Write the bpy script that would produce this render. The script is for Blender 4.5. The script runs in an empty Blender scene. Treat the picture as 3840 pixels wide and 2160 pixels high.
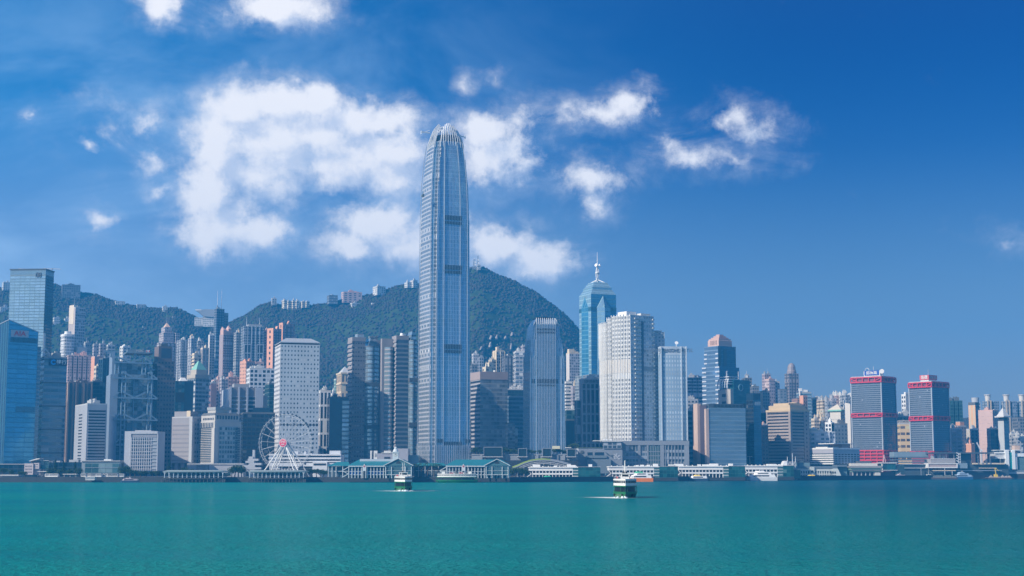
import bpy, math, random
from math import radians, sin, cos, tan, atan, atan2, pi, sqrt, floor
from mathutils import Vector, Matrix
import numpy as np
R = random.Random(11)
sc = bpy.context.scene
COL = sc.collection
# ------------------------------------------------------------------ camera
FPX = 5600.0                    # focal length in pixels of the 3840 wide photograph
TILT = atan(678 / FPX)          # the horizon lies 678 px under the picture's centre
CAMZ = 11.0
cd = bpy.data.cameras.new('camera'); cam = bpy.data.objects.new('camera', cd); COL.objects.link(cam)
cd.sensor_width = 36.0; cd.lens = 36.0 * FPX / 3840; cd.clip_start = 1.0; cd.clip_end = 30000
cam.location = (0, 0, CAMZ); cam.rotation_euler = (radians(90) + TILT, 0, 0)
sc.camera = cam
# ------------------------------------------------------------------ sun, sky, exposure
SUN_AZ = radians(238)           # compass angle from +Y (the view), clockwise: from the left, a little behind the camera
SUN_EL = radians(33)
sd = bpy.data.lights.new('sun', 'SUN'); sun = bpy.data.objects.new('sun', sd); COL.objects.link(sun)
sd.energy = 4.8; sd.angle = radians(0.5); sd.color = (1.0, 0.90, 0.76)
_s = Vector((sin(SUN_AZ) * cos(SUN_EL), cos(SUN_AZ) * cos(SUN_EL), sin(SUN_EL)))
sun.rotation_euler = _s.to_track_quat('Z', 'Y').to_euler()
sun.location = (-600, -300, 900)
sc.view_settings.view_transform = 'Standard'; sc.view_settings.look = 'None'
sc.view_settings.exposure = 0.5; sc.view_settings.gamma = 1.0
sc.cycles.use_denoising = True
sc.cycles.max_bounces = 6; sc.cycles.volume_bounces = 0; sc.cycles.caustics_reflective = False
sc.cycles.sample_clamp_indirect = 6.0

def N(nt, t, **k):
    n = nt.nodes.new(t)
    for a, b in k.items(): setattr(n, a, b)
    return n
def put(nt, sock, v):
    if isinstance(v, bpy.types.NodeSocket): nt.links.new(v, sock)
    elif isinstance(v, (tuple, list)) and sock.type == 'RGBA' and len(v) == 3: sock.default_value = (*v, 1)
    else: sock.default_value = v
def M(nt, op, a, b=None, c=None, clamp=False):
    n = N(nt, 'ShaderNodeMath', operation=op); n.use_clamp = clamp
    for i, v in enumerate((a, b, c)):
        if v is not None: put(nt, n.inputs[i], v)
    return n.outputs[0]
def VM(nt, op, a, b=None, out=0):
    n = N(nt, 'ShaderNodeVectorMath', operation=op)
    put(nt, n.inputs[0], a)
    if b is not None: put(nt, n.inputs[1], b)
    return n.outputs[out]
def MIX(nt, fac, a, b, blend='MIX'):
    n = N(nt, 'ShaderNodeMix', data_type='RGBA', blend_type=blend)
    put(nt, n.inputs['Factor'], fac); put(nt, n.inputs[6], a); put(nt, n.inputs[7], b)
    return n.outputs[2]
def NOISE(nt, vec, scale, detail=4, rough=.55, dist=0.0, dim='3D'):
    n = N(nt, 'ShaderNodeTexNoise', noise_dimensions=dim)
    if vec is not None: put(nt, n.inputs['Vector'], vec)
    n.inputs['Scale'].default_value = scale; n.inputs['Detail'].default_value = detail
    n.inputs['Roughness'].default_value = rough; n.inputs['Distortion'].default_value = dist
    return n.outputs[0]
def SMOOTH(nt, x, lo, hi, a=0.0, b=1.0):
    n = N(nt, 'ShaderNodeMapRange', interpolation_type='SMOOTHSTEP')
    put(nt, n.inputs[0], x); n.inputs[1].default_value = lo; n.inputs[2].default_value = hi
    n.inputs[3].default_value = a; n.inputs[4].default_value = b
    return n.outputs[0]

# sky: Nishita daylight, with cumulus placed by direction
KS = FPX / 1.4907 / 100         # cloud units: a hundredth of the width of the picture seen at 2576 px
def cloud_uv(x, y):             # picture point (2576 px wide) -> azimuth, elevation in cloud units
    px, py = x * 1.4907, y * 1.4907
    v = Vector(((px - 1920) / FPX, 1.0, (1080 - py) / FPX))
    w = Vector((v.x, v.y * cos(TILT) - v.z * sin(TILT), v.y * sin(TILT) + v.z * cos(TILT))).normalized()
    return atan2(w.x, w.y) * KS, math.asin(w.z) * KS
BLOBS = [(405,10,62,42,.8),(690,18,105,48,.95),(560,40,55,26,.35),(790,25,62,34,.55),
 (600,285,95,72,1),(700,262,110,62,1),(800,262,95,56,1),(880,300,105,66,1),(970,305,95,52,.9),(550,370,88,96,1),
 (690,350,150,92,1),(800,345,120,60,1),(700,400,110,70,.8),(840,410,125,76,1),(980,385,120,84,1),(980,455,110,52,.9),(525,490,80,95,1),(560,580,115,75,1),
 (650,590,85,58,.95),(600,520,75,70,.6),(700,470,110,60,.62),(640,430,110,60,.8),
 (1250,390,112,78,.9),(1215,335,85,52,.85),(1310,302,58,42,.45),(1240,440,62,34,.6),
 (1530,280,125,36,.7),(1585,258,62,44,.85),(1440,288,60,24,.5),
 (1480,455,92,48,.72),(1495,510,55,44,.55),
 (1840,300,62,42,.5),(1895,335,70,34,.42),(1740,395,100,34,.55),(1690,372,46,34,.42),(1840,402,90,24,.36),
 (950,560,120,66,.95),(880,620,85,46,.8),(1010,620,110,58,.95),(1120,580,85,66,.9),(1250,625,115,58,.95),(1350,665,115,50,.9),(1400,640,60,42,.7),
 (245,560,40,36,.62),(230,365,32,22,.42),(360,320,52,34,.46),(375,410,50,28,.46),(405,482,34,16,.42),(83,300,20,12,.4),
 (1172,215,20,20,.34),(1247,190,18,13,.34),(2525,615,34,22,.24),(745,195,26,16,.36),(290,330,70,40,.2)]
g = bpy.data.node_groups.new('cloud_density', 'ShaderNodeTree')
g.interface.new_socket('Vector', in_out='INPUT', socket_type='NodeSocketVector')
g.interface.new_socket('Density', in_out='OUTPUT', socket_type='NodeSocketFloat')
gi = N(g, 'NodeGroupInput'); go = N(g, 'NodeGroupOutput')
warp = N(g, 'ShaderNodeTexNoise', noise_dimensions='3D'); put(g, warp.inputs['Vector'], gi.outputs[0])
warp.inputs['Scale'].default_value = 1.6; warp.inputs['Detail'].default_value = 6
wv = VM(g, 'SUBTRACT', warp.outputs['Color'], (.5, .5, .5)); 
wsc = N(g, 'ShaderNodeVectorMath', operation='SCALE'); put(g, wsc.inputs[0], wv); wsc.inputs['Scale'].default_value = 0.8
pw = VM(g, 'ADD', gi.outputs[0], wsc.outputs[0])
acc = None
for (x, y, rx, ry, st) in BLOBS:
    u, v = cloud_uv(x, y)
    d = VM(g, 'SUBTRACT', pw, (u, v, 0)); d = VM(g, 'MULTIPLY', d, (100 / rx, 100 / ry, 0))
    l = VM(g, 'LENGTH', d, out=1)
    val = M(g, 'MULTIPLY_ADD', l, -st * .95, st * 1.22)
    acc = val if acc is None else M(g, 'SMOOTH_MAX', acc, val, .4)
acc = M(g, 'MAXIMUM', acc, -.6)
f1 = NOISE(g, gi.outputs[0], 1.1, 14, .70, .15)
f2 = M(g, 'MULTIPLY_ADD', f1, 1.85, -.97)
put(g, go.inputs[0], M(g, 'ADD', M(g, 'MULTIPLY_ADD', acc, 1.45, -.16), f2))
wd = bpy.data.worlds.new('World'); sc.world = wd; wd.use_nodes = True
nt = wd.node_tree; nt.nodes.clear()
tc = N(nt, 'ShaderNodeTexCoord'); nrm = VM(nt, 'NORMALIZE', tc.outputs['Generated'])
sp = N(nt, 'ShaderNodeSeparateXYZ'); put(nt, sp.inputs[0], nrm)
az = M(nt, 'ARCTAN2', sp.outputs[0], sp.outputs[1]); el = M(nt, 'ARCSINE', sp.outputs[2])
cb = N(nt, 'ShaderNodeCombineXYZ'); put(nt, cb.inputs[0], M(nt, 'MULTIPLY', az, KS)); put(nt, cb.inputs[1], M(nt, 'MULTIPLY', el, KS))
def dens(off):
    n = N(nt, 'ShaderNodeGroup'); n.node_tree = g
    put(nt, n.inputs[0], VM(nt, 'ADD', cb.outputs[0], off)); return n.outputs[0]
d0 = dens((0, 0, 0)); d1 = dens((-.4, .5, 0))
sky = N(nt, 'ShaderNodeTexSky', sky_type='NISHITA'); sky.sun_disc = False
sky.sun_elevation = SUN_EL; sky.sun_rotation = SUN_AZ; sky.altitude = 0; sky.air_density = 1.0; sky.dust_density = .6; sky.ozone_density = 2.5
# the polarised blue of the photograph: deepest high up and away from the sun, pale near the horizon
def RAMP(fac, stops):
    n = N(nt, 'ShaderNodeValToRGB'); put(nt, n.inputs[0], fac); e = n.color_ramp.elements; n.color_ramp.interpolation = 'B_SPLINE'
    for i, (p, c) in enumerate(stops):
        x = e[i] if i < 2 else e.new(p); x.position = p; x.color = (*c, 1)
    return n.outputs[0]
efac = M(nt, 'MULTIPLY', el, 1 / radians(60), clamp=True)
rl = RAMP(efac, [(5 / 60, (.80, .80, 1.05)), (9 / 60, (.60, .72, 1.08)), (13 / 60, (.12, .60, 1.05)), (20 / 60, (.0, .58, 1.05)), (38 / 60, (.30, .52, .95))])
rr_ = RAMP(efac, [(4 / 60, (.42, .40, .50)), (7.5 / 60, (.32, .38, .52)), (12 / 60, (.0, .17, .48)), (19 / 60, (.0, .07, .39)), (38 / 60, (.25, .45, .85))])
tint = MIX(nt, SMOOTH(nt, az, radians(-24), radians(14)), rl, rr_)
tint = MIX(nt, SMOOTH(nt, sp.outputs[1], -.1, .55), (.60, .78, 1.05), tint)  # sky behind the camera set brighter, to light the facades
tint = MIX(nt, 1.0, sky.outputs[0], tint, 'MULTIPLY')
alpha = SMOOTH(nt, d0, .0, .95, 0, .95)
hn = NOISE(nt, VM(nt, 'MULTIPLY', cb.outputs[0], (.35, .7, 0)), 1.0, 8, .65, .5)
halo = M(nt, 'MULTIPLY', SMOOTH(nt, d0, -.9, .6, 0, .5), SMOOTH(nt, hn, .35, .7))   # thin vapour round the clouds
alpha = M(nt, 'SUBTRACT', M(nt, 'ADD', alpha, halo), M(nt, 'MULTIPLY', alpha, halo))
up = SMOOTH(nt, sp.outputs[2], .005, .05)
alpha = M(nt, 'MULTIPLY', alpha, up)
front = SMOOTH(nt, sp.outputs[1], .5, .8); alpha = M(nt, 'MULTIPLY', alpha, front)
lit = M(nt, 'SUBTRACT', d0, d1); lit = SMOOTH(nt, lit, -.6, .5)
ccol = MIX(nt, lit, (5.1, 5.6, 6.8), (8.1, 7.9, 8.0))
# thin high veil over the left and middle, and scattered clouds in the rest of the sky (seen only in reflections)
vn = NOISE(nt, VM(nt, 'MULTIPLY', cb.outputs[0], (.16, .3, 0)), 1.0, 5, .6, .4)
vl = M(nt, 'MULTIPLY', SMOOTH(nt, vn, .38, .72), SMOOTH(nt, az, radians(9), radians(-9)))
vl = M(nt, 'MULTIPLY', vl, SMOOTH(nt, el, radians(22), radians(10)))
sky_c = MIX(nt, M(nt, 'MULTIPLY', vl, M(nt, 'MULTIPLY', front, .42)), tint, (4.4, 6.3, 8.6))
bn = NOISE(nt, VM(nt, 'MULTIPLY', nrm, (1, 1, 2.2)), 2.4, 7, .6); bk = M(nt, 'MULTIPLY', SMOOTH(nt, bn, .52, .66), M(nt, 'SUBTRACT', 1.0, front))
sky_c = MIX(nt, M(nt, 'MULTIPLY', bk, .85), sky_c, (8.2, 8.4, 8.8))
final = MIX(nt, alpha, sky_c, ccol)
bg = N(nt, 'ShaderNodeBackground'); bg.inputs[1].default_value = 0.1; put(nt, bg.inputs[0], final)
wo = N(nt, 'ShaderNodeOutputWorld'); nt.links.new(bg.outputs[0], wo.inputs[0])
wd.cycles.sampling_method = 'MANUAL'; wd.cycles.sample_map_resolution = 512

# ------------------------------------------------------------------ picture point <-> place
def tx(px): return (px - 1920) / FPX
def zat(py, Y): return CAMZ + Y * tan(TILT + atan((1080 - py) / FPX))
def dep(Y, z): return Y * cos(TILT) + (z - CAMZ) * sin(TILT)
def xat(px, Y, z): return tx(px) * dep(Y, z)
BASE = 4.0
SHORE = [(-400, 1232), (1900, 1236), (2250, 1290), (2800, 1400), (3100, 1470), (3500, 1555), (4300, 1680)]
def interp(tab, x):
    if x <= tab[0][0]: return tab[0][1]
    for (a, b), (c, d) in zip(tab, tab[1:]):
        if x <= c: return b + (d - b) * (x - a) / (c - a)
    return tab[-1][1]
def shore(px): return interp(SHORE, px)

# ------------------------------------------------------------------ materials
MATS = {}
def bsdf(nt, col, rough=.6, metal=0.0, spec=.5, normal=None):
    b = N(nt, 'ShaderNodeBsdfPrincipled')
    put(nt, b.inputs['Base Color'], col); put(nt, b.inputs['Roughness'], rough); put(nt, b.inputs['Metallic'], metal)
    b.inputs['Specular IOR Level'].default_value = spec
    if normal is not None: put(nt, b.inputs['Normal'], normal)
    return b
def newmat(key):
    m = bpy.data.materials.new(key); m.use_nodes = True; m.node_tree.nodes.clear()
    return m, m.node_tree
def outp(nt, sh, disp=None):
    o = N(nt, 'ShaderNodeOutputMaterial'); nt.links.new(sh, o.inputs[0])
def weather(nt, col, amt=.22, scale=.06):
    t = N(nt, 'ShaderNodeTexCoord'); v = VM(nt, 'MULTIPLY', t.outputs['Object'], (1, 1, .35))
    n = NOISE(nt, v, scale, 6, .65); n2 = NOISE(nt, t.outputs['Object'], .9, 3, .6)
    k = M(nt, 'MULTIPLY_ADD', n, amt * 2, 1 - amt); k = M(nt, 'MULTIPLY', k, M(nt, 'MULTIPLY_ADD', n2, amt, 1 - amt * .5))
    c = N(nt, 'ShaderNodeCombineColor'); [put(nt, c.inputs[i], k) for i in range(3)]
    return MIX(nt, 1.0, col, c.outputs[0], 'MULTIPLY')
def plain(key, col, rough=.6, metal=0.0, amt=.2, spec=.5):
    if key in MATS: return MATS[key]
    m, nt = newmat(key)
    b = bsdf(nt, weather(nt, col, amt), rough, metal, spec); outp(nt, b.outputs[0]); MATS[key] = m
    return m
def fac(key, wall, glass, ww=.6, wh=.5, var=.35, metal=.25, rough=.1, rnd=False, blind=.12, wrough=.7, wmetal=0.0, tilt=.02, offv=0.0, aspect=1.0):
    """a facade: windows laid out in the unit cells of the UV map (one cell is one bay of one storey)"""
    if key in MATS: return MATS[key]
    m, nt = newmat(key)
    uv = N(nt, 'ShaderNodeUVMap'); s = N(nt, 'ShaderNodeSeparateXYZ'); put(nt, s.inputs[0], uv.outputs[0])
    u, v = s.outputs[0], s.outputs[1]
    du = M(nt, 'ABSOLUTE', M(nt, 'SUBTRACT', M(nt, 'FRACT', u), .5))
    dv = M(nt, 'ABSOLUTE', M(nt, 'SUBTRACT', M(nt, 'FRACT', v), .5 + offv))
    if rnd:
        q = M(nt, 'SQRT', M(nt, 'ADD', M(nt, 'POWER', M(nt, 'MULTIPLY', du, aspect), 2), M(nt, 'POWER', dv, 2)))
        mask = M(nt, 'LESS_THAN', q, ww / 2)
    else:
        mask = M(nt, 'MULTIPLY', M(nt, 'LESS_THAN', du, ww / 2), M(nt, 'LESS_THAN', dv, wh / 2))
    oi = N(nt, 'ShaderNodeObjectInfo')
    cid = N(nt, 'ShaderNodeCombineXYZ'); put(nt, cid.inputs[0], M(nt, 'FLOOR', u)); put(nt, cid.inputs[1], M(nt, 'FLOOR', v))
    put(nt, cid.inputs[2], M(nt, 'MULTIPLY', oi.outputs['Random'], 97.0))
    wn = N(nt, 'ShaderNodeTexWhiteNoise', noise_dimensions='3D'); put(nt, wn.inputs[0], cid.outputs[0])
    k = M(nt, 'MULTIPLY_ADD', wn.outputs[0], 2 * var, 1 - var)
    c = N(nt, 'ShaderNodeCombineColor'); [put(nt, c.inputs[i], k) for i in range(3)]
    gc = MIX(nt, 1.0, glass, c.outputs[0], 'MULTIPLY')
    sc2 = N(nt, 'ShaderNodeSeparateColor'); put(nt, sc2.inputs[0], wn.outputs[1])
    isb = M(nt, 'GREATER_THAN', sc2.outputs[1], 1 - blind)
    gc = MIX(nt, isb, gc, tuple(min(.6, x * 1.1 + .06) for x in wall))
    geo = N(nt, 'ShaderNodeNewGeometry')
    off = VM(nt, 'SUBTRACT', wn.outputs[1], (.5, .5, .5)); sl = N(nt, 'ShaderNodeVectorMath', operation='SCALE'); put(nt, sl.inputs[0], off); sl.inputs['Scale'].default_value = tilt * 2
    tcw = N(nt, 'ShaderNodeTexCoord'); wv = N(nt, 'ShaderNodeTexNoise'); put(nt, wv.inputs['Vector'], tcw.outputs['Object']); wv.inputs['Scale'].default_value = .05   # slightly bowed panes bend the reflections
    wo_ = VM(nt, 'MULTIPLY', VM(nt, 'SUBTRACT', wv.outputs['Color'], (.5, .5, .5)), (.16, .16, .16))
    nn = VM(nt, 'NORMALIZE', VM(nt, 'ADD', VM(nt, 'ADD', geo.outputs['Normal'], sl.outputs[0]), wo_))
    gl = bsdf(nt, gc, rough, M(nt, 'MULTIPLY', M(nt, 'SUBTRACT', 1.0, isb), metal), .6, nn)
    wl = bsdf(nt, weather(nt, wall), wrough, wmetal, .3)
    mx = N(nt, 'ShaderNodeMixShader'); put(nt, mx.inputs[0], mask)
    nt.links.new(wl.outputs[0], mx.inputs[1]); nt.links.new(gl.outputs[0], mx.inputs[2])
    outp(nt, mx.outputs[0]); MATS[key] = m
    return m
# plain stuff of things
WHITE = plain('white_paint', (.74, .74, .72), .5, amt=.12)
OFFW = plain('off_white_concrete', (.55, .55, .53), .7)
GREY = plain('grey_concrete', (.32, .33, .34), .75)
LGREY = plain('light_concrete', (.44, .45, .46), .7)
DGREY = plain('dark_roof', (.10, .11, .12), .8)
STEEL = plain('steel', (.45, .47, .5), .35, .6, amt=.1)
WSTEEL = plain('white_steel', (.7, .71, .72), .4, .1, amt=.1)
NAVY = plain('navy_glass', (.012, .03, .055), .08, .2, amt=.15, spec=.7)
TEALG = plain('teal_glass', (.012, .075, .075), .12, .15, amt=.4, spec=.7)
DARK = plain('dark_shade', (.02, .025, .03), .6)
PILE = plain('tarred_pile', (.03, .035, .035), .85)
RED = plain('red_paint', (.56, .03, .055), .45, amt=.12)
DRED = plain('dark_red_panel', (.22, .06, .09), .4, amt=.2)
PINK = plain('pink_render', (.56, .36, .31), .75)
SALMON = plain('salmon_render', (.66, .33, .22), .75)
CREAM = plain('cream_render', (.64, .53, .38), .75)
TAN = plain('tan_stone', (.50, .37, .29), .7)
BROWN = plain('brown_granite', (.17, .13, .125), .6)
TEALR = plain('teal_roof_tile', (.02, .17, .20), .5, amt=.25)
GREENC = plain('copper_green', (.20, .45, .36), .6, amt=.25)
LAWN = plain('roof_lawn', (.19, .27, .03), .9, amt=.35)
YEL = plain('yellow_paint', (.75, .52, .05), .45)
ORANGE = plain('orange_paint', (.85, .22, .02), .4)
FGREEN = plain('ferry_green', (.01, .13, .035), .35, amt=.2)
BGREEN = plain('bright_green', (.02, .36, .18), .4)
BLUEP = plain('blue_paint', (.02, .10, .42), .4)
SBLUE = plain('sign_blue', (.005, .20, .62), .4)
BLACK = plain('black_paint', (.012, .012, .014), .5)

# ------------------------------------------------------------------ mesh builder
class MB:
    def __init__(s): s.v = []; s.f = []; s.m = []; s.uv = []
    def poly(s, pts, m=0, uv=None):
        i = len(s.v); s.v += [tuple(p) for p in pts]; s.f.append(tuple(range(i, i + len(pts)))); s.m.append(m)
        s.uv.append(uv or [(p[0] * .3, p[1] * .3) for p in pts])
    def wall(s, p, q, z0, z1, m=0, bay=3.2, flr=3.6, z0b=None, z1b=None):
        L = sqrt((p[0] - q[0]) ** 2 + (p[1] - q[1]) ** 2)
        n = max(1, round(L / bay)); k = max(1, round((z1 - z0) / flr))
        s.poly([(p[0], p[1], z0), (q[0], q[1], z0b if z0b is not None else z0), (q[0], q[1], z1b if z1b is not None else z1), (p[0], p[1], z1)], m,
               [(0, 0), (n, 0), (n, k if z1b is None else k * (z1b - z0) / (z1 - z0)), (0, k)])
    def prism(s, poly, z0, z1, m=0, mt=None, bay=3.2, flr=3.6, top=True, bot=False, ms=None):
        n = len(poly)
        for i in range(n):
            s.wall(poly[i], poly[(i + 1) % n], z0, z1, (ms[i] if ms else m), bay, flr)
        if top: s.poly([(x, y, z1) for x, y in poly], m if mt is None else mt)
        if bot: s.poly([(x, y, z0) for x, y in reversed(poly)], m if mt is None else mt)
    def box(s, x0, x1, y0, y1, z0, z1, m=0, bay=3.2, flr=3.6, bot=True, mt=None):
        s.prism([(x0, y0), (x1, y0), (x1, y1), (x0, y1)], z0, z1, m, mt, bay, flr, True, bot)
    def frustum(s, p0, z0, p1, z1, m=0, top=True, bay=3.2, flr=3.6):
        n = len(p0)
        for i in range(n):
            j = (i + 1) % n
            L = sqrt((p0[i][0] - p0[j][0]) ** 2 + (p0[i][1] - p0[j][1]) ** 2); nb = max(1, round(L / bay)); k = max(1, round((z1 - z0) / flr))
            s.poly([(*p0[i], z0), (*p0[j], z0), (*p1[j], z1), (*p1[i], z1)], m, [(0, 0), (nb, 0), (nb, k), (0, k)])
        if top: s.poly([(x, y, z1) for x, y in p1], m)
    def cone(s, p0, z0, apex, m=0):
        n = len(p0)
        for i in range(n):
            j = (i + 1) % n; s.poly([(*p0[i], z0), (*p0[j], z0), apex], m)
    def tube(s, p, q, r0, r1=None, n=6, m=0):
        p, q = Vector(p), Vector(q); d = (q - p)
        if d.length < 1e-6: return
        d.normalize(); a = d.orthogonal().normalized(); b = d.cross(a); r1 = r0 if r1 is None else r1
        A = [p + (a * cos(2 * pi * i / n) + b * sin(2 * pi * i / n)) * r0 for i in range(n)]
        B = [q + (a * cos(2 * pi * i / n) + b * sin(2 * pi * i / n)) * r1 for i in range(n)]
        for i in range(n):
            j = (i + 1) % n; s.poly([A[i], A[j], B[j], B[i]], m)
        s.poly(A[::-1], m); s.poly(B, m)
    def bar(s, p, q, w, h=None, m=0, up=(0, 0, 1)):
        p, q = Vector(p), Vector(q); d = (q - p); h = h or w
        if d.length < 1e-6: return
        d.normalize(); up = Vector(up)
        if abs(d.dot(up)) > .98: up = Vector((0, 1, 0))
        a = d.cross(up).normalized(); b = a.cross(d)
        A = [p + a * x * w / 2 + b * y * h / 2 for x, y in ((-1, -1), (1, -1), (1, 1), (-1, 1))]
        B = [v + (q - p) for v in A]
        for i in range(4):
            j = (i + 1) % 4; s.poly([A[i], A[j], B[j], B[i]], m)
        s.poly(A[::-1], m); s.poly(B, m)
    def lathe(s, prof, n=12, m=0, c=(0, 0)):
        rings = [[(c[0] + r * cos(2 * pi * i / n), c[1] + r * sin(2 * pi * i / n), z) for i in range(n)] for r, z in prof]
        for A, B in zip(rings, rings[1:]):
            for i in range(n):
                j = (i + 1) % n; s.poly([A[i], A[j], B[j], B[i]], m)
        s.poly(rings[0][::-1], m); s.poly(rings[-1], m)
    def loft(s, rings, m=0, ms=None, cap=True, nb=None, vs=None):
        """rings: lists of 3-D points; ms: material per side; nb: bays per side; vs: v coordinate per ring"""
        n = len(rings[0])
        for k, (A, B) in enumerate(zip(rings, rings[1:])):
            for i in range(n):
                j = (i + 1) % n; b = nb[i] if nb else 1; v0, v1 = (vs[k], vs[k + 1]) if vs else (0, 1)
                s.poly([A[i], A[j], B[j], B[i]], ms[i] if ms else m, [(0, v0), (b, v0), (b, v1), (0, v1)])
        if cap: s.poly(rings[-1], m)
    def build(s, name, mats, parent=None, loc=(0, 0, 0), rz=0, smooth=False):
        me = bpy.data.meshes.new(name); me.from_pydata(s.v, [], s.f)
        for mm in (mats if isinstance(mats, (list, tuple)) else [mats]): me.materials.append(mm)
        me.polygons.foreach_set('material_index', s.m)
        ul = me.uv_layers.new(name='UVMap'); ul.data.foreach_set('uv', [c for f in s.uv for p in f for c in p])
        if smooth: me.polygons.foreach_set('use_smooth', [True] * len(s.f))
        me.update()
        o = bpy.data.objects.new(name, me); COL.objects.link(o); o.location = loc; o.rotation_euler = (0, 0, rz)
        if parent is not None: o.parent = parent
        return o
def thing(name, label, cat, loc=(0, 0, 0), rz=0, group=None):
    o = bpy.data.objects.new(name, None); COL.objects.link(o); o.empty_display_size = 5
    o.location = loc; o.rotation_euler = (0, 0, rz); o['label'] = label; o['category'] = cat
    if group: o['group'] = group
    return o
def tag(o, label, cat, group=None):
    o['label'] = label; o['category'] = cat
    if group: o['group'] = group
    return o
def text_mesh(s, size, name, mat, parent, loc, rot=(pi / 2, 0, 0), ext=.15, sx=1.0, align='CENTER'):
    cu = bpy.data.curves.new(name, 'FONT'); cu.body = s; cu.size = size; cu.extrude = ext; cu.align_x = align; cu.align_y = 'CENTER'; cu.offset = size * .012
    t = bpy.data.objects.new(name + '_tmp', cu); COL.objects.link(t)
    bpy.context.view_layer.update()
    dg = bpy.context.evaluated_depsgraph_get()
    me = bpy.data.meshes.new_from_object(t.evaluated_get(dg)); bpy.data.objects.remove(t); bpy.data.curves.remove(cu)
    me.materials.clear(); me.materials.append(mat); me.name = name
    o = bpy.data.objects.new(name, me); COL.objects.link(o); o.parent = parent; o.location = loc; o.rotation_euler = rot; o.scale = (sx, 1, 1)
    return o

# ------------------------------------------------------------------ placing of towers
class Site: pass
def site(xl, xc, xr, yt, Y, phi, a=None, b=None, base=BASE):
    """corner nearest the camera seen at xc (depth Y), left flank reaching xl, right flank reaching xr; phi turns the plan"""
    p = radians(phi) - atan(tx(xc))   # phi is measured from the line of sight
    zt = zat(yt, Y); d = dep(Y, zt); K = (zt - CAMZ) * sin(TILT)
    Cx = tx(xc) * d; c, s_ = cos(p), sin(p)
    if b is None:
        t = tx(xr); b = (t * d - Cx) / (c - t * s_ * cos(TILT))
    if a is None:
        t = tx(xl); a = (t * d - Cx) / (-s_ - t * c * cos(TILT))
    S = Site(); S.a, S.b, S.phi, S.H, S.Y, S.base = abs(a), abs(b), p, zt - base, Y, base
    S.a = max(S.a, 8); S.b = max(S.b, 6)
    S.loc = (Cx + S.b / 2 * c - S.a / 2 * s_, Y + S.b / 2 * s_ + S.a / 2 * c, base)
    S.z = lambda py: zat(py, Y) - base
    # local x on the front (right) flank for a picture column seen at height z
    def lx(px, z=S.H):
        dd = dep(Y, z + base); t = tx(px); c0 = tx(xc) * d
        return (t * dd - c0) / (c - t * s_ * cos(TILT)) - S.b / 2
    S.lx = lx
    def ly(px, z=S.H):
        dd = dep(Y, z + base); t = tx(px); c0 = tx(xc) * d
        return (t * dd - c0) / (-s_ - t * c * cos(TILT)) - S.a / 2
    S.ly = ly
    return S
def rect(b, a, i=0.0): return [(-b / 2 + i, -a / 2 + i), (b / 2 - i, -a / 2 + i), (b / 2 - i, a / 2 - i), (-b / 2 + i, a / 2 - i)]
def notched(b, a, nb, na, d):
    """rectangle with nb / na light wells cut d deep into its long / short sides"""
    P = []
    cs = rect(b, a)
    for k in range(4):
        p, q = Vector(cs[k]), Vector(cs[(k + 1) % 4]); n = (nb, na)[k % 2]; L = (q - p).length; e = (q - p).normalized(); inn = Vector((-e.y, e.x))
        P.append(tuple(p))
        for i in range(n):
            m = (i + 1) / (n + 1) * L; w = L / (n + 1) * .32
            for t, dd in ((m - w / 2, 0), (m - w / 2, d), (m + w / 2, d), (m + w / 2, 0)):
                P.append(tuple(p + e * t + inn * dd))
    return P
def roof_on(root, b, a, z, m, par=1.4, clutter=2, seed=0, poly=None, plant=None):
    rr = random.Random(seed); mb = MB()
    if poly: mb.poly([(x, y, z - .05) for x, y in poly])
    else: mb.poly([(x, y, z - .05) for x, y in rect(b, a)])
    t = .5
    for (x0, x1, y0, y1) in ((-b / 2, b / 2, -a / 2, -a / 2 + t), (-b / 2, b / 2, a / 2 - t, a / 2), (-b / 2, -b / 2 + t, -a / 2 + t, a / 2 - t), (b / 2 - t, b / 2, -a / 2 + t, a / 2 - t)):
        if par and not poly: mb.box(x0, x1, y0, y1, z + .003, z + par)
    mb.build('roof', m, root)
    for k in range(clutter):
        w, l, h = rr.uniform(.16, .36) * b, rr.uniform(.2, .45) * a, rr.uniform(2.2, 5.5)
        x, y = rr.uniform(-.28, .28) * b, rr.uniform(-.2, .2) * a
        q = MB(); q.box(x - w / 2, x + w / 2, y - l / 2, y + l / 2, z + .01 * k, z + h)
        q.box(x - w * .2, x + w * .12, y - l * .2, y + l * .25, z + h + .003, z + h + rr.uniform(.8, 2))
        q.build('plant_room', plant or m, root)
    for k in range(2 if clutter else 0):
        x, y = rr.uniform(-.38, .38) * b, rr.uniform(-.4, .2) * a; q = MB(); q.tube((x, y, z), (x, y, z + rr.uniform(1.8, 3.4)), 1.1, 1.1, 8); q.build('water_tank', rr.choice([OFFW, LGREY, STEEL]), root)
    if clutter > 1: x = rr.uniform(-.3, .3) * b; q = MB(); q.tube((x, 0, z), (x, 0, z + rr.uniform(5, 9)), .18, .1, 5); q.bar((x - .8, 0, z + 4), (x + .8, 0, z + 4), .15); q.build('aerial', STEEL, root)
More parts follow.
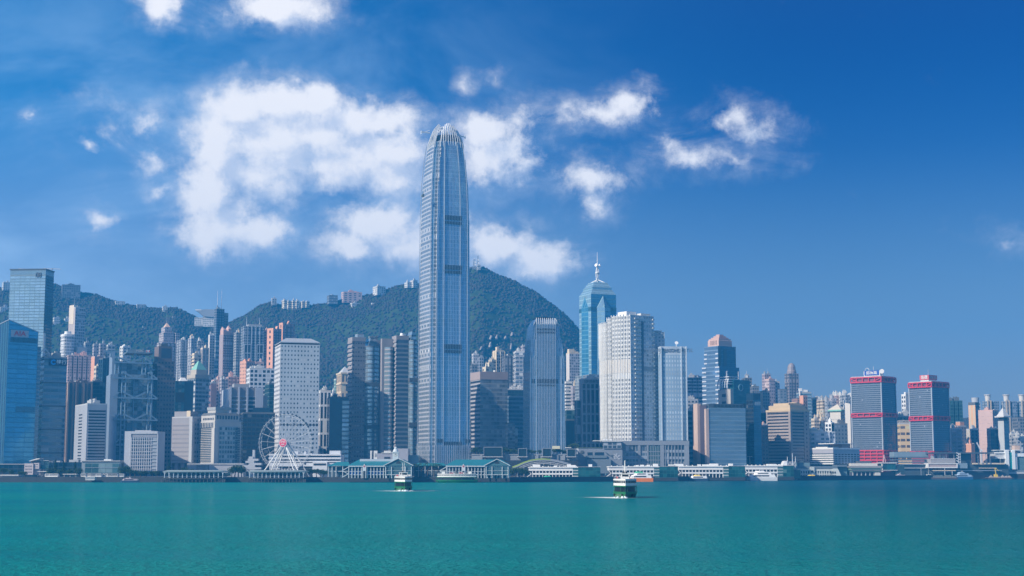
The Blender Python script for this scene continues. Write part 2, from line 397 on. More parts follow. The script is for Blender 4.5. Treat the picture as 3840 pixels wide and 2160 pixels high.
def tower(name, label, cat, xl, xc, xr, yt, Y, phi, fm, a=None, b=None, flr=3.6, bay=3.2, notch=None, ledge=None, fins=None, rm=None, clutter=2,
          par=1.4, mast=None, group=None, base=BASE, side=None, lm=None, plant=None):
    S = site(xl, xc, xr, yt, Y, phi, a, b, base)
    r = thing(name, label, cat, S.loc, S.phi, group); S.root = r
    rm = rm or LGREY; lm = lm or rm
    P = notched(S.b, S.a, *notch) if notch else rect(S.b, S.a)
    mb = MB(); mats = [fm, side or fm, lm]
    if notch: mb.prism(P, 0, S.H, 0, 0, bay, flr, top=False)
    else: mb.prism(P, 0, S.H, 0, 0, bay, flr, top=False, ms=[0, 0, 0, 1])
    if ledge:
        st, dp, hh = ledge; k = st
        while k < S.H - .5:
            mb.prism(rect(S.b, S.a, -dp), k - hh / 2, k + hh / 2, 2, 2, top=True, bot=True); k += st
    if fins:
        st, dp, w = fins
        for L, ax in ((S.b, 0), (S.a, 1)):
            n = max(1, round(L / st))
            for i in range(n + 1):
                t = -L / 2 + i * L / n
                if ax == 0: mb.box(t - w / 2, t + w / 2, -S.a / 2 - dp, -S.a / 2 + .02, 0, S.H, 2)
                else:
                    mb.box(-S.b / 2 - dp, -S.b / 2 + .02, t - w / 2, t + w / 2, 0, S.H, 2)
                    mb.box(S.b / 2 - .02, S.b / 2 + dp, t - w / 2, t + w / 2, 0, S.H, 2)
    mb.build('facade', mats, r)
    roof_on(r, S.b, S.a, S.H, rm, par, clutter, hash_(label), P if notch else None, plant)
    for (dx, h) in (mast or []):
        q = MB(); q.tube((dx * S.b, 0, S.H), (dx * S.b, 0, S.H + h), .45, .15); q.build('antenna', WSTEEL, r)
    return S
def hash_(s): return sum((i + 1) * ord(c) for i, c in enumerate(s)) % 99991
def bx(r, name, m, *boxes, **k):
    for q in boxes: mb = MB(); mb.box(*q, **k); o = mb.build(name, m, r)   # every box a part of its own
    return o
class Fr:
    """a low building seen nearly square on: boxes given by picture columns and rows, with real depth behind them"""
    def __init__(s, name, label, cat, px, Y, group=None):
        s.px, s.Y = px, Y; s.X = xat(px, Y, 6); s.root = thing(name, label, cat, (s.X, Y, 0), 0, group)
    def x(s, px, z=6): return xat(px, s.Y, z) - s.X
    def z(s, py): return zat(py, s.Y)
    def B(s, p0, p1, q0, q1, y0=0, y1=8):
        z1, z0 = s.z(q0), s.z(q1); zm = (z0 + z1) / 2
        return (s.x(p0, zm), s.x(p1, zm), y0, y1, z0, z1)
    def part(s, name, m, *bs, bay=3, flr=3, smooth=False):
        return bx(s.root, name, m, *[s.B(*q) for q in bs], bay=bay, flr=flr)
# ------------------------------------------------------------------ water, land, hills
def mat_water():
    m, nt = newmat('harbour_water')
    t = N(nt, 'ShaderNodeTexCoord'); P = t.outputs['Object']
    big = NOISE(nt, VM(nt, 'MULTIPLY', P, (.0016, .011, 0)), 1.0, 5, .6)
    mid = NOISE(nt, VM(nt, 'MULTIPLY', P, (.02, .035, 0)), 1.0, 4, .6)
    h1 = NOISE(nt, VM(nt, 'MULTIPLY', P, (.36, .34, 0)), 1.0, 4, .6, .4)
    h2 = NOISE(nt, VM(nt, 'MULTIPLY', P, (1.3, .85, 0)), 1.0, 4, .6, .3)
    h = M(nt, 'MULTIPLY_ADD', h1, 1.1, M(nt, 'MULTIPLY', h2, .62))
    amp = M(nt, 'MULTIPLY_ADD', M(nt, 'SUBTRACT', big, .5), 2.2, .8, clamp=True)
    b = N(nt, 'ShaderNodeBump'); put(nt, b.inputs['Height'], h); b.inputs['Distance'].default_value = 1.0
    put(nt, b.inputs['Strength'], M(nt, 'MULTIPLY_ADD', amp, .75, .25))
    k = M(nt, 'MULTIPLY_ADD', mid, .4, .8)
    c = MIX(nt, SMOOTH(nt, big, .2, .8), (.0, .155, .172), (.008, .228, .198))
    sx = N(nt, 'ShaderNodeSeparateXYZ'); put(nt, sx.inputs[0], P)   # colour darkened towards the west, painting cloud shade on the water
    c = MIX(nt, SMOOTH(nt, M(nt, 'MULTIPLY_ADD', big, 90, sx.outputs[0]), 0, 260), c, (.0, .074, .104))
    cc = N(nt, 'ShaderNodeCombineColor'); [put(nt, cc.inputs[i], k) for i in range(3)]
    c = MIX(nt, 1.0, c, cc.outputs[0], 'MULTIPLY')
    d = N(nt, 'ShaderNodeBsdfDiffuse'); put(nt, d.inputs[0], c); put(nt, d.inputs['Normal'], b.outputs[0])
    gl = N(nt, 'ShaderNodeBsdfGlossy'); gl.inputs['Roughness'].default_value = .12; put(nt, gl.inputs['Normal'], b.outputs[0]); put(nt, gl.inputs[0], (.72, .95, 1.0))
    fr = N(nt, 'ShaderNodeFresnel'); fr.inputs['IOR'].default_value = 1.33; put(nt, fr.inputs['Normal'], b.outputs[0])
    mx = N(nt, 'ShaderNodeMixShader'); put(nt, mx.inputs[0], M(nt, 'MULTIPLY', fr.outputs[0], .48)); nt.links.new(d.outputs[0], mx.inputs[1]); nt.links.new(gl.outputs[0], mx.inputs[2])
    outp(nt, mx.outputs[0]); return m
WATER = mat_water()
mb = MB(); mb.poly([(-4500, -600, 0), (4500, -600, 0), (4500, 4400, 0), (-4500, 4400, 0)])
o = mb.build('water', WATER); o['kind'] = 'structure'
ground_m = plain('city_ground', (.16, .165, .16), .9, amt=.3)
wall_m = plain('sea_wall_stone', (.045, .05, .052), .9, amt=.4)
pts = [(xat(px, shore(px), BASE), shore(px)) for px in range(-1200, 5200, 100)]
mb = MB()
mb.poly([(x, y, BASE) for x, y in pts] + [(4400, 4400, BASE), (-4400, 4400, BASE)])
o = mb.build('ground', ground_m); o['kind'] = 'structure'
mb = MB()
for (a, b) in zip(pts, pts[1:]):
    mb.poly([(a[0], a[1] - 1.0, -3), (b[0], b[1] - 1.0, -3), (b[0], b[1] - 1.0, BASE + .35), (a[0], a[1] - 1.0, BASE + .35)])
    mb.poly([(a[0], a[1] - 1.0, BASE + .35), (b[0], b[1] - 1.0, BASE + .35), (b[0], b[1] + .6, BASE + .35), (a[0], a[1] + .6, BASE + .35)])
    mb.poly([(b[0], b[1] + .6, BASE), (a[0], a[1] + .6, BASE), (a[0], a[1] + .6, BASE + .35), (b[0], b[1] + .6, BASE + .35)])
o = mb.build('quay', wall_m); o['kind'] = 'structure'

YR, YF = 2850.0, 2120.0
RIDGE = [(-900, 1180), (-300, 1120), (0, 1084), (120, 1078), (204, 1070), (303, 1102), (356, 1107), (415, 1130), (451, 1140), (534, 1152), (605, 1163), (660, 1158), (697, 1175), (733, 1192), (785, 1226), (830, 1226),
         (873, 1208), (918, 1186), (954, 1162), (981, 1147), (1017, 1137), (1063, 1150), (1161, 1147), (1226, 1140), (1294, 1129), (1362, 1113), (1416, 1100), (1457, 1087), (1492, 1073), (1552, 1071), (1620, 1060), (1700, 1030),
         (1769, 1008), (1811, 1004), (1863, 1031), (1938, 1063), (2012, 1102), (2087, 1157), (2132, 1196), (2170, 1240), (2260, 1325), (2380, 1405), (2500, 1432), (2580, 1422), (2610, 1412), (2640, 1420), (2720, 1440), (2800, 1440), (2850, 1485), (2900, 1510), (3100, 1530), (3400, 1560), (3840, 1590), (4600, 1640)]
RP = sorted((xat(px, YR, zat(py, YR)), zat(py, YR)) for px, py in RIDGE)
RX = np.array([p[0] for p in RP]); RZ = np.array([p[1] for p in RP])
def vnoise(x, y, seed=0):
    """smooth value noise, arrays"""
    xi, yi = np.floor(x), np.floor(y); fx, fy = x - xi, y - yi
    fx = fx * fx * (3 - 2 * fx); fy = fy * fy * (3 - 2 * fy)
    def h(a, b):
        q = np.sin(a * 127.1 + b * 311.7 + seed * 74.7) * 43758.5453
        return q - np.floor(q)
    return (h(xi, yi) * (1 - fx) + h(xi + 1, yi) * fx) * (1 - fy) + (h(xi, yi + 1) * (1 - fx) + h(xi + 1, yi + 1) * fx) * fy
def hill_z(X, Y):
    X, Y = np.asarray(X, float), np.asarray(Y, float)
    A = X * YR / Y
    prof = np.interp(A, RX, RZ)
    g = np.clip((Y - YF) / (YR - YF), 0, 1) ** 1.12
    back = np.clip((Y - YR) / 500, 0, 1)
    n = vnoise(A / 150, Y / 420, 3) * .6 + vnoise(A / 60, Y / 160, 5) * .4
    mid = np.clip(4 * g * (1 - g), 0, 1)
    z = prof * (g - mid * (n * .26)) * (1 - .55 * back ** 2)
    z = z + (vnoise(X / 22, Y / 22, 8) - .5) * 7 * np.clip(mid + .25, 0, 1)
    return np.maximum(z, 0) + 1.5
xs = np.arange(-1500, 2000, 9.0); ys = np.concatenate([np.arange(YF - 20, YR + 20, 9.0), np.arange(YR + 30, YR + 520, 40.0)])
GX, GY = np.meshgrid(xs, ys); GZ = hill_z(GX, GY)
me = bpy.data.meshes.new('hills'); nx, ny = len(xs), len(ys)
V = np.stack([GX, GY, GZ], -1).reshape(-1, 3)
ii = (np.arange(ny - 1)[:, None] * nx + np.arange(nx - 1)[None, :]).reshape(-1)
F = np.stack([ii, ii + 1, ii + nx + 1, ii + nx], -1)
def np_mesh(me, V, F):
    k = F.shape[1]
    me.vertices.add(len(V)); me.vertices.foreach_set('co', V.astype(np.float32).ravel())
    me.loops.add(F.size); me.loops.foreach_set('vertex_index', F.astype(np.int32).ravel())
    me.polygons.add(len(F)); me.polygons.foreach_set('loop_start', np.arange(0, F.size, k, dtype=np.int32)); me.polygons.foreach_set('loop_total', np.full(len(F), k, np.int32))
    me.update(calc_edges=True); me.validate()
def leaf_mat(key, c0, c1, scale, rough=.8, c2=None):
    m, nt = newmat(key); t = N(nt, 'ShaderNodeTexCoord')
    n = NOISE(nt, t.outputs['Object'], scale, 5, .65); n2 = NOISE(nt, t.outputs['Object'], scale * .12, 3, .5)
    c = MIX(nt, SMOOTH(nt, n, .3, .7), c0, c1)
    if c2: c = MIX(nt, SMOOTH(nt, n2, .52, .7, 0, .8), c, c2)
    outp(nt, bsdf(nt, c, rough, 0, .2).outputs[0]); MATS[key] = m; return m
np_mesh(me, V, F)
HILLM = leaf_mat('hill_soil_and_scrub', (.018, .035, .012), (.05, .075, .025), .05, .9)
FORM = leaf_mat('hill_forest', (.050, .043, .038), (.056, .050, .043), .03, .95, (.058, .054, .045))
me.materials.append(HILLM); o = bpy.data.objects.new('hills', me); COL.objects.link(o); o['kind'] = 'structure'
# the forest on it: one mass nobody could count
rng = np.random.default_rng(4)
bm0 = []
ph = (1 + 5 ** .5) / 2
ICO = np.array([(-1, ph, 0), (1, ph, 0), (-1, -ph, 0), (1, -ph, 0), (0, -1, ph), (0, 1, ph), (0, -1, -ph), (0, 1, -ph), (ph, 0, -1), (ph, 0, 1), (-ph, 0, -1), (-ph, 0, 1)]) / 1.9
IF = np.array([(0, 11, 5), (0, 5, 1), (0, 1, 7), (0, 7, 10), (0, 10, 11), (1, 5, 9), (5, 11, 4), (11, 10, 2), (10, 7, 6), (7, 1, 8), (3, 9, 4), (3, 4, 2), (3, 2, 6), (3, 6, 8), (3, 8, 9), (4, 9, 5), (2, 4, 11), (6, 2, 10), (8, 6, 7), (9, 8, 1)])
n = 55000
px = rng.uniform(-150, 4000, n); yy = YR - (rng.random(n) ** .8) * (YR - YF - 30)
near_ridge = rng.random(n) < .22; yy[near_ridge] = rng.uniform(YR - 60, YR + 12, near_ridge.sum())
xx = (px - 1920) / FPX * yy; zz_ = hill_z(xx, yy)
rad = rng.uniform(1.7, 3.8, n) * np.where(near_ridge, .8, 1)
ang = rng.uniform(0, 6.28, n); ca, sa = np.cos(ang), np.sin(ang)
base = ICO[None] * rad[:, None, None] * rng.uniform(.72, 1.3, (n, 12, 1)) * np.stack([np.ones(n), np.ones(n), rng.uniform(.75, 1.25, n)], -1)[:, None, :]
rx = base[..., 0] * ca[:, None] - base[..., 1] * sa[:, None]; ry = base[..., 0] * sa[:, None] + base[..., 1] * ca[:, None]
V = np.stack([rx + xx[:, None], ry + yy[:, None], base[..., 2] + zz_[:, None] + rad[:, None] * .1], -1).reshape(-1, 3)
F = (IF[None] + (np.arange(n) * 12)[:, None, None]).reshape(-1, 3)
me = bpy.data.meshes.new('hillside_forest'); np_mesh(me, V, F); me.polygons.foreach_set('use_smooth', [True] * len(me.polygons)); me.materials.append(FORM)
o = bpy.data.objects.new('hillside_forest', me); COL.objects.link(o); o['kind'] = 'stuff'; o['category'] = 'forest'; o['label'] = 'dense dark green forest covering the hills behind the city'
def hit(px, py):
    Y = YF + 10
    while Y < YR:
        z = zat(py, Y); 
        if float(hill_z(xat(px, Y, z), Y)) >= z: return Y
        Y += 4
    return YR - 4
# pale rock faces showing through the forest
def rock(px, py, w, h):
    Y = hit(px, py + h / 2) ; k = Y / FPX; x, z = xat(px, Y, zat(py, Y)), zat(py, Y)
    mb = MB(); rr = random.Random(px); rings = []
    for j, t in enumerate((0, .3, .6, .85, 1)):
        s = (1 - .55 * t) if j else .7
        rings.append([(w * k * .5 * s * cos(q * pi / 4) * rr.uniform(.7, 1.2) + t * w * k * .25, 10 * s * sin(q * pi / 4) * rr.uniform(.8, 1.1) + t * 8, h * k * t) for q in range(8)])
    mb.loft(rings)
    return tag(mb.build('rock_outcrop', plain('pale_rock', (.33, .29, .26), .9, amt=.4), None, (x, Y + 1, z - h * k / 2)), 'pale bare rock face showing through the dark forest under the peak', 'rock', 'pale rock faces on the wooded hillside')
for a in ((1838, 1266, 16, 20), (1860, 1265, 16, 22), (1893, 1266, 18, 16), (1918, 1252, 16, 16), (1836, 1293, 16, 24), (1915, 1300, 12, 30), (1802, 1305, 20, 14)): rock(*a)

# ------------------------------------------------------------------ houses on the ridge
RES = fac('residential_white', (.60, .59, .56), (.10, .12, .14), .55, .5, metal=.1)
RESG = fac('residential_grey', (.36, .37, .38), (.05, .07, .09), .6, .55, metal=.15)
RESP = fac('residential_pink', (.52, .38, .35), (.07, .08, .10), .5, .5, metal=.1)
RESD = fac('residential_dark', (.17, .18, .20), (.035, .05, .07), .6, .6, metal=.2)
BALC = fac('balcony_white', (.64, .63, .60), (.07, .08, .09), .96, .45, metal=.1, var=.5)
def ridge_house(label, px0, px1, py0, py1, m, depth=16, phi=10, flr=4, bay=4, rm=None, clutter=1, group=None, name='hill_house', cat='house', Y=None):
    Y = Y or min(hit((px0 + px1) / 2, py1 - 2), YR - depth - 4)
    return tower(name, label, cat, px0, px0 + (px1 - px0) * .22, px1, py0, Y, phi, m, a=depth, flr=flr, bay=bay, rm=rm, clutter=clutter, group=group, base=zat(py1 + 6, Y))
ridge_house('bare concrete block standing on the ridge right of the gridded glass tower', 215, 302, 1069, 1112, RESD, 26, 4, rm=DGREY, clutter=2)
ridge_house('small white block on the ridge left of the gridded glass tower', 6, 38, 1060, 1082, RES, 14)
ridge_house('cluster of white villas below the ridge at the far left', -6, 33, 1154, 1180, RES, 16, clutter=3)
ridge_house('white terraced villa on the wooded slope beside the gridded glass tower', 197, 226, 1192, 1222, RES, 14)
ridge_house('low white villa half hidden behind the slim tall apartment tower', 239, 262, 1196, 1214, RES, 12)
ridge_house('tiny white villa alone in the dark woods right of the slim tall tower', 343, 356, 1219, 1226, RES, 8)
ridge_house('small white villa in the woods under the ridge dip on the left hill', 530, 546, 1232, 1241, RES, 8)
ridge_house('long low white house on the left ridge', 424, 470, 1131, 1140, RES, 10, clutter=0)
ridge_house('second long low house lower down the left ridge', 505, 548, 1143, 1152, RESG, 10, clutter=0)
ridge_house('two bright white blocks on the left ridge before the dip', 607, 628, 1151, 1168, RES, 10)
ridge_house('pale grey villa row on the slope under the two white ridge blocks', 640, 668, 1190, 1200, RESG, 10, clutter=0)
ridge_house('grey twin-topped block at the left end of the central ridge', 1016, 1038, 1120, 1138, RESG, 12, clutter=2)
for i, (x0, x1, y0, y1) in enumerate(((1063, 1076, 1127, 1152), (1078, 1091, 1130, 1154), (1096, 1108, 1130, 1154), (1109, 1123, 1130, 1154), (1131, 1144, 1132, 1148), (1146, 1161, 1132, 1147))):
    ridge_house(('first cream block from the left in the row along the central ridge', 'second cream block from the left in the row along the central ridge', 'third cream block from the left in the row along the central ridge',
                 'fourth cream block from the left in the row along the central ridge', 'fifth cream block in the ridge row, beside the gap', 'sixth and last cream block of the ridge row')[i], x0, x1, y0, y1,
                fac('cream_blocks', (.66, .60, .50), (.05, .06, .07), .6, .62), 12, 25, clutter=1, group='cream apartment blocks in a row along the central ridge', name='apartment_block', cat='apartment block')
ridge_house('dark block with pale window bands on the ridge left of the long pink block', 1225, 1267, 1109, 1134, fac('dark_banded', (.09, .10, .12), (.36, .38, .40), .8, .4), 20, 12, flr=5, rm=DGREY, name='apartment_block', cat='apartment block')
ridge_house('long pink apartment block on the central ridge', 1268, 1358, 1096, 1128, RESP, 18, 14, flr=4, bay=9, rm=PINK, clutter=3, name='apartment_block', cat='apartment block')
ridge_house('small white house at the ridge edge touching the tallest tower, lower one', 1524, 1542, 1060, 1072, RES, 12, 30)
ridge_house('narrow white house right beside the edge of the tallest tower on the ridge', 1545, 1566, 1053, 1072, RES, 12, 30)
ridge_house('white terraced house in the woods below the long pink ridge block', 1312, 1350, 1138, 1158, RES, 14, 20)
ridge_house('long low white house in the woods right of the terraced one', 1386, 1426, 1138, 1150, RES, 12, 15)
# lattice masts on the peak
def lattice(label, px, py0, py1, w):
    Y = YR - 6; z0, z1 = zat(py1 + 8, Y), zat(py0, Y); x = xat(px, Y, z0)
    r = thing('radio_mast', label, 'radio mast', (x, Y, z0), 0, 'radio masts on the peak'); H = z1 - z0; w *= Y / FPX
    mb = MB(); n = 6
    for sx, sy in ((-1, -1), (1, -1), (1, 1), (-1, 1)): mb.bar((sx * w / 2, sy * w / 2, 0), (sx * w / 4, sy * w / 4, H * .86), .7)
    for i in range(n):
        a, b = 1 - .5 * i / n, 1 - .5 * (i + 1) / n; za, zb = H * .86 * i / n, H * .86 * (i + 1) / n
        for s in (-1, 1):
            mb.bar((-w / 2 * a, s * w / 2 * a, za), (w / 2 * b, s * w / 2 * b, zb), .45); mb.bar((w / 2 * a, s * w / 2 * a, za), (-w / 2 * b, s * w / 2 * b, zb), .45)
            mb.bar((-w / 2 * b, s * w / 2 * b, zb), (w / 2 * b, s * w / 2 * b, zb), .45)
    mb.build('lattice', STEEL, r)
    q = MB(); q.tube((0, 0, H * .86), (0, 0, H), .5, .2); q.build('antenna', WSTEEL, r)
    for k in range(2):
        q = MB(); q.tube((w * .3, -w * .3, H * (.4 + .2 * k)), (w * .3, -w * .3 - 1.5, H * (.4 + .2 * k)), 1.8, 1.8, 8); q.build('dish', WSTEEL, r)
lattice('wider lattice radio mast on the peak beside the tallest tower', 1779, 966, 1004, 13)
lattice('taller slender radio mast on the peak, farther from the tallest tower', 1792, 952, 1003, 7)
ridge_house('small station building at the foot of the masts on the peak', 1788, 1802, 994, 1006, RESG, 10, clutter=0, name='station_building', cat='building', Y=YR - 22)

# curved lookout building in the dip of the ridge
def lookout():
    Y = 2700; r = thing('lookout_building', 'bowl-shaped grey lookout building in the dip of the ridge', 'building', (xat(772, Y, zat(1220, Y)), Y, zat(1226, Y)), radians(8))
    k = Y / FPX; 
    def P(px, py): return ((px - 772) * k, (1226 - py) * k)
    top = [(-38, 1163), (-14, 1161), (46, 1161), (54, 1170)]; low = [(-38, 1166), (-22, 1176), (-8, 1188), (28, 1188), (54, 1172)]
    prof = [P(734, 1165), P(748, 1174), P(758, 1183), P(768, 1188), P(800, 1190), P(826, 1172), P(822, 1161), P(770, 1161), P(754, 1163)]
    mb = MB(); n = len(prof)
    mb.poly([(x, -9, z) for x, z in prof]); mb.poly([(x, 9, z) for x, z in reversed(prof)])
    for i in range(n):
        (x0, z0), (x1, z1) = prof[i], prof[(i + 1) % n]; mb.poly([(x1, -9, z1), (x0, -9, z0), (x0, 9, z0), (x1, 9, z1)])
    mb.build('bowl', plain('pale_cladding', (.36, .38, .40), .4, .2), r)
    a, b = P(762, 1188), P(806, 1226); bx(r, 'podium', RES, (a[0], b[0], -7, 7, b[1], a[1]), flr=4)
    a, b = P(730, 1192), P(761, 1212); bx(r, 'side_wing', RES, (a[0], b[0], -6, 6, b[1] - 6, a[1]), flr=4)
    a, b = P(733, 1162), P(756, 1166); bx(r, 'eave', WHITE, (a[0], b[0], -9.3, -9.02, b[1], a[1]))
lookout()
ridge_house('white and grey house high on the ridge left of the tallest tower', 1406, 1446, 1075, 1100, RES, 18, 28)
# ------------------------------------------------------------------ facade materials of the city
IFCF = fac('ribbed_blue_glass', (.38, .47, .56), (.14, .31, .47), .62, .94, var=.18, metal=.6, rough=.12, blind=.0, wrough=.35, wmetal=.4, tilt=.012)
IFCS = fac('banded_silver_glass', (.46, .47, .50), (.24, .29, .34), .95, .62, var=.25, metal=.45, rough=.18, blind=.05, wrough=.4, wmetal=.3)
CURT = fac('pale_curtain_glass', (.13, .20, .24), (.40, .52, .57), .92, .72, var=.12, metal=.55, rough=.15, blind=.0, wrough=.4, tilt=.01)
BLUEG = fac('bright_blue_glass', (.05, .23, .38), (.07, .30, .48), .94, .80, var=.10, metal=.45, rough=.12, blind=.0, wrough=.3, tilt=.012)
BLUES = fac('blue_glass_side', (.03, .10, .16), (.02, .07, .12), .55, 1.1, var=.15, metal=.4, rough=.15, blind=.0, wrough=.3)
STEELB = fac('steel_blue_bands', (.22, .31, .38), (.11, .19, .26), .97, .52, var=.12, metal=.4, rough=.14, blind=.02, wrough=.35)
RIBBR = fac('bronze_ribs', (.22, .18, .16), (.05, .06, .075), .62, 1.1, var=.15, metal=.3, rough=.2, blind=.0)
DBLUE = fac('dark_blue_glass', (.018, .045, .07), (.008, .028, .05), .9, .75, var=.35, metal=.2, rough=.1, blind=.03)
NEARBLACK = fac('near_black_glass', (.018, .028, .04), (.008, .014, .024), .85, .6, var=.4, metal=.1, rough=.12, blind=.02)
BRGRID = fac('brown_granite_windows', (.17, .14, .135), (.025, .03, .04), .55, .42, var=.3, metal=.1, blind=.06)
PKGRID = fac('pink_grid', (.50, .37, .35), (.10, .085, .09), .55, .42, var=.3, metal=.1)
PKBALC = fac('pink_balconies', (.62, .45, .42), (.14, .09, .09), .70, .55, var=.5, metal=.05)
LILAC = fac('lilac_apartments', (.40, .37, .39), (.08, .08, .10), .55, .5, var=.4, metal=.1)
LILAC2 = fac('grey_apartments', (.33, .35, .38), (.06, .075, .10), .6, .55, var=.4, metal=.15)
CRBALC = fac('cream_balconies', (.60, .50, .38), (.13, .11, .09), .8, .5, var=.4, metal=.05)
ORGRID = fac('salmon_grid', (.66, .36, .25), (.16, .09, .08), .45, .42, var=.3, metal=.05)
WHGRID = fac('white_square_grid', (.66, .68, .69), (.025, .035, .05), .66, .62, var=.35, metal=.1, blind=.05)
GRGRID = fac('grey_small_windows', (.30, .30, .32), (.05, .06, .075), .5, .45, var=.3, metal=.1)
BANDW = fac('white_bands', (.58, .59, .60), (.07, .085, .10), .92, .55, var=.3, metal=.2)
BANDG = fac('grey_bands', (.30, .31, .33), (.05, .06, .075), 1.1, .52, var=.2, metal=.2, blind=.02)
BANDD = fac('dark_bands', (.28, .31, .36), (.025, .032, .045), 1.1, .62, var=.3, metal=.15, blind=.03)
BANDT = fac('tan_bands', (.40, .34, .30), (.03, .032, .038), 1.1, .5, var=.2, metal=.15, blind=.0)
ROUND = fac('round_windows', (.48, .52, .55), (.10, .13, .16), .46, .5, rnd=True, var=.45, metal=.2, blind=.1)
ROUNDS = fac('round_windows_side', (.56, .56, .57), (.34, .35, .38), .85, .45, var=.2, metal=.0, blind=.2)
GLBAND = fac('silver_green_bands', (.12, .16, .18), (.33, .41, .45), 1.1, .62, var=.22, metal=.55, rough=.12, blind=.03)
GRSLAB = fac('granite_dots', (.21, .205, .215), (.06, .06, .07), .62, .34, var=.7, metal=.15, blind=.15)
GLGREY = fac('grey_mirror', (.26, .29, .31), (.27, .31, .34), .96, .66, var=.45, metal=.45, rough=.15, blind=.05)
CENTERG = fac('aqua_mirror', (.24, .40, .47), (.36, .54, .62), .95, .80, var=.10, metal=.55, rough=.14, blind=.0, tilt=.02)
FRAMEW = fac('tall_dark_windows', (.36, .37, .40), (.035, .045, .065), .62, .88, var=.25, metal=.15, blind=.03)
FSP = fac('white_hotel_windows', (.60, .595, .575), (.05, .055, .065), .56, .56, var=.4, metal=.15, blind=.06)
FSB = fac('pale_glass_balconies', (.50, .53, .57), (.28, .34, .40), .80, .55, var=.3, metal=.2, blind=.1)
FSH = fac('pale_blue_curtain', (.25, .35, .45), (.56, .62, .66), .42, .55, var=.25, metal=.3, blind=.0)
MALL = fac('mall_glass', (.26, .29, .33), (.06, .09, .12), .80, .80, var=.5, metal=.3, blind=.05)
COSCO = fac('slate_blue_lines', (.18, .27, .34), (.16, .25, .33), 1.1, .74, var=.10, metal=.35, rough=.16, blind=.0, wrough=.3)
MIRR = fac('bright_mirror_bands', (.16, .24, .34), (.20, .32, .48), 1.1, .74, var=.12, metal=.6, rough=.1, blind=.0, wrough=.3)
MIRD = fac('deep_blue_mirror', (.03, .08, .14), (.02, .075, .14), 1.1, .85, var=.1, metal=.35, rough=.1, blind=.0)
REDTW = fac('grey_window_rows', (.17, .21, .26), (.045, .06, .085), .84, .56, var=.35, metal=.2, blind=.006)
REDTS = fac('blue_window_rows', (.05, .12, .19), (.03, .085, .145), .95, .7, var=.12, metal=.3, blind=.02)
GOLDB = fac('yellow_bands', (.62, .46, .26), (.10, .075, .07), .80, .42, var=.4, metal=.05)
CARPK = fac('parking_bays', (.34, .40, .46), (.03, .035, .045), .70, .52, var=.3, metal=.05, blind=.0)
GREENG = fac('green_dark_glass', (.035, .085, .085), (.02, .055, .06), .8, .7, var=.4, metal=.2, blind=.03)
WHPLAIN = plain('white_render', (.60, .57, .53), .75, amt=.15)

# ------------------------------------------------------------------ far left
def gridded_tower():
    S = site(39, 172, 203, 1011, 1680, 68)
    r = thing('office_tower', 'tall square tower of pale gridded glass at the far left', 'skyscraper', S.loc, S.phi)
    mb = MB(); b, a, H = S.b, S.a, S.H; P = rect(b, a)
    mb.prism(P, 0, H - 7, 0, 0, 6.2, 3.4, top=False, ms=[1, 0, 0, 0])
    mb.build('facade', [CURT, fac('blue_grid_side', (.05, .10, .14), (.05, .11, .15), .9, .6, var=.15, metal=.4, blind=0), DGREY], r)
    q = MB(); q.prism(P, H - 7, H, 0, 1, 60, 20); q.build('top_screen', [fac('fine_louvre', (.18, .25, .29), (.24, .33, .37), 1.1, .6, var=.05, metal=.4, blind=0), DGREY], r)
    q = MB(); q.prism(rect(b, a, -.6), H + .003, H + 1.2, 0); q.build('roof_edge', DGREY, r)
    bx(r, 'service_band', DARK, (-b / 2 - .25, -b / 2 + .02, -a / 2 + 1, a / 2 - 1, H * .50, H * .50 + 5))
    # emblem of linked strokes near the top right of the front
    y0 = S.ly(136); y1 = S.ly(155); q = MB(); zc = H - 6
    for i in range(16):
        a0, a1 = 2 * pi * i / 16, 2 * pi * (i + 1) / 16; ry, rz_ = abs(y1 - y0) * .25, 2.6; c0 = y0 - abs(y1 - y0) * .25
        q.bar((-b / 2 - .3, c0 + ry * cos(a0), zc + rz_ * sin(a0)), (-b / 2 - .3, c0 + ry * cos(a1), zc + rz_ * sin(a1)), .7)
    for (u0, v0, u1, v1) in ((.35, 1, .35, -1), (.6, 1, .4, 0), (.4, 0, .6, -1), (.65, 1, 1, 1), (.65, -1, 1, -1), (.65, 1, .65, -1), (1, 1, 1, -1), (.65, 0, 1, 0)):
        f = lambda u, v: (-b / 2 - .3, y0 + (y1 - y0) * u, zc + 2.4 * v)
        q.bar(f(u0, v0), f(u1, v1), .7)
    q.build('emblem', DGREY, r)
    for (dy, L) in ((S.ly(75), 7), (S.ly(180), 10)):
        q = MB(); q.bar((0, dy - L, H + 2), (0, dy + L, H + 3), .8); q.tube((0, dy, H + 1), (0, dy, H + 3.2), .8); q.build('cleaning_crane', STEEL, r)
gridded_tower()

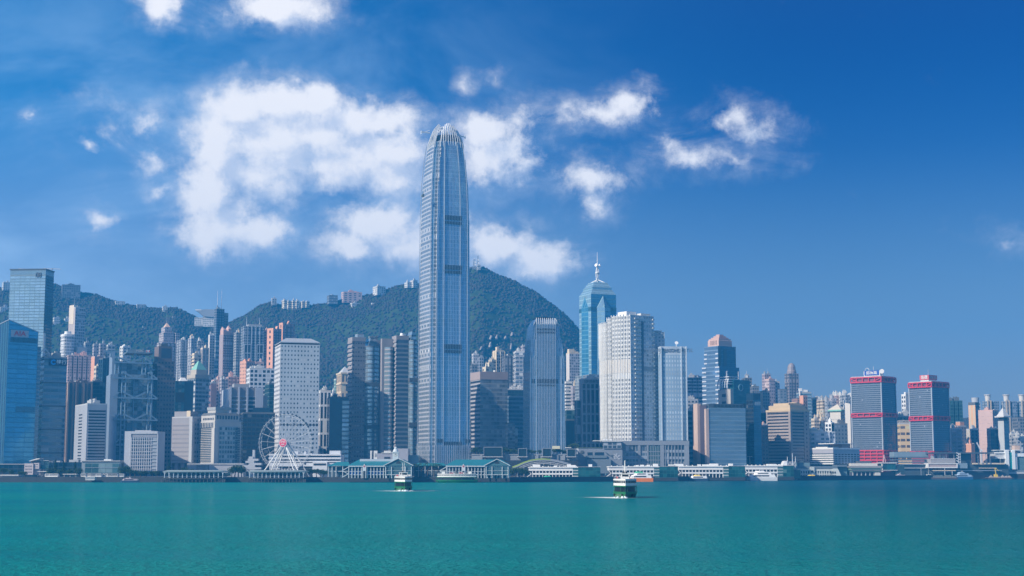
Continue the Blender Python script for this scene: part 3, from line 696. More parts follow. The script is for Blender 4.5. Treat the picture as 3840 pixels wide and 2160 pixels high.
def sloped_blue_tower():
    S = site(-60, 34, 145, 1199, 1345, 22)
    r = thing('office_tower', 'blue mirror glass tower with sloped top and red letters at the left edge', 'skyscraper', S.loc, S.phi)
    b, a, H = S.b, S.a, S.H; P = rect(b, a); h = [H, H - 9.5, H - 16, H - 7]
    mb = MB()
    for i in range(4):
        j = (i + 1) % 4; mb.wall(P[i], P[j], 0, h[i], 1 if i == 3 else 0, 5.2 if i == 3 else 9, 4.4, z1b=h[j])
    mb.build('facade', [BLUEG, BLUES], r)
    q = MB(); q.poly([(*P[i], h[i] - .3) for i in range(4)]); q.build('roof', DGREY, r)
    q = MB()
    for i in range(4):
        j = (i + 1) % 4; q.bar((*P[i], h[i]), (*P[j], h[j]), .8)
    q.build('roof_edge', STEEL, r)
    y = -a / 2
    for nm, c0, c1, q0, q1 in (('louvre_band', 38, 141, 1263, 1282), ('louvre_band', 59, 131, 1523, 1544)):
        z1, z0 = S.z(q0), S.z(q1); x0, x1 = max(S.lx(c0, z0), -b / 2 + .4), min(S.lx(c1, z0), b / 2 - .4)
        q = MB(); q.box(x0, x1, y - .06, y + .02, z0, z1, 0); n = 22
        for i in range(n + 1): t = x0 + (x1 - x0) * i / n; q.box(t - .22, t + .22, y - .35, y - .06, z0, z1, 1)
        q.build(nm, [DARK, plain('pale_blue_metal', (.10, .30, .45), .4, .3)], r)
    z1, z0 = S.z(1236), S.z(1262); x0, x1 = S.lx(41, z0), S.lx(106, z0)
    sg = bx(r, 'sign', plain('sign_panel', (.42, .45, .52), .5), (x0, x1, y - .45, y - .03, z0, z1))
    text_mesh('AIA', (z1 - z0) * .95, 'letters', plain('sign_red', (.62, .03, .06), .5), sg, ((x0 + x1) / 2, y - .5, (z0 + z1) / 2), sx=1.15)
    # lower banded wing on its right
    z = S.z(1295); bx(r, 'side_wing', STEELB, (b / 2 + .02, b / 2 + 5, -a / 2 + 4, a / 2, 0, z)); bx(r, 'roof', DGREY, (b / 2 + .02, b / 2 + 5, -a / 2 + 4, a / 2, z + .01, z + .6))
sloped_blue_tower()

S = tower('office_tower', 'steel blue banded tower carrying a dark sign with a blue ring', 'office tower', 146, 166, 252, 1342, 1385, 12, STEELB, flr=5.4, bay=6, rm=GREY, clutter=2, ledge=(21.6, .25, 1.1), lm=DGREY)
z1, z0 = S.z(1344), S.z(1370); y = -S.a / 2; x0, x1 = S.lx(183, z0), S.lx(251, z0)
sg = bx(S.root, 'sign', plain('sign_navy', (.012, .03, .07), .5), (x0, x1, y - 1.0, y - .03, z0, z1)); h = z1 - z0
q = MB(); cx, cz = x0 + h * .62, (z0 + z1) / 2
for i in range(20):
    a0, a1 = .55 + i * (2 * pi - 1.1) / 20, .55 + (i + 1) * (2 * pi - 1.1) / 20
    q.bar((cx + h * .3 * cos(a0), y - 1.05, cz + h * .3 * sin(a0)), (cx + h * .3 * cos(a1), y - 1.05, cz + h * .3 * sin(a1)), h * .2, .3, up=(0, 1, 0))
q.build('ring_emblem', plain('ring_blue', (.02, .40, .95), .4, amt=.05), sg)
text_mesh('建行', h * .72, 'letters', plain('letter_white', (.85, .85, .85), .4, amt=.02), sg, (x0 + h * 1.75, y - 1.1, cz), sx=1.05)
q = MB(); zt = S.z(1243); zb = S.H; x = S.lx(183, zt); q.bar((x, 6, zb), (x, 6, zt), 1.6); q.bar((x, 6, zb + (zt - zb) * .45), (x + 5.5, 6, zb + (zt - zb) * .2), 1.0)
q.bar((x + 5.5, 6, zb + (zt - zb) * .2), (x + 5.5, 6, zb), 1.0); q.bar((x, 6, zb + (zt - zb) * .2), (x + 5.5, 6, zb + (zt - zb) * .2), .8); q.bar((x, 6, zb + (zt - zb) * .45), (x - 5, 6, zb + (zt - zb) * .1), .8)
q.build('roof_mast', STEEL, S.root)

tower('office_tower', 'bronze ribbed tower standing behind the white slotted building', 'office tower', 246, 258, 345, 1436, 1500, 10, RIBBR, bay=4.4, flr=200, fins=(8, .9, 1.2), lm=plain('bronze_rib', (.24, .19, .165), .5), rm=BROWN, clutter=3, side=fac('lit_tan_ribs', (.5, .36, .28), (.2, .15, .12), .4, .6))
def slotted(label):
    S = site(282, 328, 402, 1517, 1330, 12, None, None); r = thing('office_building', label, 'office building', S.loc, S.phi); b, a, H = S.b, S.a, S.H
    m = plain('lilac_white_concrete', (.33, .35, .39), .7); mb = MB(); mb.prism(rect(b, a), 0, H, 0, 0, top=False); mb.build('wall', m, r)
    roof_on(r, b, a, H, LGREY, 1.2, 2, 5)
    z0, z1 = S.z(1722), S.z(1540); n = 16; st = (z1 - z0) / n; y = -a / 2
    q = MB(); q.box(-b * .42, b * .44, y - .05, y + .02, z0, z1 + .6); q.build('window_recess', plain('dark_window', (.035, .045, .06), .15, .2, amt=.3), r)
    for i in range(n):  # bowed sill slabs across the recess
        z = z0 + i * st; q = MB(); w = b * .43
        q.poly([(-w, y - .9, z + st * .42), (-w * .8, y - .9, z + st * .12), (w * .8, y - .9, z + st * .12), (w, y - .9, z + st * .42), (w, y - .9, z + st * .55), (-w, y - .9, z + st * .55)])
        q.box(-w, w, y - .9 + .003, y - .06, z + st * .13, z + st * .55); q.build('sill', m, r)
    for i in range(15):   # small square windows on the left flank
        z = z0 + i * st * 1.05; bx(r, 'window', DARK, (-b / 2 - .06, -b / 2 + .02, -a * .12, a * .16, z, z + st * .42))
slotted('white office block with bowed horizontal slots behind the glass hall')
tower('apartment_tower', 'broad pinkish apartment slab above the bronze ribbed tower', 'apartment tower', 250, 256, 345, 1331, 1900, 6, PKGRID, a=24, notch=(4, 1, 3), bay=2.7, flr=3.4, rm=PINK, clutter=3)
tower('apartment_tower', 'narrow pink tower with sunlit left edge behind the bronze ribbed tower', 'apartment tower', 342, 355, 384, 1340, 1820, 22, plain('pink_blank', (.46, .35, .34), .75), side=SALMON, rm=PINK, clutter=1)  # salmon on the left flank stands for sunlight on that edge
tower('apartment_tower', 'small cream tower squeezed before the narrow pink tower', 'apartment tower', 357, 361, 375, 1376, 1700, 18, CRBALC, flr=5, bay=3, rm=CREAM, clutter=1)
tower('office_tower', 'dark blue folded glass tower left of the trussed building', 'office tower', 375, 386, 414, 1347, 1640, 30, DBLUE, flr=5, bay=4, rm=DGREY, clutter=2, fins=(5, .5, .6), lm=plain('blue_rib', (.06, .12, .16), .4, .3))
tower('office_tower', 'low dark glass block between the bronze ribs and the trussed building', 'office tower', 345, 349, 386, 1432, 1560, 10, DBLUE, a=16, flr=4, bay=3, rm=DGREY, clutter=2)
tower('apartment_block', 'small white block perched above the broad pinkish slab', 'apartment block', 278, 292, 327, 1304, 1960, 30, WHPLAIN, rm=OFFW, clutter=1, plant=OFFW)
tower('apartment_tower', 'grey tower with roof tanks right of the small white block', 'apartment tower', 314, 320, 342, 1290, 2010, 16, LILAC2, flr=4, bay=3, rm=GREY, clutter=2, ledge=(8, .5, .8), lm=OFFW)
tower('apartment_tower', 'grey slab right behind the tower with roof tanks', 'apartment tower', 349, 352, 371, 1294, 2040, 12, LILAC, flr=4, bay=3, rm=GREY, clutter=2)
tower('apartment_tower', 'slimmer grey slab with cylinder on top near the trussed building', 'apartment tower', 372, 376, 398, 1291, 2060, 12, LILAC, flr=4, bay=4, rm=GREY, clutter=1, mast=[(0, 8)])
tower('apartment_block', 'stepped grey white block above the dark folded glass tower', 'apartment block', 400, 405, 432, 1296, 2050, 14, RESG, flr=5, bay=5, rm=OFFW, clutter=2, ledge=(5, .4, .7), lm=OFFW)
tower('apartment_tower', 'sunlit white tower peeking out left of the roof platform with cranes', 'apartment tower', 450, 462, 490, 1301, 2000, 28, RES, flr=4, bay=5, rm=WHITE, clutter=2, fins=(6, .5, .8), lm=OFFW)
def round_tower():
    S = site(224, 236, 283, 1252, 1950, 10, a=20); r = thing('apartment_tower', 'white round-cornered tower with stacked balconies below the slim tall tower', 'apartment tower', S.loc, S.phi)
    b, a, H = S.b, S.a, S.H; n = 20; P = [((b / 2) * (abs(cos(t)) ** .5) * (1 if cos(t) > 0 else -1), (a / 2) * (abs(sin(t)) ** .5) * (1 if sin(t) > 0 else -1)) for t in [2 * pi * (i + .5) / n for i in range(n)]]
    mb = MB(); mb.prism(P, 0, H - 3, 0, 0, 2.5, 4); mb.build('facade', fac('white_round', (.60, .60, .60), (.12, .14, .17), .6, .5, var=.3), r)
    q = MB()
    for k in range(int(H / 5)): q.prism([(x * 1.05, y * 1.05) for x, y in P[8:14]] , H - 8 - k * 5, H - 7 - k * 5, 0, 0, bot=True)
    q.build('balcony_banding', WHITE, r)
    q = MB(); q.prism([(x * 1.06, y * 1.06) for x, y in P], H - 3, H, 0, 0, bot=True); q.prism([(x * .5 , y * .6) for x, y in P], H + .003, H + 4, 0); q.build('roof', WHITE, r)
round_tower()
def slim_tower():
    S = site(259, 283, 320, 1155, 2060, 30); r = thing('apartment_tower', 'slim tall tower with sunlit stepped top standing alone against the left hill', 'apartment tower', S.loc, S.phi); b, a, H = S.b, S.a, S.H
    mb = MB(); mb.prism(rect(b, a), 0, H, 0, 0, 3, 4, ms=[0, 0, 0, 1], top=False); mb.build('facade', [RESG, plain('lilac_wall', (.44, .38, .36), .7)], r)
    roof_on(r, b, a, H, OFFW, 1.2, 1, 3); bx(r, 'lift_tower', plain('warm_white', (.66, .56, .44), .7), (-b / 2 - .4, -b / 2 + b * .3, -a * .3, a * .4, H - 22, H + 4.5)); q = MB()
    for k in range(4): q.box(-b * .1, b / 2 + .5, -a / 2 - .5, -a / 2 + .02, H - 6 - k * 9, H - 4.6 - k * 9)
    q.build('balcony_banding', OFFW, r); q = MB(); q.tube((-b * .3, 0, H + 4.5), (-b * .3, 0, H + 18), .3, .1); q.build('antenna', STEEL, r)
slim_tower()

# the trussed building with ladder masts
def trussed():
    S = site(412, 432, 590, 1402, 1460, 6, a=40); r = thing('bank_building', 'exposed steel truss building with ladder masts and roof cranes', 'office building', S.loc, S.phi); b, a = S.b, S.a
    X = lambda px, py: S.lx(px, S.z(py)); Z = S.z; y = -a / 2; BLU = plain('pale_blue_steel', (.20, .29, .37), .4, .3, amt=.1); DG = fac('truss_dark_glass', (.12, .17, .21), (.075, .125, .165), .9, .8, var=.7, metal=.2, blind=.08)
    bx(r, 'service_tower', plain('blue_white_panel', (.25, .32, .41), .45, .2), (X(412, 1500), X(441, 1500), y + 1, a / 2, 0, Z(1403)))
    bx(r, 'glass_hall', DG, (X(441, 1500) + .02, X(575, 1500), y + 2, a / 2 - 2, 0, Z(1402)), bay=5, flr=4)
    bx(r, 'upper_glass_hall', DG, (X(436, 1380), X(560, 1380), y + 6, a / 2 - 6, Z(1402) + .01, Z(1352)), bay=5, flr=4)
    bx(r, 'service_tower', plain('blue_white_panel', (.25, .32, .41)), (X(561, 1500), X(573, 1500), y + .8, y + 1.98, 0, Z(1408)))
    bx(r, 'side_wing', DBLUE, (X(575, 1500) + .02, X(590, 1500), y + 4, a / 2, 0, Z(1412)))
    bx(r, 'service_tower', plain('blue_white_panel', (.25, .32, .41)), (X(424, 1350), X(434, 1350), y + 8, a / 2 - 5, Z(1403) + .01, Z(1318)))
    def ladder(p0, p1, q0, q1, yy):
        mb = MB(); x0, x1, z1, z0 = X(p0, q1), X(p1, q1), Z(q0), Z(q1)
        for x in (x0, x1): mb.tube((x, yy, z0), (x, yy, z1), .85, .75, 8)
        n = max(2, int((z1 - z0) / 4.6))
        for i in range(n + 1): z = z0 + (z1 - z0) * i / n; mb.box(x0, x1, yy - .4, yy + .4, z - .7, z + .7)
        mb.build('ladder_mast', BLU, r)
    ladder(447, 461, 1394, 1758, y - .5); ladder(546, 560, 1394, 1758, y - .5); ladder(433.5, 446, 1338, 1402, y + 4.5); ladder(535, 548, 1338, 1402, y + 4.5)
    def truss(q, d, c0, cm, c1, e0, e1, yy):
        mb = MB(); A = lambda px, py: (X(px, py), yy, Z(py))
        mb.bar(A(e0, q), A(e1, q + 2), 1.5, 1.5)
        mb.bar(A(c0, q - d), A(cm, q), 1.3, 1.6); mb.bar(A(c1, q - d), A(cm, q), 1.3, 1.6); mb.bar(A(c0 - 15, q - d), A(e0, q), 1.0, 1.3); mb.bar(A(c1 + 14, q - d), A(e1, q + 2), 1.0, 1.3)
        mb.build('truss', BLU, r)
    for q in (1417, 1491, 1573, 1668): truss(q, 21, 462, 503, 545, 424, 590, y - 1.5)
    truss(1357, 17, 447, 494, 535, 426, 572, y + 3.5)
    q = MB(); q.bar((X(501, 1500), y + 1.2, Z(1670)), (X(501, 1500), y + 1.2, Z(1417)), .8); q.build('hanger', BLU, r)
    bx(r, 'roof_platform', plain('platform_grey', (.16, .22, .27), .5), (X(476, 1320), X(578, 1320), y + 4, a / 2 - 8, Z(1322), Z(1317)))
    sg = bx(r, 'sign', plain('platform_grey', (.16, .22, .27), .5), (X(480, 1315), X(556, 1315), y + 5, y + 14, Z(1317) + .01, Z(1307)))
    text_mesh('HSBC', 3.0, 'letters', OFFW, sg, (X(528, 1312), y + 4.85, Z(1312)))
    q = MB(); cx, cz, s_ = X(557, 1317), Z(1313), 1.1
    q.box(cx - s_ * 1.6, cx + s_ * 1.6, y + 3.2, y + 3.5, cz - s_, cz + s_, 0); 
    for sx in (-1, 1):
        q.poly([(cx + sx * s_ * 1.6, y + 3.1, cz - s_), (cx + sx * s_ * 1.6, y + 3.1, cz + s_), (cx + sx * s_ * .5, y + 3.1, cz)][::sx], 1)
    q.build('emblem', [WHITE, plain('sign_red', (.62, .03, .06), .5)], sg)
    for (p0, p1, py) in ((393, 450, 1316), (543, 587, 1381)):
        q = MB(); q.bar((X(p0, py), y + 10, Z(py)), (X(p1, py), y + 10, Z(py)), 1.4, 1.6); q.bar((X((p0 + p1) / 2, py), y + 10, Z(py)), (X((p0 + p1) / 2, py), y + 10, Z(py + 22)), 1.6); q.build('maintenance_crane', BLU, r)
    q = MB(); q.bar((X(507, 1352), y + 6, Z(1352)), (X(507, 1320), y + 6, Z(1322)), 1); q.bar((X(507, 1322), y + 6, Z(1322)), (X(530, 1340), y + 6, Z(1342)), 1); q.bar((X(507, 1352), y + 6, Z(1352)), (X(540, 1335), y + 6, Z(1338)), 1); q.build('truss', BLU, r)
trussed()

# dark brown stepped tower
def brown_tower():
    S = site(590, 594, 657, 1352, 1480, 14, a=22); r = thing('office_tower', 'dark brown stepped granite tower right of the trussed building', 'office tower', S.loc, S.phi); b, a = S.b, S.a
    mb = MB(); H1, H2, H3 = S.z(1412), S.z(1352), S.z(1297)
    mb.prism(rect(b * 1.06, a), 0, H1, 0, 1, 3, 4.2); mb.prism([(x - b * .03, y) for x, y in rect(b * .98, a * .9)], H1 + .003, H2, 0, 1, 3, 4.2); mb.prism([(x - b * .06, y) for x, y in rect(b * .80, a * .8)], H2 + .003, H3, 2, 1, 4, 60)
    mb.build('facade', [BRGRID, BROWN, BROWN], r); x = -b * .06
    bx(r, 'window_panel', plain('slate_glass', (.06, .075, .10), .2, .2), (x - b * .25, x + b * .34, -a * .4 - .12, -a * .4 + .02, H2 + 3, H3 - 2))
    bx(r, 'plant_room', DGREY, (x - b * .2, x + b * .2, -a * .2, a * .2, H3 + .003, H3 + 3))
brown_tower()

# ------------------------------------------------------------------ hillside apartments, left of the middle
def pyramid_apts():
    S = site(589, 608, 672, 1282, 2060, 16, a=26); r = thing('apartment_tower', 'stepped lilac apartment tower with a small lit pyramid roof', 'apartment tower', S.loc, S.phi); b, a = S.b, S.a
    mb = MB(); H0, H1, H2, H3 = S.H, S.z(1246), S.z(1224), S.z(1206); cx = S.lx(635, H2)
    mb.prism(notched(b, a, 3, 1, 2), 0, H0, 0, 1, 2.6, 3.6); w = b * .24
    mb.prism([(cx + x, y) for x, y in rect(w * 2.5, a * .85)], H0 + .003, H1, 0, 1, 2.6, 3.6); mb.prism([(cx + x, y) for x, y in rect(w * 1.7, a * .7)], H1 + .003, H2, 0, 1, 2.6, 3.6)
    mb.build('facade', [LILAC, PINK], r); q = MB(); q.cone([(cx + x, y) for x, y in rect(w * 1.3, a * .5)], H2 + .003, (cx, 0, H3)); q.build('pyramid_roof', plain('lit_tile', (.62, .42, .30), .7), r)
    q = MB(); q.tube((cx, 0, H3), (cx, 0, H3 + 11), .4, .1); q.build('spire', STEEL, r)
    bx(r, 'side_wing', LILAC, (b / 2 - b * .22, b / 2 + .3, -a / 2 - .3, a / 2 + .3, 0, S.z(1246)))
pyramid_apts()
tower('apartment_tower', 'grey blue apartment tower with pale roof, first right of the pyramid-roofed one', 'apartment tower', 672, 678, 705, 1273, 2010, 12, LILAC2, a=26, notch=(1, 1, 2), rm=OFFW, bay=2.4, flr=3.6, clutter=1)
tower('apartment_tower', 'pale fronted apartment tower with domed roof room between two grey ones', 'apartment tower', 705, 717, 739, 1268, 2000, 24, fac('pale_lines', (.46, .47, .49), (.09, .11, .14), .5, .7, var=.4), notch=(1, 1, 2), rm=CREAM, bay=2.4, flr=3.6, clutter=2)
tower('apartment_tower', 'plain grey apartment tower with railed flat roof left of the cream balconies', 'apartment tower', 739, 742, 764, 1277, 2020, 10, RESG, a=24, notch=(1, 1, 2), rm=OFFW, bay=3, flr=3.6, clutter=1)
tower('apartment_tower', 'cream tower of curved balconies behind the green pyramid roof', 'apartment tower', 722, 729, 755, 1328, 1860, 22, CRBALC, flr=4, bay=6, rm=CREAM, clutter=1, ledge=(4, .8, .9), lm=CREAM)
tower('apartment_tower', 'taller blank cream grey tower right of the cream balconies', 'apartment tower', 752, 760, 784, 1308, 1890, 20, fac('cream_tall_panels', (.44, .38, .34), (.30, .26, .24), .6, .8, blind=0), flr=8, bay=5, rm=CREAM, clutter=2)
S = tower('apartment_tower', 'tallest dark apartment tower with twin antennas in the left residential group', 'apartment tower', 804, 812, 842, 1157, 2110, 24, fac('dark_apartments', (.19, .23, .28), (.05, .07, .095), .7, .6, var=.4, metal=.2), notch=(2, 1, 2.5), bay=2.6, flr=3.6, rm=DGREY, clutter=1, mast=[(-.25, 26), (.25, 28)])
bx(S.root, 'balcony', OFFW, *[(-S.b / 2 - 1.0, -S.b * .12, -S.a / 2 - 1.0, -S.a / 2 - .02, S.H - 48 - k * 6.6, S.H - 45.4 - k * 6.6) for k in range(26)])
bx(S.root, 'side_wing', fac('dark_apartments_side', (.22, .23, .25), (.05, .06, .08), .6, .55), (S.b / 2 + .02, S.b / 2 + 7.5, -S.a / 2 + 3, S.a / 2, 0, S.H - 5), flr=3.6)
tower('apartment_tower', 'grey apartment tower with white left edge beside the tallest dark one', 'apartment tower', 783, 787, 806, 1258, 2060, 15, LILAC2, bay=3, flr=3.6, rm=OFFW, side=WHPLAIN, clutter=1)
def pink_stepped():
    S = site(824, 838, 880, 1254, 2000, 24); r = thing('apartment_tower', 'pink apartment tower with pointed gables and dense balcony grid', 'apartment tower', S.loc, S.phi); b, a, H = S.b, S.a, S.H
    mb = MB(); mb.prism(notched(b, a, 4, 1, 2.2), 0, H, 0, 1, 2.4, 3.4, ms=None); mb.build('facade', [PKBALC, PINK], r)
    q = MB()
    for (x0, x1, h) in ((-b / 2, -b * .3, 11), (-b * .3 + .01, -b * .05, 8), (-b * .05 + .01, b * .2, 13), (b * .2 + .01, b * .5, 5)):
        q.prism([(x0, -a / 2 + .4), (x1, -a / 2 + .4), (x1, a * .35), (x0, a * .35)], H + .003, H + h * .6, 0); q.cone([(x0, -a / 2 + .4), (x1, -a / 2 + .4), (x1, a * .35), (x0, a * .35)], H + h * .6 + .003, ((x0 + x1) / 2 if x0 > -b * .4 else x0 + .5, 0, H + h))
    q.build('gables', PINK, r)
    bx(r, 'shaded_side_wall', plain('mauve_wall_and_shade', (.34, .28, .29), .75), (-b / 2 - .35, -b / 2 - .02, -a / 2 + .3, a / 2, 0, H))  # mauve sheet painting the shade on the left flank
pink_stepped()
tower('apartment_tower', 'grey tower with a cream roof room right of the pink gabled tower', 'apartment tower', 877, 886, 909, 1246, 1990, 18, RESG, flr=3.6, bay=3, notch=(1, 1, 2), rm=CREAM, clutter=2, plant=CREAM)
def twin_arch():
    S = site(903, 915, 990, 1222, 1970, 8, a=26); r = thing('apartment_tower', 'wide grey blue twin apartment tower with two large openings and antennas', 'apartment tower', S.loc, S.phi); b, a, H = S.b, S.a, S.H
    m = fac('slate_apartments', (.27, .31, .36), (.05, .075, .11), .62, .6, var=.35, metal=.2); mb = MB(); mb.prism(notched(b, a, 5, 1, 2.4), 0, H, 0, 1, 2.4, 3.6); mb.build('facade', [m, GREY], r)
    P = plain('pale_frame', (.34, .40, .45), .6)
    for c0, c1 in ((918, 940), (965, 986)):
        x0, x1 = S.lx(c0, S.z(1300)), S.lx(c1, S.z(1300)); z1, z0 = S.z(1293), S.z(1322); y = -a / 2
        bx(r, 'opening', DARK, (x0, x1, y - .5, y - .02, z0, z1)); bx(r, 'opening_frame', P, (x0 - .9, x0 - .01, y - 1, y - .02, z0 - 10, z1), (x1 + .01, x1 + .9, y - 1, y - .02, z0 - 10, z1), (x0 - .9, x1 + .9, y - 1, y - .02, z1 + .003, z1 + 1.2), (x0 - .9, x1 + .9, y - 1, y - .02, z0 - 1.3, z0 - .01))
    bx(r, 'plant_room', GREY, (-b * .25, b * .42, -a * .3, a * .3, H + .003, H + 3)); q = MB()
    for x in (S.lx(930), S.lx(978)): q.tube((x, 0, H), (x, 0, H + 13), .45, .12)
    q.build('antenna', WSTEEL, r)
    for x in (-b * .3, -b * .1, b * .1, b * .3): bx(r, 'pilaster', P, (x - .5, x + .5, -a / 2 - .8, -a / 2 - .02, 0, H))
twin_arch()
tower('apartment_tower', 'grey pink tower with slanted roof edge right of the twin tower', 'apartment tower', 988, 991, 1006, 1242, 1990, 10, LILAC, a=18, flr=3.6, bay=3, rm=PINK, clutter=1)
def orange_towers():
    for (lab, xl, xc, xr, yt, Y, pk) in (('salmon sunlit tower with window column, left half of the stepped pair', 1003, 1026, 1056, 1231, 1950, 1222), ('taller salmon tower with a spiked roof, right half of the stepped pair', 1050, 1062, 1106, 1211, 1985, 1201)):
        S = site(xl, xc, xr, yt, Y, 38); r = thing('apartment_tower', lab, 'apartment tower', S.loc, S.phi); b, a, H = S.b, S.a, S.H
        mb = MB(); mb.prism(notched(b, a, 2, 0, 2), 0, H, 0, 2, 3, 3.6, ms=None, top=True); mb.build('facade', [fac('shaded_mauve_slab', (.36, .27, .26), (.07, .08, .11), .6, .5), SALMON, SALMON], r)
        bx(r, 'sunlit_wall', SALMON, (-b / 2 - .5, -b / 2 - .02, -a / 2 + .1, a / 2, 0, H + .4)); n = int(H / 7)  # salmon sheet paints the warm sunlight on the left face
        q = MB()
        for k in range(n): q.box(-b / 2 - .62, -b / 2 - .51, -a * .1, a * .12, H - 6 - k * 7, H - 2.5 - k * 7)
        q.build('window_column', plain('dark_window', (.035, .045, .06)), r)
        q = MB(); hz = S.z(pk) - H; q.poly([(-b * .1, -a / 2, H), (b * .12, -a / 2, H), (b * .0, -a / 2, H + hz)]); q.poly([(b * .12, -a * .2, H), (-b * .1, -a * .2, H), (b * .0, -a * .2, H + hz)])
        q.poly([(-b * .1, -a / 2, H), (0, -a / 2, H + hz), (0, -a * .2, H + hz), (-b * .1, -a * .2, H)]); q.poly([(0, -a / 2, H + hz), (b * .12, -a / 2, H), (b * .12, -a * .2, H), (0, -a * .2, H + hz)])
        q.build('roof_spike', SALMON, r)
orange_towers()
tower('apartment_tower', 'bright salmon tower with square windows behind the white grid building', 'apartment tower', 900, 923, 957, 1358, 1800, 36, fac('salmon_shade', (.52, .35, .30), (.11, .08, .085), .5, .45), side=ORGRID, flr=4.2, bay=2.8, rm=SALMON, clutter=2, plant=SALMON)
tower('apartment_tower', 'wide lower salmon pink wing joined right of the bright salmon tower', 'apartment tower', 955, 958, 990, 1360, 1815, 10, PKGRID, a=20, flr=4.5, bay=4.5, rm=PINK, clutter=1)
tower('office_tower', 'white tower with a square grid of dark windows left of the round-windowed tower', 'office tower', 932, 937, 1030, 1384, 1680, 9, WHGRID, flr=4.7, bay=5, rm=OFFW, clutter=3, a=24)
def ribbed_hq():
    S = site(856, 864, 958, 1452, 1520, 9, a=28); r = thing('office_tower', 'dark banded office tower with white vertical piers left of the round-windowed tower', 'office tower', S.loc, S.phi); b, a, H = S.b, S.a, S.H
    W_ = plain('blue_white_stone', (.44, .48, .55), .6); mb = MB(); mb.prism(rect(b, a), 0, H - 9, 0, 0, 12, 4.3, top=False); mb.build('facade', [BANDD], r)
    q = MB(); q.prism(rect(b, a, .2), H - 9 + .003, H, 0); q.build('roof_band', plain('mauve_grey', (.22, .215, .24), .7), r)
    for x in (-b / 2 - .5, -b / 6 - .5, b / 6 - .5): bx(r, 'pier', W_, (x, x + 1.7, -a / 2 - 1.1, -a / 2 - .02, 0, H + .5))
    bx(r, 'corner_tower', W_, (b / 2 + .02, b / 2 + 8, -a / 2 - .8, a / 2 - 4, 0, H + .2)); bx(r, 'corner_tower', W_, (-b / 2 - 4.2, -b / 2 - .52, -a / 2 + 1, a / 2, 0, H - 2)); 
    bx(r, 'end_wall', GREY, (b / 2 + 8.02, b / 2 + 13, -a / 2 + 2, a / 2 - 5, 0, H - 8)); bx(r, 'plant_room', GREY, (-b * .3, b * .3, -a * .2, a * .3, H + .01, H + 4))
ribbed_hq()
tower('apartment_tower', 'maroon blank-walled slab right of the green pyramid roof', 'apartment tower', 790, 792, 812, 1438, 1720, 8, plain('maroon_wall', (.20, .14, .16), .75), a=18, rm=GREY, clutter=1)
tower('apartment_tower', 'lilac balcony tower behind the maroon slab', 'apartment tower', 800, 804, 828, 1427, 1800, 12, PKBALC, a=18, flr=4, bay=3, rm=PINK, clutter=2)
tower('apartment_tower', 'narrow grey balcony tower between two pinkish ones above the banded tower', 'apartment tower', 826, 831, 856, 1421, 1790, 14, LILAC, a=18, flr=4, bay=2.6, notch=(1, 1, 1.5), rm=GREY, clutter=2)
tower('apartment_tower', 'pale pink gridded block left of the bright salmon tower', 'apartment tower', 852, 856, 900, 1412, 1830, 10, PKGRID, a=18, flr=4.4, bay=4.4, notch=(2, 1, 1.5), rm=PINK, clutter=2)

# ------------------------------------------------------------------ left middle, second row
def green_pyramid():
    S = site(704, 733, 785, 1418, 1600, 30); r = thing('office_tower', 'white banded glass tower under a copper green pyramid roof', 'office tower', S.loc, S.phi); b, a, H = S.b, S.a, S.H
    mb = MB(); mb.prism(rect(b, a), 0, H, 0, 0, 4, 4.4, top=False); mb.build('facade', [fac('silver_bands', (.40, .42, .43), (.09, .13, .16), .9, .55, var=.3, metal=.3)], r)
    q = MB(); q.prism(rect(b, a, -.8), H + .003, H + 4, 0); q.prism(rect(b, a, b * .12), H + 4.003, H + 9.5, 0); q.build('cornice', plain('beige_stone', (.42, .38, .32), .7), r)
    q = MB(); zt = S.z(1352); P = rect(b, a, b * .13); q.frustum(P, H + 9.5 + .003, rect(b * .12, a * .12), zt); q.build('pyramid_roof', GREENC, r)
    q = MB(); q.prism(rect(b * .12, a * .12), zt + .003, zt + 2); q.tube((0, 0, zt + 2), (0, 0, zt + 5), .4, .2); q.build('finial', DGREY, r)
    q = MB()
    for k in range(16): q.box(b / 2 - 1.5, b / 2 + 1.2, -a / 2 - 1.2, -a / 2 + 3, 4 + k * 6.6, 6.4 + k * 6.6)
    q.build('balcony_banding', OFFW, r)
green_pyramid()
def dark_glass_pair():
    S = site(655, 658, 727, 1428, 1540, 10, a=24); r = thing('office_tower', 'dark blue glass block with white rooftop shell and two masts', 'office tower', S.loc, S.phi); b, a, H = S.b, S.a, S.H
    mb = MB(); mb.prism([(-b / 2, -a / 2), (0, -a / 2), (0, a / 2), (-b / 2, a / 2)], 0, H, 0, 0, 3, 4); mb.build('facade', [fac('teal_blue_glass', (.03, .08, .11), (.03, .10, .14), .9, .7, var=.5, metal=.3)], r)
    bx(r, 'dark_wing', NAVY, (.02, b / 2, -a / 2 + 1, a / 2, 0, H + .2)); bx(r, 'dark_recess', DARK, (-b * .48, -.02, -a / 2 - .3, -a / 2 - .02, H - 22, H - 12))
    q = MB(); q.frustum(rect(b * .42, a * .5), H + .22, rect(b * .2, a * .25), H + 4); q.build('roof_shell', WHITE, r); q = MB()
    for x in (S.lx(671), S.lx(684)): q.tube((x, 0, H), (x, 0, H + 13), .4, .2)
    q.build('antenna', WSTEEL, r)
dark_glass_pair()
tower('office_tower', 'dark green glass tower tucked against the left side of the round-windowed tower', 'office tower', 1004, 1010, 1034, 1441, 1600, 14, GREENG, a=20, flr=4.4, bay=4, rm=DGREY, clutter=1, ledge=(4.4, .3, .5), lm=plain('grey_green', (.14, .18, .19), .5))
S = tower('office_tower', 'near black glass slab behind the observation wheel', 'office tower', 905, 912, 1040, 1551, 1440, 4, NEARBLACK, a=36, flr=4.2, bay=4, rm=DGREY, clutter=0)
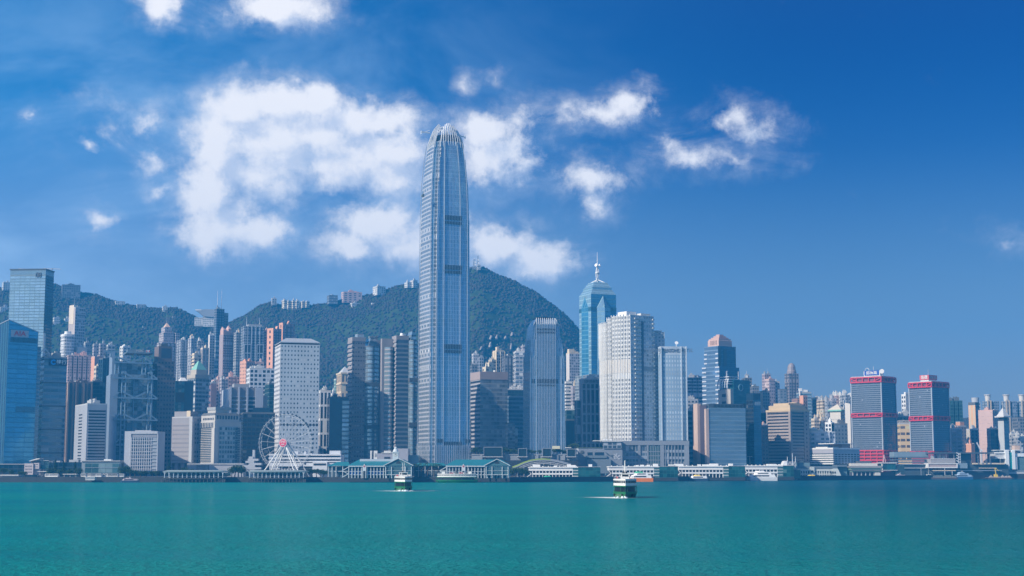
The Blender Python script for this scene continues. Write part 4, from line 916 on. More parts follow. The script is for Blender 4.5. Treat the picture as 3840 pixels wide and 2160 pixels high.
bx(S.root, 'plant_room', NAVY, (S.lx(951), S.lx(1014), -S.a * .3, S.a * .2, S.H + .003, S.z(1527)))
def round_window_tower():
    S = site(1031, 1052, 1199, 1290, 1420, 8); r = thing('office_tower', 'pale tower of round windows with a hipped pale roof behind the observation wheel', 'skyscraper', S.loc, S.phi); b, a, H = S.b, S.a, S.H
    a = S.a = max(S.a, 30); mb = MB(); mb.prism(rect(b, a), 0, H, 0, 0, b / 12.0, 4.15, top=False, ms=[0, 0, 0, 1]); mb.build('facade', [ROUND, ROUNDS], r)
    q = MB(); q.prism(rect(b, a, .4), H + .003, H + 1.4); q.build('shadow_gap', DARK, r)
    q = MB(); zt = S.z(1264); q.prism(rect(b, a, -.2), H + 1.403, H + 2.2); q.frustum(rect(b, a, -.2), H + 2.203, rect(b * .64, a * .5), zt); q.build('roof', plain('pale_roof_panel', (.42, .45, .48), .5, .2), r)
    z = S.z(1592); q = MB(); n = 12
    for i in range(n):
        x = -b / 2 + b * (i + .5) / n; q.tube((x, -a / 2 - .1, z), (x, -a / 2 + .02, z), 1.25, 1.25, 12)
    q.build('dark_window_row', DARK, r)
round_window_tower()
tower('office_tower', 'dark striped office block with white piers just right of the round-windowed tower', 'office tower', 1198, 1201, 1242, 1468, 1500, 6, fac('white_piers', (.68, .70, .73), (.03, .04, .06), .6, .85, var=.2), a=24, flr=14, bay=3.4, rm=OFFW, clutter=2)
tower('apartment_block', 'small bright white stepped block beside the dark striped office block', 'apartment block', 1241, 1246, 1258, 1480, 1560, 25, RES, flr=4, bay=3, rm=WHITE, clutter=2)
S = tower('office_tower', 'plain navy glass block left of the granite twin towers', 'office tower', 1230, 1236, 1308, 1493, 1450, 5, NAVY, a=26, rm=DGREY, clutter=1)
bx(S.root, 'side_strip', GLBAND, (S.lx(1284), S.b / 2 + .3, -S.a / 2 - .5, -S.a / 2 - .02, 0, S.H - 2), flr=4.2, bay=4)
tower('apartment_tower', 'slender green apartment tower beside the cream turret', 'apartment tower', 1255, 1259, 1277, 1424, 1780, 15, fac('green_slim', (.26, .40, .36), (.08, .13, .13), .6, .6), flr=4, bay=3, rm=OFFW, clutter=1)
def cream_turret():
    S = site(1274, 1280, 1322, 1402, 1740, 12, a=26); r = thing('office_tower', 'cream stone turret with a pale pyramid roof behind the granite twin towers', 'office tower', S.loc, S.phi); b, a, H = S.b, S.a, S.H
    mb = MB(); mb.prism(rect(b, a), 0, H, 0, 0, 4.4, 11, top=False); mb.build('facade', [fac('cream_tall_windows', (.60, .47, .31), (.10, .10, .11), .5, .75, var=.2)], r)
    q = MB(); q.prism(rect(b, a, -.7), H - 12, H - 10.6); q.prism(rect(b, a, -.7), H + .003, H + 1.8); q.build('cornice', CREAM, r)
    q = MB(); q.cone(rect(b, a, b * .08), H + 1.803, (0, 0, S.z(1371))); q.build('pyramid_roof', LGREY, r)
cream_turret()
# ------------------------------------------------------------------ granite twin towers with curved glass bays
GRAN = plain('rose_granite', (.30, .275, .28), .65)
def exchange(label, xl, xc, xr, xb, yt, ybay, Y, phi, front, bayside):
    """granite shaft with a bowed glass bay on its right; xb is where the bay ends"""
    S = site(xl, xc, xr, yt, Y, phi, 30 if xl is None else None); r = thing('office_tower', label, 'office tower', S.loc, S.phi); b, a, H = S.b, S.a, S.H
    mb = MB(); mb.prism(rect(b, a), 0, H - 4, 0, 0, 2.6, 4.3, top=False, ms=[0, 0, 0, 1]); mb.build('facade', [front, BANDG if bayside else BANDG], r)
    q = MB(); k = 2.0
    while k < H - 6: q.box(-b / 2 - .7, -b / 2 - .02, -a / 2 - .3, a / 2, k, k + 1.9); k += 4.3
    q.build('sill_bands', GRAN, r)
    q = MB(); q.prism(rect(b, a, -.25), H - 4 + .003, H, 0); q.build('roof_band', GRAN, r)
    w = S.lx(xb) - b / 2; Hb = S.z(ybay); n = 12; P = [(b / 2 + .05 + w * (i / n), -a / 2 + 3 - 6.5 * sin(pi * min(1, .12 + .88 * i / n))) for i in range(n + 1)]
    mb = MB(); mb.prism(P + [(P[-1][0], a / 2), (P[0][0], a / 2)], 0, Hb, 0, 1, 2.4, 4.3); mb.build('glass_bay', [GLBAND, DGREY], r, smooth=False)
    q = MB(); k = 3.2; PO = [(x, y - .5) for x, y in P]
    while k < Hb: q.prism(PO + [(P[-1][0], -a / 2 + 4), (P[0][0], -a / 2 + 4)], k, k + .7, 0, 0, bot=True); k += 4.3
    q.build('spandrels', plain('spandrel', (.20, .23, .26), .4, .3), r)
    for f in (.0, 1.0): pass
    for zf in (.36, .69): bx(r, 'service_band', DGREY, (b / 2 + .1, b / 2 + w - .1, -a / 2 - 3.9, -a / 2 + 3, Hb * zf, Hb * zf + 4))
    q = MB(); q.frustum([(P[2][0], P[2][1]), (P[-3][0], P[-3][1]), (P[-3][0], a / 2), (P[2][0], a / 2)], Hb + .003, [(P[4][0], P[4][1] + 2), (P[-5][0], P[-5][1] + 2), (P[-5][0], a / 4), (P[4][0], a / 4)], Hb + 9); q.build('bay_crown', GLBAND, r)
    S.root = r; S.w = w; return S
S = exchange('first granite twin tower with bowed glass bay, farther left of the tallest tower', 1306, 1322, 1370, 1425, 1264, 1298, 1480, 18, GRSLAB, 1)
b, a, H = S.b, S.a, S.H
bx(S.root, 'plant_room', GLGREY, (-b * .05, b * .46, -a * .3, a * .3, H + .003, S.z(1251)))
bx(S.root, 'rear_block', GRAN, (b / 2 + S.w * .5, b / 2 + S.w + 4, -a / 2 + 9, a / 2 + 4, 0, S.z(1269))); bx(S.root, 'plant_room', GLGREY, (b / 2 + S.w * .5, b / 2 + S.w + 1, -a / 2 + 10, a / 2, S.z(1269) + .003, S.z(1255)))
bx(S.root, 'rear_wing', BANDG, (b / 2 + S.w + 4.02, b / 2 + S.w + 9, -a / 2 + 12, a / 2 + 4, 0, S.z(1274)), flr=4.3)
S = exchange('second granite twin tower with banded glass front, close left of the tallest tower', 1471, 1487, 1532, 1568, 1258, 1274, 1470, 18, fac('grey_blue_bands', (.20, .22, .25), (.13, .19, .23), 1.1, .58, var=.15, metal=.45, rough=.15, blind=0), 1)
b, a, H = S.b, S.a, S.H
q = MB(); q.tube((b * .1, -a * .1, H), (b * .1, -a * .1, H + 3), 2.4, 1.6, 10); q.tube((b * .3, 0, H), (b * .3, 0, H + 2.5), 2, 1.5, 10); q.build('roof_dome', WHITE, S.root)
bx(S.root, 'rear_block', GRAN, (-b / 2 - 12, -b / 2 - .9, -a / 2 + 9, a / 2, 0, S.z(1268)))
n = 10; w = 9.5; P = [(-b / 2 - 9.5 + w * i / n, -a / 2 + 8.9 - 5.5 * sin(pi * i / n)) for i in range(n + 1)]
mb = MB(); mb.prism(P, 0, S.z(1300), 0, 0, 2.2, 4.3); mb.build('curved_balcony_bay', GLBAND, S.root)
q = MB(); k = 3
while k < S.z(1300): q.prism([(x, y - .5) for x, y in P], k, k + 1.3, bot=True); k += 4.3
q.build('sill_bands', GRAN, S.root)

# ------------------------------------------------------------------ the tallest tower and its smaller sister
SILV = plain('silver_fin', (.46, .51, .56), .35, .3, amt=.08)
LOUV = plain('louvre_dark', (.015, .03, .05), .4)
def setback_tower(label, S, prof, top_body, ytop, bands, nclaw, cranes, steps):
    """prof: (picture row, width factor); steps: rows at which the shaft steps in"""
    r = thing('office_tower', label, 'skyscraper', S.loc, S.phi); b, a = S.b, S.a
    rows = [p[0] for p in prof]
    def wf(py):
        t = sorted(prof); return interp(t, py)
    def plan(w, c):   # square with stepped corners, faces bowed a little
        hb, ha = b / 2 * w, a / 2 * w; cx, cy = hb * c, ha * c; g = .035
        P = []
        for (ex, ey, L0, D) in (((1, 0), (0, -1), hb, ha), ((0, 1), (1, 0), ha, hb), ((-1, 0), (0, 1), hb, ha), ((0, -1), (-1, 0), ha, hb)):
            for t in (-1, -.5, 0, .5, 1):
                u = t * L0 * (1 - c); o = D * (1 + g * (1 - t * t))
                P.append((ex[0] * u + ey[0] * o, ex[1] * u + ey[1] * o))
            # notch corner
            u = L0 * (1 - c); o = D * (1 - c * .45); P.append((ex[0] * u + ey[0] * o, ex[1] * u + ey[1] * o))
            nx, ny = ex; D2 = L0 * (1 - c * .45); u2 = D * (1 - c * .45)
            P.append((ex[0] * D2 + ey[0] * u2, ex[1] * D2 + ey[1] * u2))
            u3 = D * (1 - c); P.append((ex[0] * D2 + ey[0] * u3, ex[1] * D2 + ey[1] * u3))
        return P
    mb = MB(); edges = [S.base_row] + steps + [top_body]; cs = (.17, .20, .24, .28, .34, .4) if S.dome else (.10, .12, .15, .18)
    ms = []; nbs = []
    for side in range(4):
        fr = 1 if side == 3 else 0
        ms += [fr] * 4 + [0, 0 if side != 2 else 1, 1 if side in (2,) else 0, 1 if side == 2 else 0]; nbs += [5, 5, 5, 5, 1, 2, 2, 1]
    ms[-1] = 1; ms[-2] = 1
    for i in range(len(edges) - 1):
        e0, e1 = edges[i], edges[i + 1]; n = 3; c = cs[i]
        R_ = []; vs = []
        for k in range(n + 1):
            py = e0 + (e1 - e0) * k / n; z = max(0, S.z(py)) - (0 if i or k else 0); w = wf(py) * (1.0 - .004 * i)
            R_.append([(x, y, z) for x, y in plan(w, c)]); vs.append(round(z / 4.0, 2))
        mb.loft(R_, 0, ms=ms, cap=True, nb=nbs, vs=vs)
    mb.build('shaft', [S.fm, IFCS], r)
    # vertical silver fins that follow the front, thicker at the edges of the bays
    q = MB(); Z = [S.z(p) for p in range(int(S.base_row), int(top_body), -40)] + [S.z(top_body)]; PR = list(range(int(S.base_row), int(top_body), -40)) + [top_body]
    for t, wd in ((-.80, .3), (-.42, .45), (.42, .3), (.80, .3)):
        for k in range(len(Z) - 1):
            w0, w1 = wf(PR[k]), wf(PR[k + 1])
            q.bar((t * b / 2 * w0, -a / 2 * w0 * 1.03 - .25, max(0, Z[k])), (t * b / 2 * w1, -a / 2 * w1 * 1.03 - .25, Z[k + 1]), wd, .8, up=(0, 1, 0))
    for t in (-.8, .8):
        for k in range(len(Z) - 1):
            w0, w1 = wf(PR[k]), wf(PR[k + 1])
            q.bar((-b / 2 * w0 * 1.03 - .2, t * a / 2 * w0, max(0, Z[k])), (-b / 2 * w1 * 1.03 - .2, t * a / 2 * w1, Z[k + 1]), .45, .5, up=(1, 0, 0))
    q.build('edge_trim', SILV, r)
    for (q0, q1, t0, t1) in bands:
        z1, z0 = S.z(q0), S.z(q1); w = wf((q0 + q1) / 2); y = -a / 2 * w * 1.045
        mb = MB(); mb.box(t0 * b / 2 * w, t1 * b / 2 * w, y - .1, y + 1, z0, z1, 0); n = max(3, int((t1 - t0) * 13))
        for i in range(n + 1):
            x = (t0 + (t1 - t0) * i / n) * b / 2 * w; mb.box(x - .14, x + .14, y - .3, y - .1, z0, z1, 1)
        mb.build('louvre_band', [LOUV, plain('fin_blue', (.22, .32, .42), .4, .3)], r)
    # crown of curved claws round an inner drum
    zb, zt = S.z(top_body), S.z(ytop); wb = wf(top_body); Hc = zt - zb
    q = MB(); q.prism([(x * .82, y * .82) for x, y in plan(wb, .42)], zb + .003, zb + Hc * .36); q.build('crown_drum', LOUV, r)
    for side in range(4):
        ex = ((1, 0), (0, 1), (-1, 0), (0, -1))[side]; ey = ((0, -1), (1, 0), (0, 1), (-1, 0))[side]; L0 = (b, a)[side % 2] / 2 * wb; D = (a, b)[side % 2] / 2 * wb
        for i in range(nclaw):
            t = -1 + 2 * (i + .5) / nclaw; mb = MB(); pts = []
            hh = 1 - .34 * abs(t) ** 2.2
            for k in range(6):
                s_ = k / 5; inw = 1.02 - .70 * (1 - sqrt(max(0, 1 - (s_ * .97) ** 2)))
                z = zb - Hc * .30 + Hc * 1.30 * s_ * hh; u = t * L0 * .80 * (1 - .42 * s_ ** 2); o = D * inw
                pts.append((ex[0] * u + ey[0] * o, ex[1] * u + ey[1] * o, z))
            for p0, p1 in zip(pts, pts[1:]): mb.bar(p0, p1, S.cw * .62, S.cw * 1.3, up=(ey[0], ey[1], 0))
            mb.build('crown_fin', WSTEEL, r)
    for (p0, p1, py) in cranes:
        mb = MB(); z = S.z(py); x0, x1 = S.lx(p0, z), S.lx(p1, z); y = -a * .1
        mb.bar((x0, y, z), (x1, y, z - .6), .9, 1.0); e = x0 if abs(x0) > abs(x1) else x1; mb.tube((e, y, z - 2.5), (e, y, z + .8), .5); mb.tube(((x0 + x1) / 2, y, z + .2), (x0 + x1 - e, y, z + 2.2), .3); mb.build('maintenance_crane', WSTEEL, r)
    return r
S = site(1573, 1624, 1766, 813, 1400, 19); S.base_row = 1785; S.dome = True; S.fm = IFCF; S.cw = 1.0
ifc = setback_tower('tallest tower of ribbed blue glass with a claw-like white crown', S,
    [(1785, 1.03), (1500, 1.02), (1100, 1.01), (813, 1.0), (750, .985), (677, .953), (620, .895), (583, .858), (546, .80), (515, .73), (495, .66)], 520, 446,
    [(804, 821, -.40, .50), (826, 837, -.40, .50), (991, 1008, -.40, .50), (1012, 1023, -.40, .50), (1289, 1307, -.40, .50), (1311, 1322, -.40, .50), (1646, 1660, -.72, -.44), (1646, 1660, .70, .95), (1656, 1670, -.40, .52)],
    9, [(1600, 1632, 483), (1735, 1766, 486)], [1010, 813, 677, 583])
q = MB(); q.bar((0, 0, 0), (1.7, 0, 0), 1.0, .8); q.tube((0, 0, .4), (0, 0, 1.6), .05); q.tube((1.7, 0, .4), (1.7, 0, 1.6), .05); q.box(.2, 1.5, -.3, .3, .41, .9)
g_ = q.build('gondola', plain('gondola_dark', (.1, .12, .12), .6)); z = zat(740, 1405); g_.location = (xat(1588, 1396, z), 1396, z); g_.rotation_euler = (0, 0, radians(109)); g_.scale = (2, 2, 2)
tag(g_, 'small window cleaning gondola hanging on the upper left face of the tallest tower', 'gondola')
# glazed lobby ribs at the foot
q = MB(); b, a = S.b * 1.035, S.a * 1.035
for i in range(17): t = -b * .42 + b * .84 * i / 16; q.bar((t, -a / 2 - 1.3, 0), (t, -a / 2 - .9, S.z(1668)), .4, .6)
for i in range(11): t = -a * .42 + a * .84 * i / 10; q.bar((-b / 2 - 1.3, t, 0), (-b / 2 - .9, t, S.z(1662)), .4, .6)
q.build('lobby_ribs', SILV, ifc)
def small_sister():
    S = site(1969, 1984, 2121, 1400, 1450, 12); r = thing('office_tower', 'smaller ribbed glass tower with a flat spiked crown, sister of the tallest tower', 'skyscraper', S.loc, S.phi); a = 32; o_ = S.a / 2; z = S.z
    G = fac('ribbed_grey_glass', (.36, .43, .50), (.20, .31, .41), .62, .94, var=.2, metal=.5, rough=.14, blind=.0, wrough=.4, wmetal=.3, tilt=.015); X = lambda px, py: S.lx(px, z(py)); P = lambda py, l, q_, dd: [(X(l, py), -o_ + dd), (X(q_, py), -o_ + dd), (X(q_, py), -o_ + a - dd), (X(l, py), -o_ + a - dd)]
    mb = MB()
    for (p0, l0, r0, p1, l1, r1, d0_, d1_) in ((1785, 1986, 2122, 1333, 1988, 2116, 0, 0), (1333, 1991, 2113, 1272, 1993, 2107, .6, 1), (1272, 1996, 2104, 1218, 2002, 2098, 1.6, 2.6), (1218, 2003, 2097, 1194, 2014, 2085, 2.8, 6)):
        mb.frustum(P(p0, l0, r0, d0_), max(0, z(p0)), P(p1, l1, r1, d1_), z(p1), 0, True, 2.2, 4.0)
    mb.build('shaft', [G], r); x0, x1 = X(2011, 1300), X(2082, 1300); mb = MB(); mb.box(x0, x1, -o_ - 1.2, -o_ + a * .5, 0, z(1214), 0, 2.0, 4.0); mb.build('centre_bay', [G], r); q = MB()
    for i in range(13): t = x0 + (x1 - x0) * i / 12; q.box(t - .12, t + .12, -o_ - 1.7, -o_ - 1.22, 0, z(1214))
    for px in (1990, 1999, 2092, 2106): q.bar((X(px, 1700), -o_ - .2, 0), (X(px, 1340), -o_ - .2, z(1340)), .3, .5, up=(0, 1, 0))
    q.build('fin_banding', SILV, r)
    for (q0, q1) in ((1421, 1437), (1442, 1448), (1231, 1238), (1243, 1250)): bx(r, 'louvre_band', LOUV, (x0 + .3, x1 - .3, -o_ - 1.5, -o_ - 1.21, z(q1), z(q0)))
    for (c0, c1) in ((1994, 2005), (2086, 2094), (2107, 2111)): bx(r, 'louvre_band', LOUV, (X(c0, 1430), X(c1, 1430), -o_ - .25, -o_ - .01, z(1437), z(1421)))
    for i in range(10): t = x0 + (x1 - x0) * (i + .2) / 9.4; q = MB(); q.bar((t, -o_ - .8, z(1216)), (t, -o_ + .4, z(1191)), .5, 1.1, up=(0, 1, 0)); q.build('crown_fin', WSTEEL, r); q = MB(); q.bar((t, -o_ + a - 3, z(1216)), (t, -o_ + a - 4, z(1192)), .5, 1.1, up=(0, 1, 0)); q.build('crown_fin', WSTEEL, r)
    for s in (0, 1): q = MB(); q.bar((X((2002, 2098)[s], 1218), -o_ + 2, z(1218)), (X((2014, 2085)[s], 1194), -o_ + 3, z(1192)), .7, 1.2, up=(0, 1, 0)); q.build('crown_edge', WSTEEL, r)
    bx(r, 'crown_drum', LOUV, (x0 + 2, x1 - 2, -o_ + 7, -o_ + a - 7, z(1194) + .01, z(1197) + 3))
small_sister()

# ------------------------------------------------------------------ between the two ribbed towers
S = site(1765, 1801, 1904, 1393, 1520, 20); r = thing('office_tower', 'grey mirror office tower with banded left flank right of the tallest tower', 'office tower', S.loc, S.phi); b, a, H = S.b, S.a, S.H
mb = MB(); mb.prism(rect(b, a), 0, H - 8, 0, 0, 3, 4.2, top=False, ms=[0, 0, 0, 1]); mb.build('facade', [GLGREY, fac('broad_grey_bands', (.36, .35, .365), (.04, .05, .07), 1.1, .55, var=.15, blind=0)], r)
q = MB(); q.prism(rect(b, a, -.3), H - 8 + .003, H); q.build('roof_band', plain('dusty_rose_band', (.36, .29, .28), .7), r)
bx(r, 'lower_wing', GLGREY, (b / 2 + .35, b / 2 + 9, -a / 2 + 3, a / 2, 0, S.z(1585)), (b / 2 + .35, b / 2 + 13, -a / 2 + 5, a / 2 - 2, 0, S.z(1604)))
q = MB(); q.tube((b * .2, 0, H), (b * .2, 0, H + 2.5), 1.5, 1.2, 8); q.build('roof_dish', WHITE, r)
S = tower('apartment_tower', 'cream sunlit apartment tower with lattice roof frames above the grey mirror tower', 'apartment tower', 1848, 1862, 1893, 1318, 1960, 26, fac('cream_fins', (.58, .52, .44), (.07, .08, .11), .6, .7, var=.4), side=CREAM, flr=4, bay=3, notch=None, rm=CREAM, clutter=2, plant=CREAM, fins=(6, .7, .8), lm=CREAM)
bx(S.root, 'lift_tower', CREAM, (-S.b * .32, -S.b * .05, -S.a * .2, S.a * .2, S.H + .01, S.z(1300)))
q = MB()
for k in range(4): q.bar((-S.b * .4, -S.a * .4, S.H + 2 + k * 2.4), (S.b * .45 - k * 3, -S.a * .4, S.H + 2 + k * 2.4), .6)
q.build('roof_frame', CREAM, S.root)
tower('apartment_tower', 'dark grey balcony tower right of the cream lattice-roofed one', 'apartment tower', 1889, 1893, 1932, 1333, 1930, 10, RESD, a=22, flr=4, bay=3.4, notch=(2, 1, 2), rm=DGREY, clutter=1)
tower('apartment_tower', 'white frame apartment tower with open balcony grid left of the smaller ribbed tower', 'apartment tower', 1930, 1934, 1974, 1320, 1900, 8, fac('balcony_frame', (.52, .54, .57), (.10, .13, .17), .88, .66, var=.4), a=22, flr=5.2, bay=5, rm=OFFW, clutter=1, ledge=(5.2, .6, .7), lm=OFFW)
tower('apartment_tower', 'taller lilac tower half hidden behind the smaller ribbed tower on its left', 'apartment tower', 1956, 1960, 1990, 1298, 1990, 8, LILAC, a=20, flr=4, bay=4, rm=GREY, clutter=1)
tower('apartment_tower', 'pale slim tower close to the right edge of the tallest tower', 'apartment tower', 1769, 1775, 1796, 1330, 1990, 16, fac('pale_lines', (.46, .47, .49), (.09, .11, .14), .5, .7), flr=4, bay=3, rm=OFFW, clutter=1)
tower('apartment_tower', 'grey tower second from the right edge of the tallest tower', 'apartment tower', 1794, 1798, 1808, 1341, 2030, 16, LILAC2, flr=4, bay=3, rm=GREY, clutter=1)
tower('apartment_block', 'low dark apartment block at the right edge of the tallest tower', 'apartment block', 1766, 1770, 1790, 1372, 1900, 10, RESD, a=16, flr=4, bay=3, rm=DGREY, clutter=1)
for (lab, x0, xc, x1, yt, Y) in (('lowest of the cream stepped roofs behind the grey mirror tower', 1812, 1822, 1846, 1380, 1700), ('middle cream stepped roof with an antenna behind the grey mirror tower', 1826, 1834, 1848, 1364, 1760), ('upper cream stepped roof touching the lattice-roofed tower', 1838, 1844, 1856, 1352, 1800)):
    S = tower('apartment_block', lab, 'apartment block', x0, xc, x1, yt, Y, 30, CRBALC, flr=4, bay=4, rm=CREAM, clutter=2, plant=CREAM, mast=[(0, 8)] if 'antenna' in lab else None)
tower('office_tower', 'dark blue glass office tower left of the smaller ribbed tower', 'office tower', 1898, 1904, 1970, 1462, 1640, 8, DBLUE, a=26, flr=4.2, bay=4, rm=LGREY, clutter=3)
tower('office_tower', 'lower dark glass block with a pale edge line before the dark blue office tower', 'office tower', 1903, 1907, 1962, 1489, 1570, 8, STEELB, a=26, flr=4.2, bay=4, rm=STEEL, clutter=0)
S = tower('apartment_tower', 'cream lit apartment tower right of the smaller ribbed tower', 'apartment tower', 2123, 2135, 2174, 1326, 1940, 22, fac('cream_shade', (.42, .41, .42), (.08, .09, .12), .6, .55, var=.35), side=WHPLAIN, flr=3.6, bay=3, rm=CREAM, clutter=2, plant=CREAM)  # whiter left flank and greyed front carry sun and shade in their colours
bx(S.root, 'upper_block', CREAM, (-S.b * .45, S.b * .05, -S.a * .3, S.a * .3, S.H + .02, S.z(1308))); bx(S.root, 'upper_block', CREAM, (S.b * .12, S.b * .42, -S.a * .35, S.a * .3, S.H + .02, S.z(1317)))
tower('apartment_tower', 'white balcony apartment tower below the cream lit one', 'apartment tower', 2116, 2122, 2146, 1434, 1800, 14, BALC, flr=4.2, bay=4, rm=OFFW, clutter=1, ledge=(4.2, .5, .6), lm=OFFW)
tower('apartment_tower', 'pinkish apartment tower with irregular roof beside the grey grid tower', 'apartment tower', 2140, 2147, 2174, 1447, 1780, 16, LILAC, flr=4, bay=3, notch=(1, 1, 1.5), rm=CREAM, clutter=3)
tower('office_tower', 'teal glass office block right of the smaller ribbed tower, lower down', 'office tower', 2118, 2124, 2166, 1538, 1640, 8, GREENG, a=20, flr=5, bay=5, rm=OFFW, clutter=1)
tower('office_block', 'navy glass block at the foot of the teal office block', 'office tower', 2116, 2122, 2160, 1577, 1540, 8, NAVY, a=16, rm=DGREY, clutter=0)

def framed():
    S = site(2172, 2182, 2262, 1422, 1500, 12); r = thing('office_tower', 'grey stone office tower with tall dark windows left of the white hotel tower', 'office tower', S.loc, S.phi); b, a, H = S.b, S.a, S.H
    m = plain('grey_violet_stone', (.34, .34, .37), .7); G = plain('tall_window_glass', (.03, .04, .06), .1, .2, amt=.4)
    mb = MB(); mb.prism(rect(b, a), 0, H, 0, 0, top=False); mb.build('wall', m, r); roof_on(r, b, a, H, OFFW, 1, 2, 8)
    rows = [1452, 1461, 1511, 1519, 1548, 1555, 1583, 1592, 1620, 1628, 1656, 1664, 1700]; n = 5
    for k in range(0, len(rows) - 1, 2):
        z1, z0 = S.z(rows[k]) if k else S.z(1440), S.z(rows[k + 1]) if k else S.z(1455)
    segs = [(1440, 1456), (1462, 1512), (1519, 1548), (1556, 1583), (1591, 1620), (1628, 1656), (1664, 1690)]
    for (q0, q1) in segs:
        for i in range(n):
            x = -b / 2 + b * (i + .5) / n; w = b / n * .31; bx(r, 'window', G, (x - w, x + w, -a / 2 - .08, -a / 2 + .02, S.z(q1), S.z(q0)))
    q = MB()
    for i in range(n + 1):
        x = -b / 2 + b * i / n; q.box(x - .7, x + .7, -a / 2 - .9, -a / 2 - .02, 0, S.z(1462)); q.cone([(x - .7, -a / 2 - .9), (x + .7, -a / 2 - .9), (x + .7, -a / 2 - .02), (x - .7, -a / 2 - .02)], S.z(1462) + .003, (x, -a / 2 - .2, S.z(1455)))
    q.build('pilasters', plain('pale_violet_stone', (.42, .42, .45), .7), r)
    bx(r, 'side_wing', FRAMEW, (-b / 2 - 5, -b / 2 - .03, -a / 2 + 4, a / 2, 0, S.z(1500)), bay=4, flr=8)
    text_mesh('中國農業銀行', 3.1, 'letters', plain('bronze_letters', (.12, .12, .14), .5), r, (b * .12, -a / 2 - .25, S.z(1430)))
    q = MB(); x = -b / 2 + 4; z = S.z(1430)
    for i in range(14): q.bar((x + 1.6 * cos(i * pi / 7), -a / 2 - .2, z + 1.6 * sin(i * pi / 7)), (x + 1.6 * cos((i + 1) * pi / 7), -a / 2 - .2, z + 1.6 * sin((i + 1) * pi / 7)), .5)
    q.bar((x, -a / 2 - .2, z - 1.2), (x, -a / 2 - .2, z + 1.2), .5); q.bar((x - .9, -a / 2 - .2, z), (x + .9, -a / 2 - .2, z), .4); q.build('round_emblem', plain('bronze_letters', (.12, .12, .14)), r)
framed()

def star_tower():
    S = site(2172, 2216, 2310, 1101, 1740, 26); r = thing('office_tower', 'aqua mirror tower with faceted gabled bays and a tall white mast', 'skyscraper', S.loc, S.phi); b, a, H = S.b, S.a, S.H
    D_ = fac('aqua_mirror_shaded', (.08, .24, .34), (.06, .24, .38), .95, .8, var=.1, metal=.5, rough=.14, blind=0); MT = [CENTERG, D_]  # darker copy of the glass, painted shade on facets turned from the sun
    mb = MB(); mb.prism(rect(b, a), 0, H, 0, 0, 6, 5.5, top=False, ms=[1, 0, 0, 0]); mb.build('shaft', MT, r)
    # folded bays: a triangular prism on every flank, ending in a sloped gable
    for k in range(4):
        ca, sa_ = cos(k * pi / 2), sin(k * pi / 2); T = lambda x, y, z: (x * ca - y * sa_, x * sa_ + y * ca, z); hw, d0 = b * .27, b * .5; zg, zp = S.z(1150), S.z(1106)
        q = MB(); A = T(-hw, -d0 - .02, 0); B = T(-hw * .1, -d0 - hw * .5, 0); C_ = T(hw, -d0 - .02, 0)
        q.wall(A[:2], B[:2], 0, zg, 0, 5, 5.5); q.wall(B[:2], C_[:2], 0, zg, 1, 5, 5.5)
        q.poly([T(-hw, -d0 - .02, zg), T(-hw * .1, -d0 - hw * .5, zg), T(-hw * .1, -d0 + .2, zp)], 0); q.poly([T(-hw * .1, -d0 - hw * .5, zg), T(hw, -d0 - .02, zg), T(-hw * .1, -d0 + .2, zp)], 1); q.build('gabled_bay', MT, r)
    q = MB(); q.prism(rect(b, a, -.25), S.z(1165), S.z(1150), 0, 0, bot=True); q.build('dark_band', plain('band_blue', (.04, .14, .20), .2, .3), r)
    q = MB(); q.frustum(rect(b, a), H + .003, rect(b * .80, a * .80), S.z(1083)); q.prism(rect(b * .77, a * .77), S.z(1083) + .003, S.z(1075)); q.frustum(rect(b * .77, a * .77), S.z(1075) + .003, rect(b * .50, a * .50), S.z(1053)); q.build('crown', [CENTERG], r)
    q = MB(); q.prism(rect(b * .79, a * .79), S.z(1083) + .1, S.z(1083) + .9, bot=True); q.prism(rect(b * .79, a * .79), S.z(1075) - .4, S.z(1075) + .4, bot=True); q.build('crown_ledges', plain('aqua_metal', (.25, .42, .48), .4, .3), r)
    q = MB(); z = S.z; q.tube((0, 0, z(1053)), (0, 0, z(1020)), .8, .8, 8)
    for i in range(4):
        t = pi / 4 + i * pi / 2; q.bar((9 * cos(t), 9 * sin(t), z(1053)), (0, 0, z(1040)), .8); q.bar((1.2 * cos(t), 1.2 * sin(t), z(1042)), (2.4 * cos(t), 2.4 * sin(t), z(1015)), .5); q.bar((2.4 * cos(t), 2.4 * sin(t), z(1015)), (.5 * cos(t), .5 * sin(t), z(990)), .5)
    q.lathe([(2.2, z(1017)), (2.5, z(1014)), (2.2, z(1011))], 10); q.tube((0, 0, z(1020)), (0, 0, z(936)), .8, .2, 8); q.build('mast', WHITE, r)
    for t in (-1, 1):
        q = MB(); q.tube((t * 1.2, -1, z(988)), (t * 2.8, -2.0, z(986)), 1.0, 2.0, 10); q.build('dish', WHITE, r)
    bx(r, 'base_block', GLGREY, (-b * .62, b * .62, -b * .62, b * .62, 0, S.z(1405)))
star_tower()

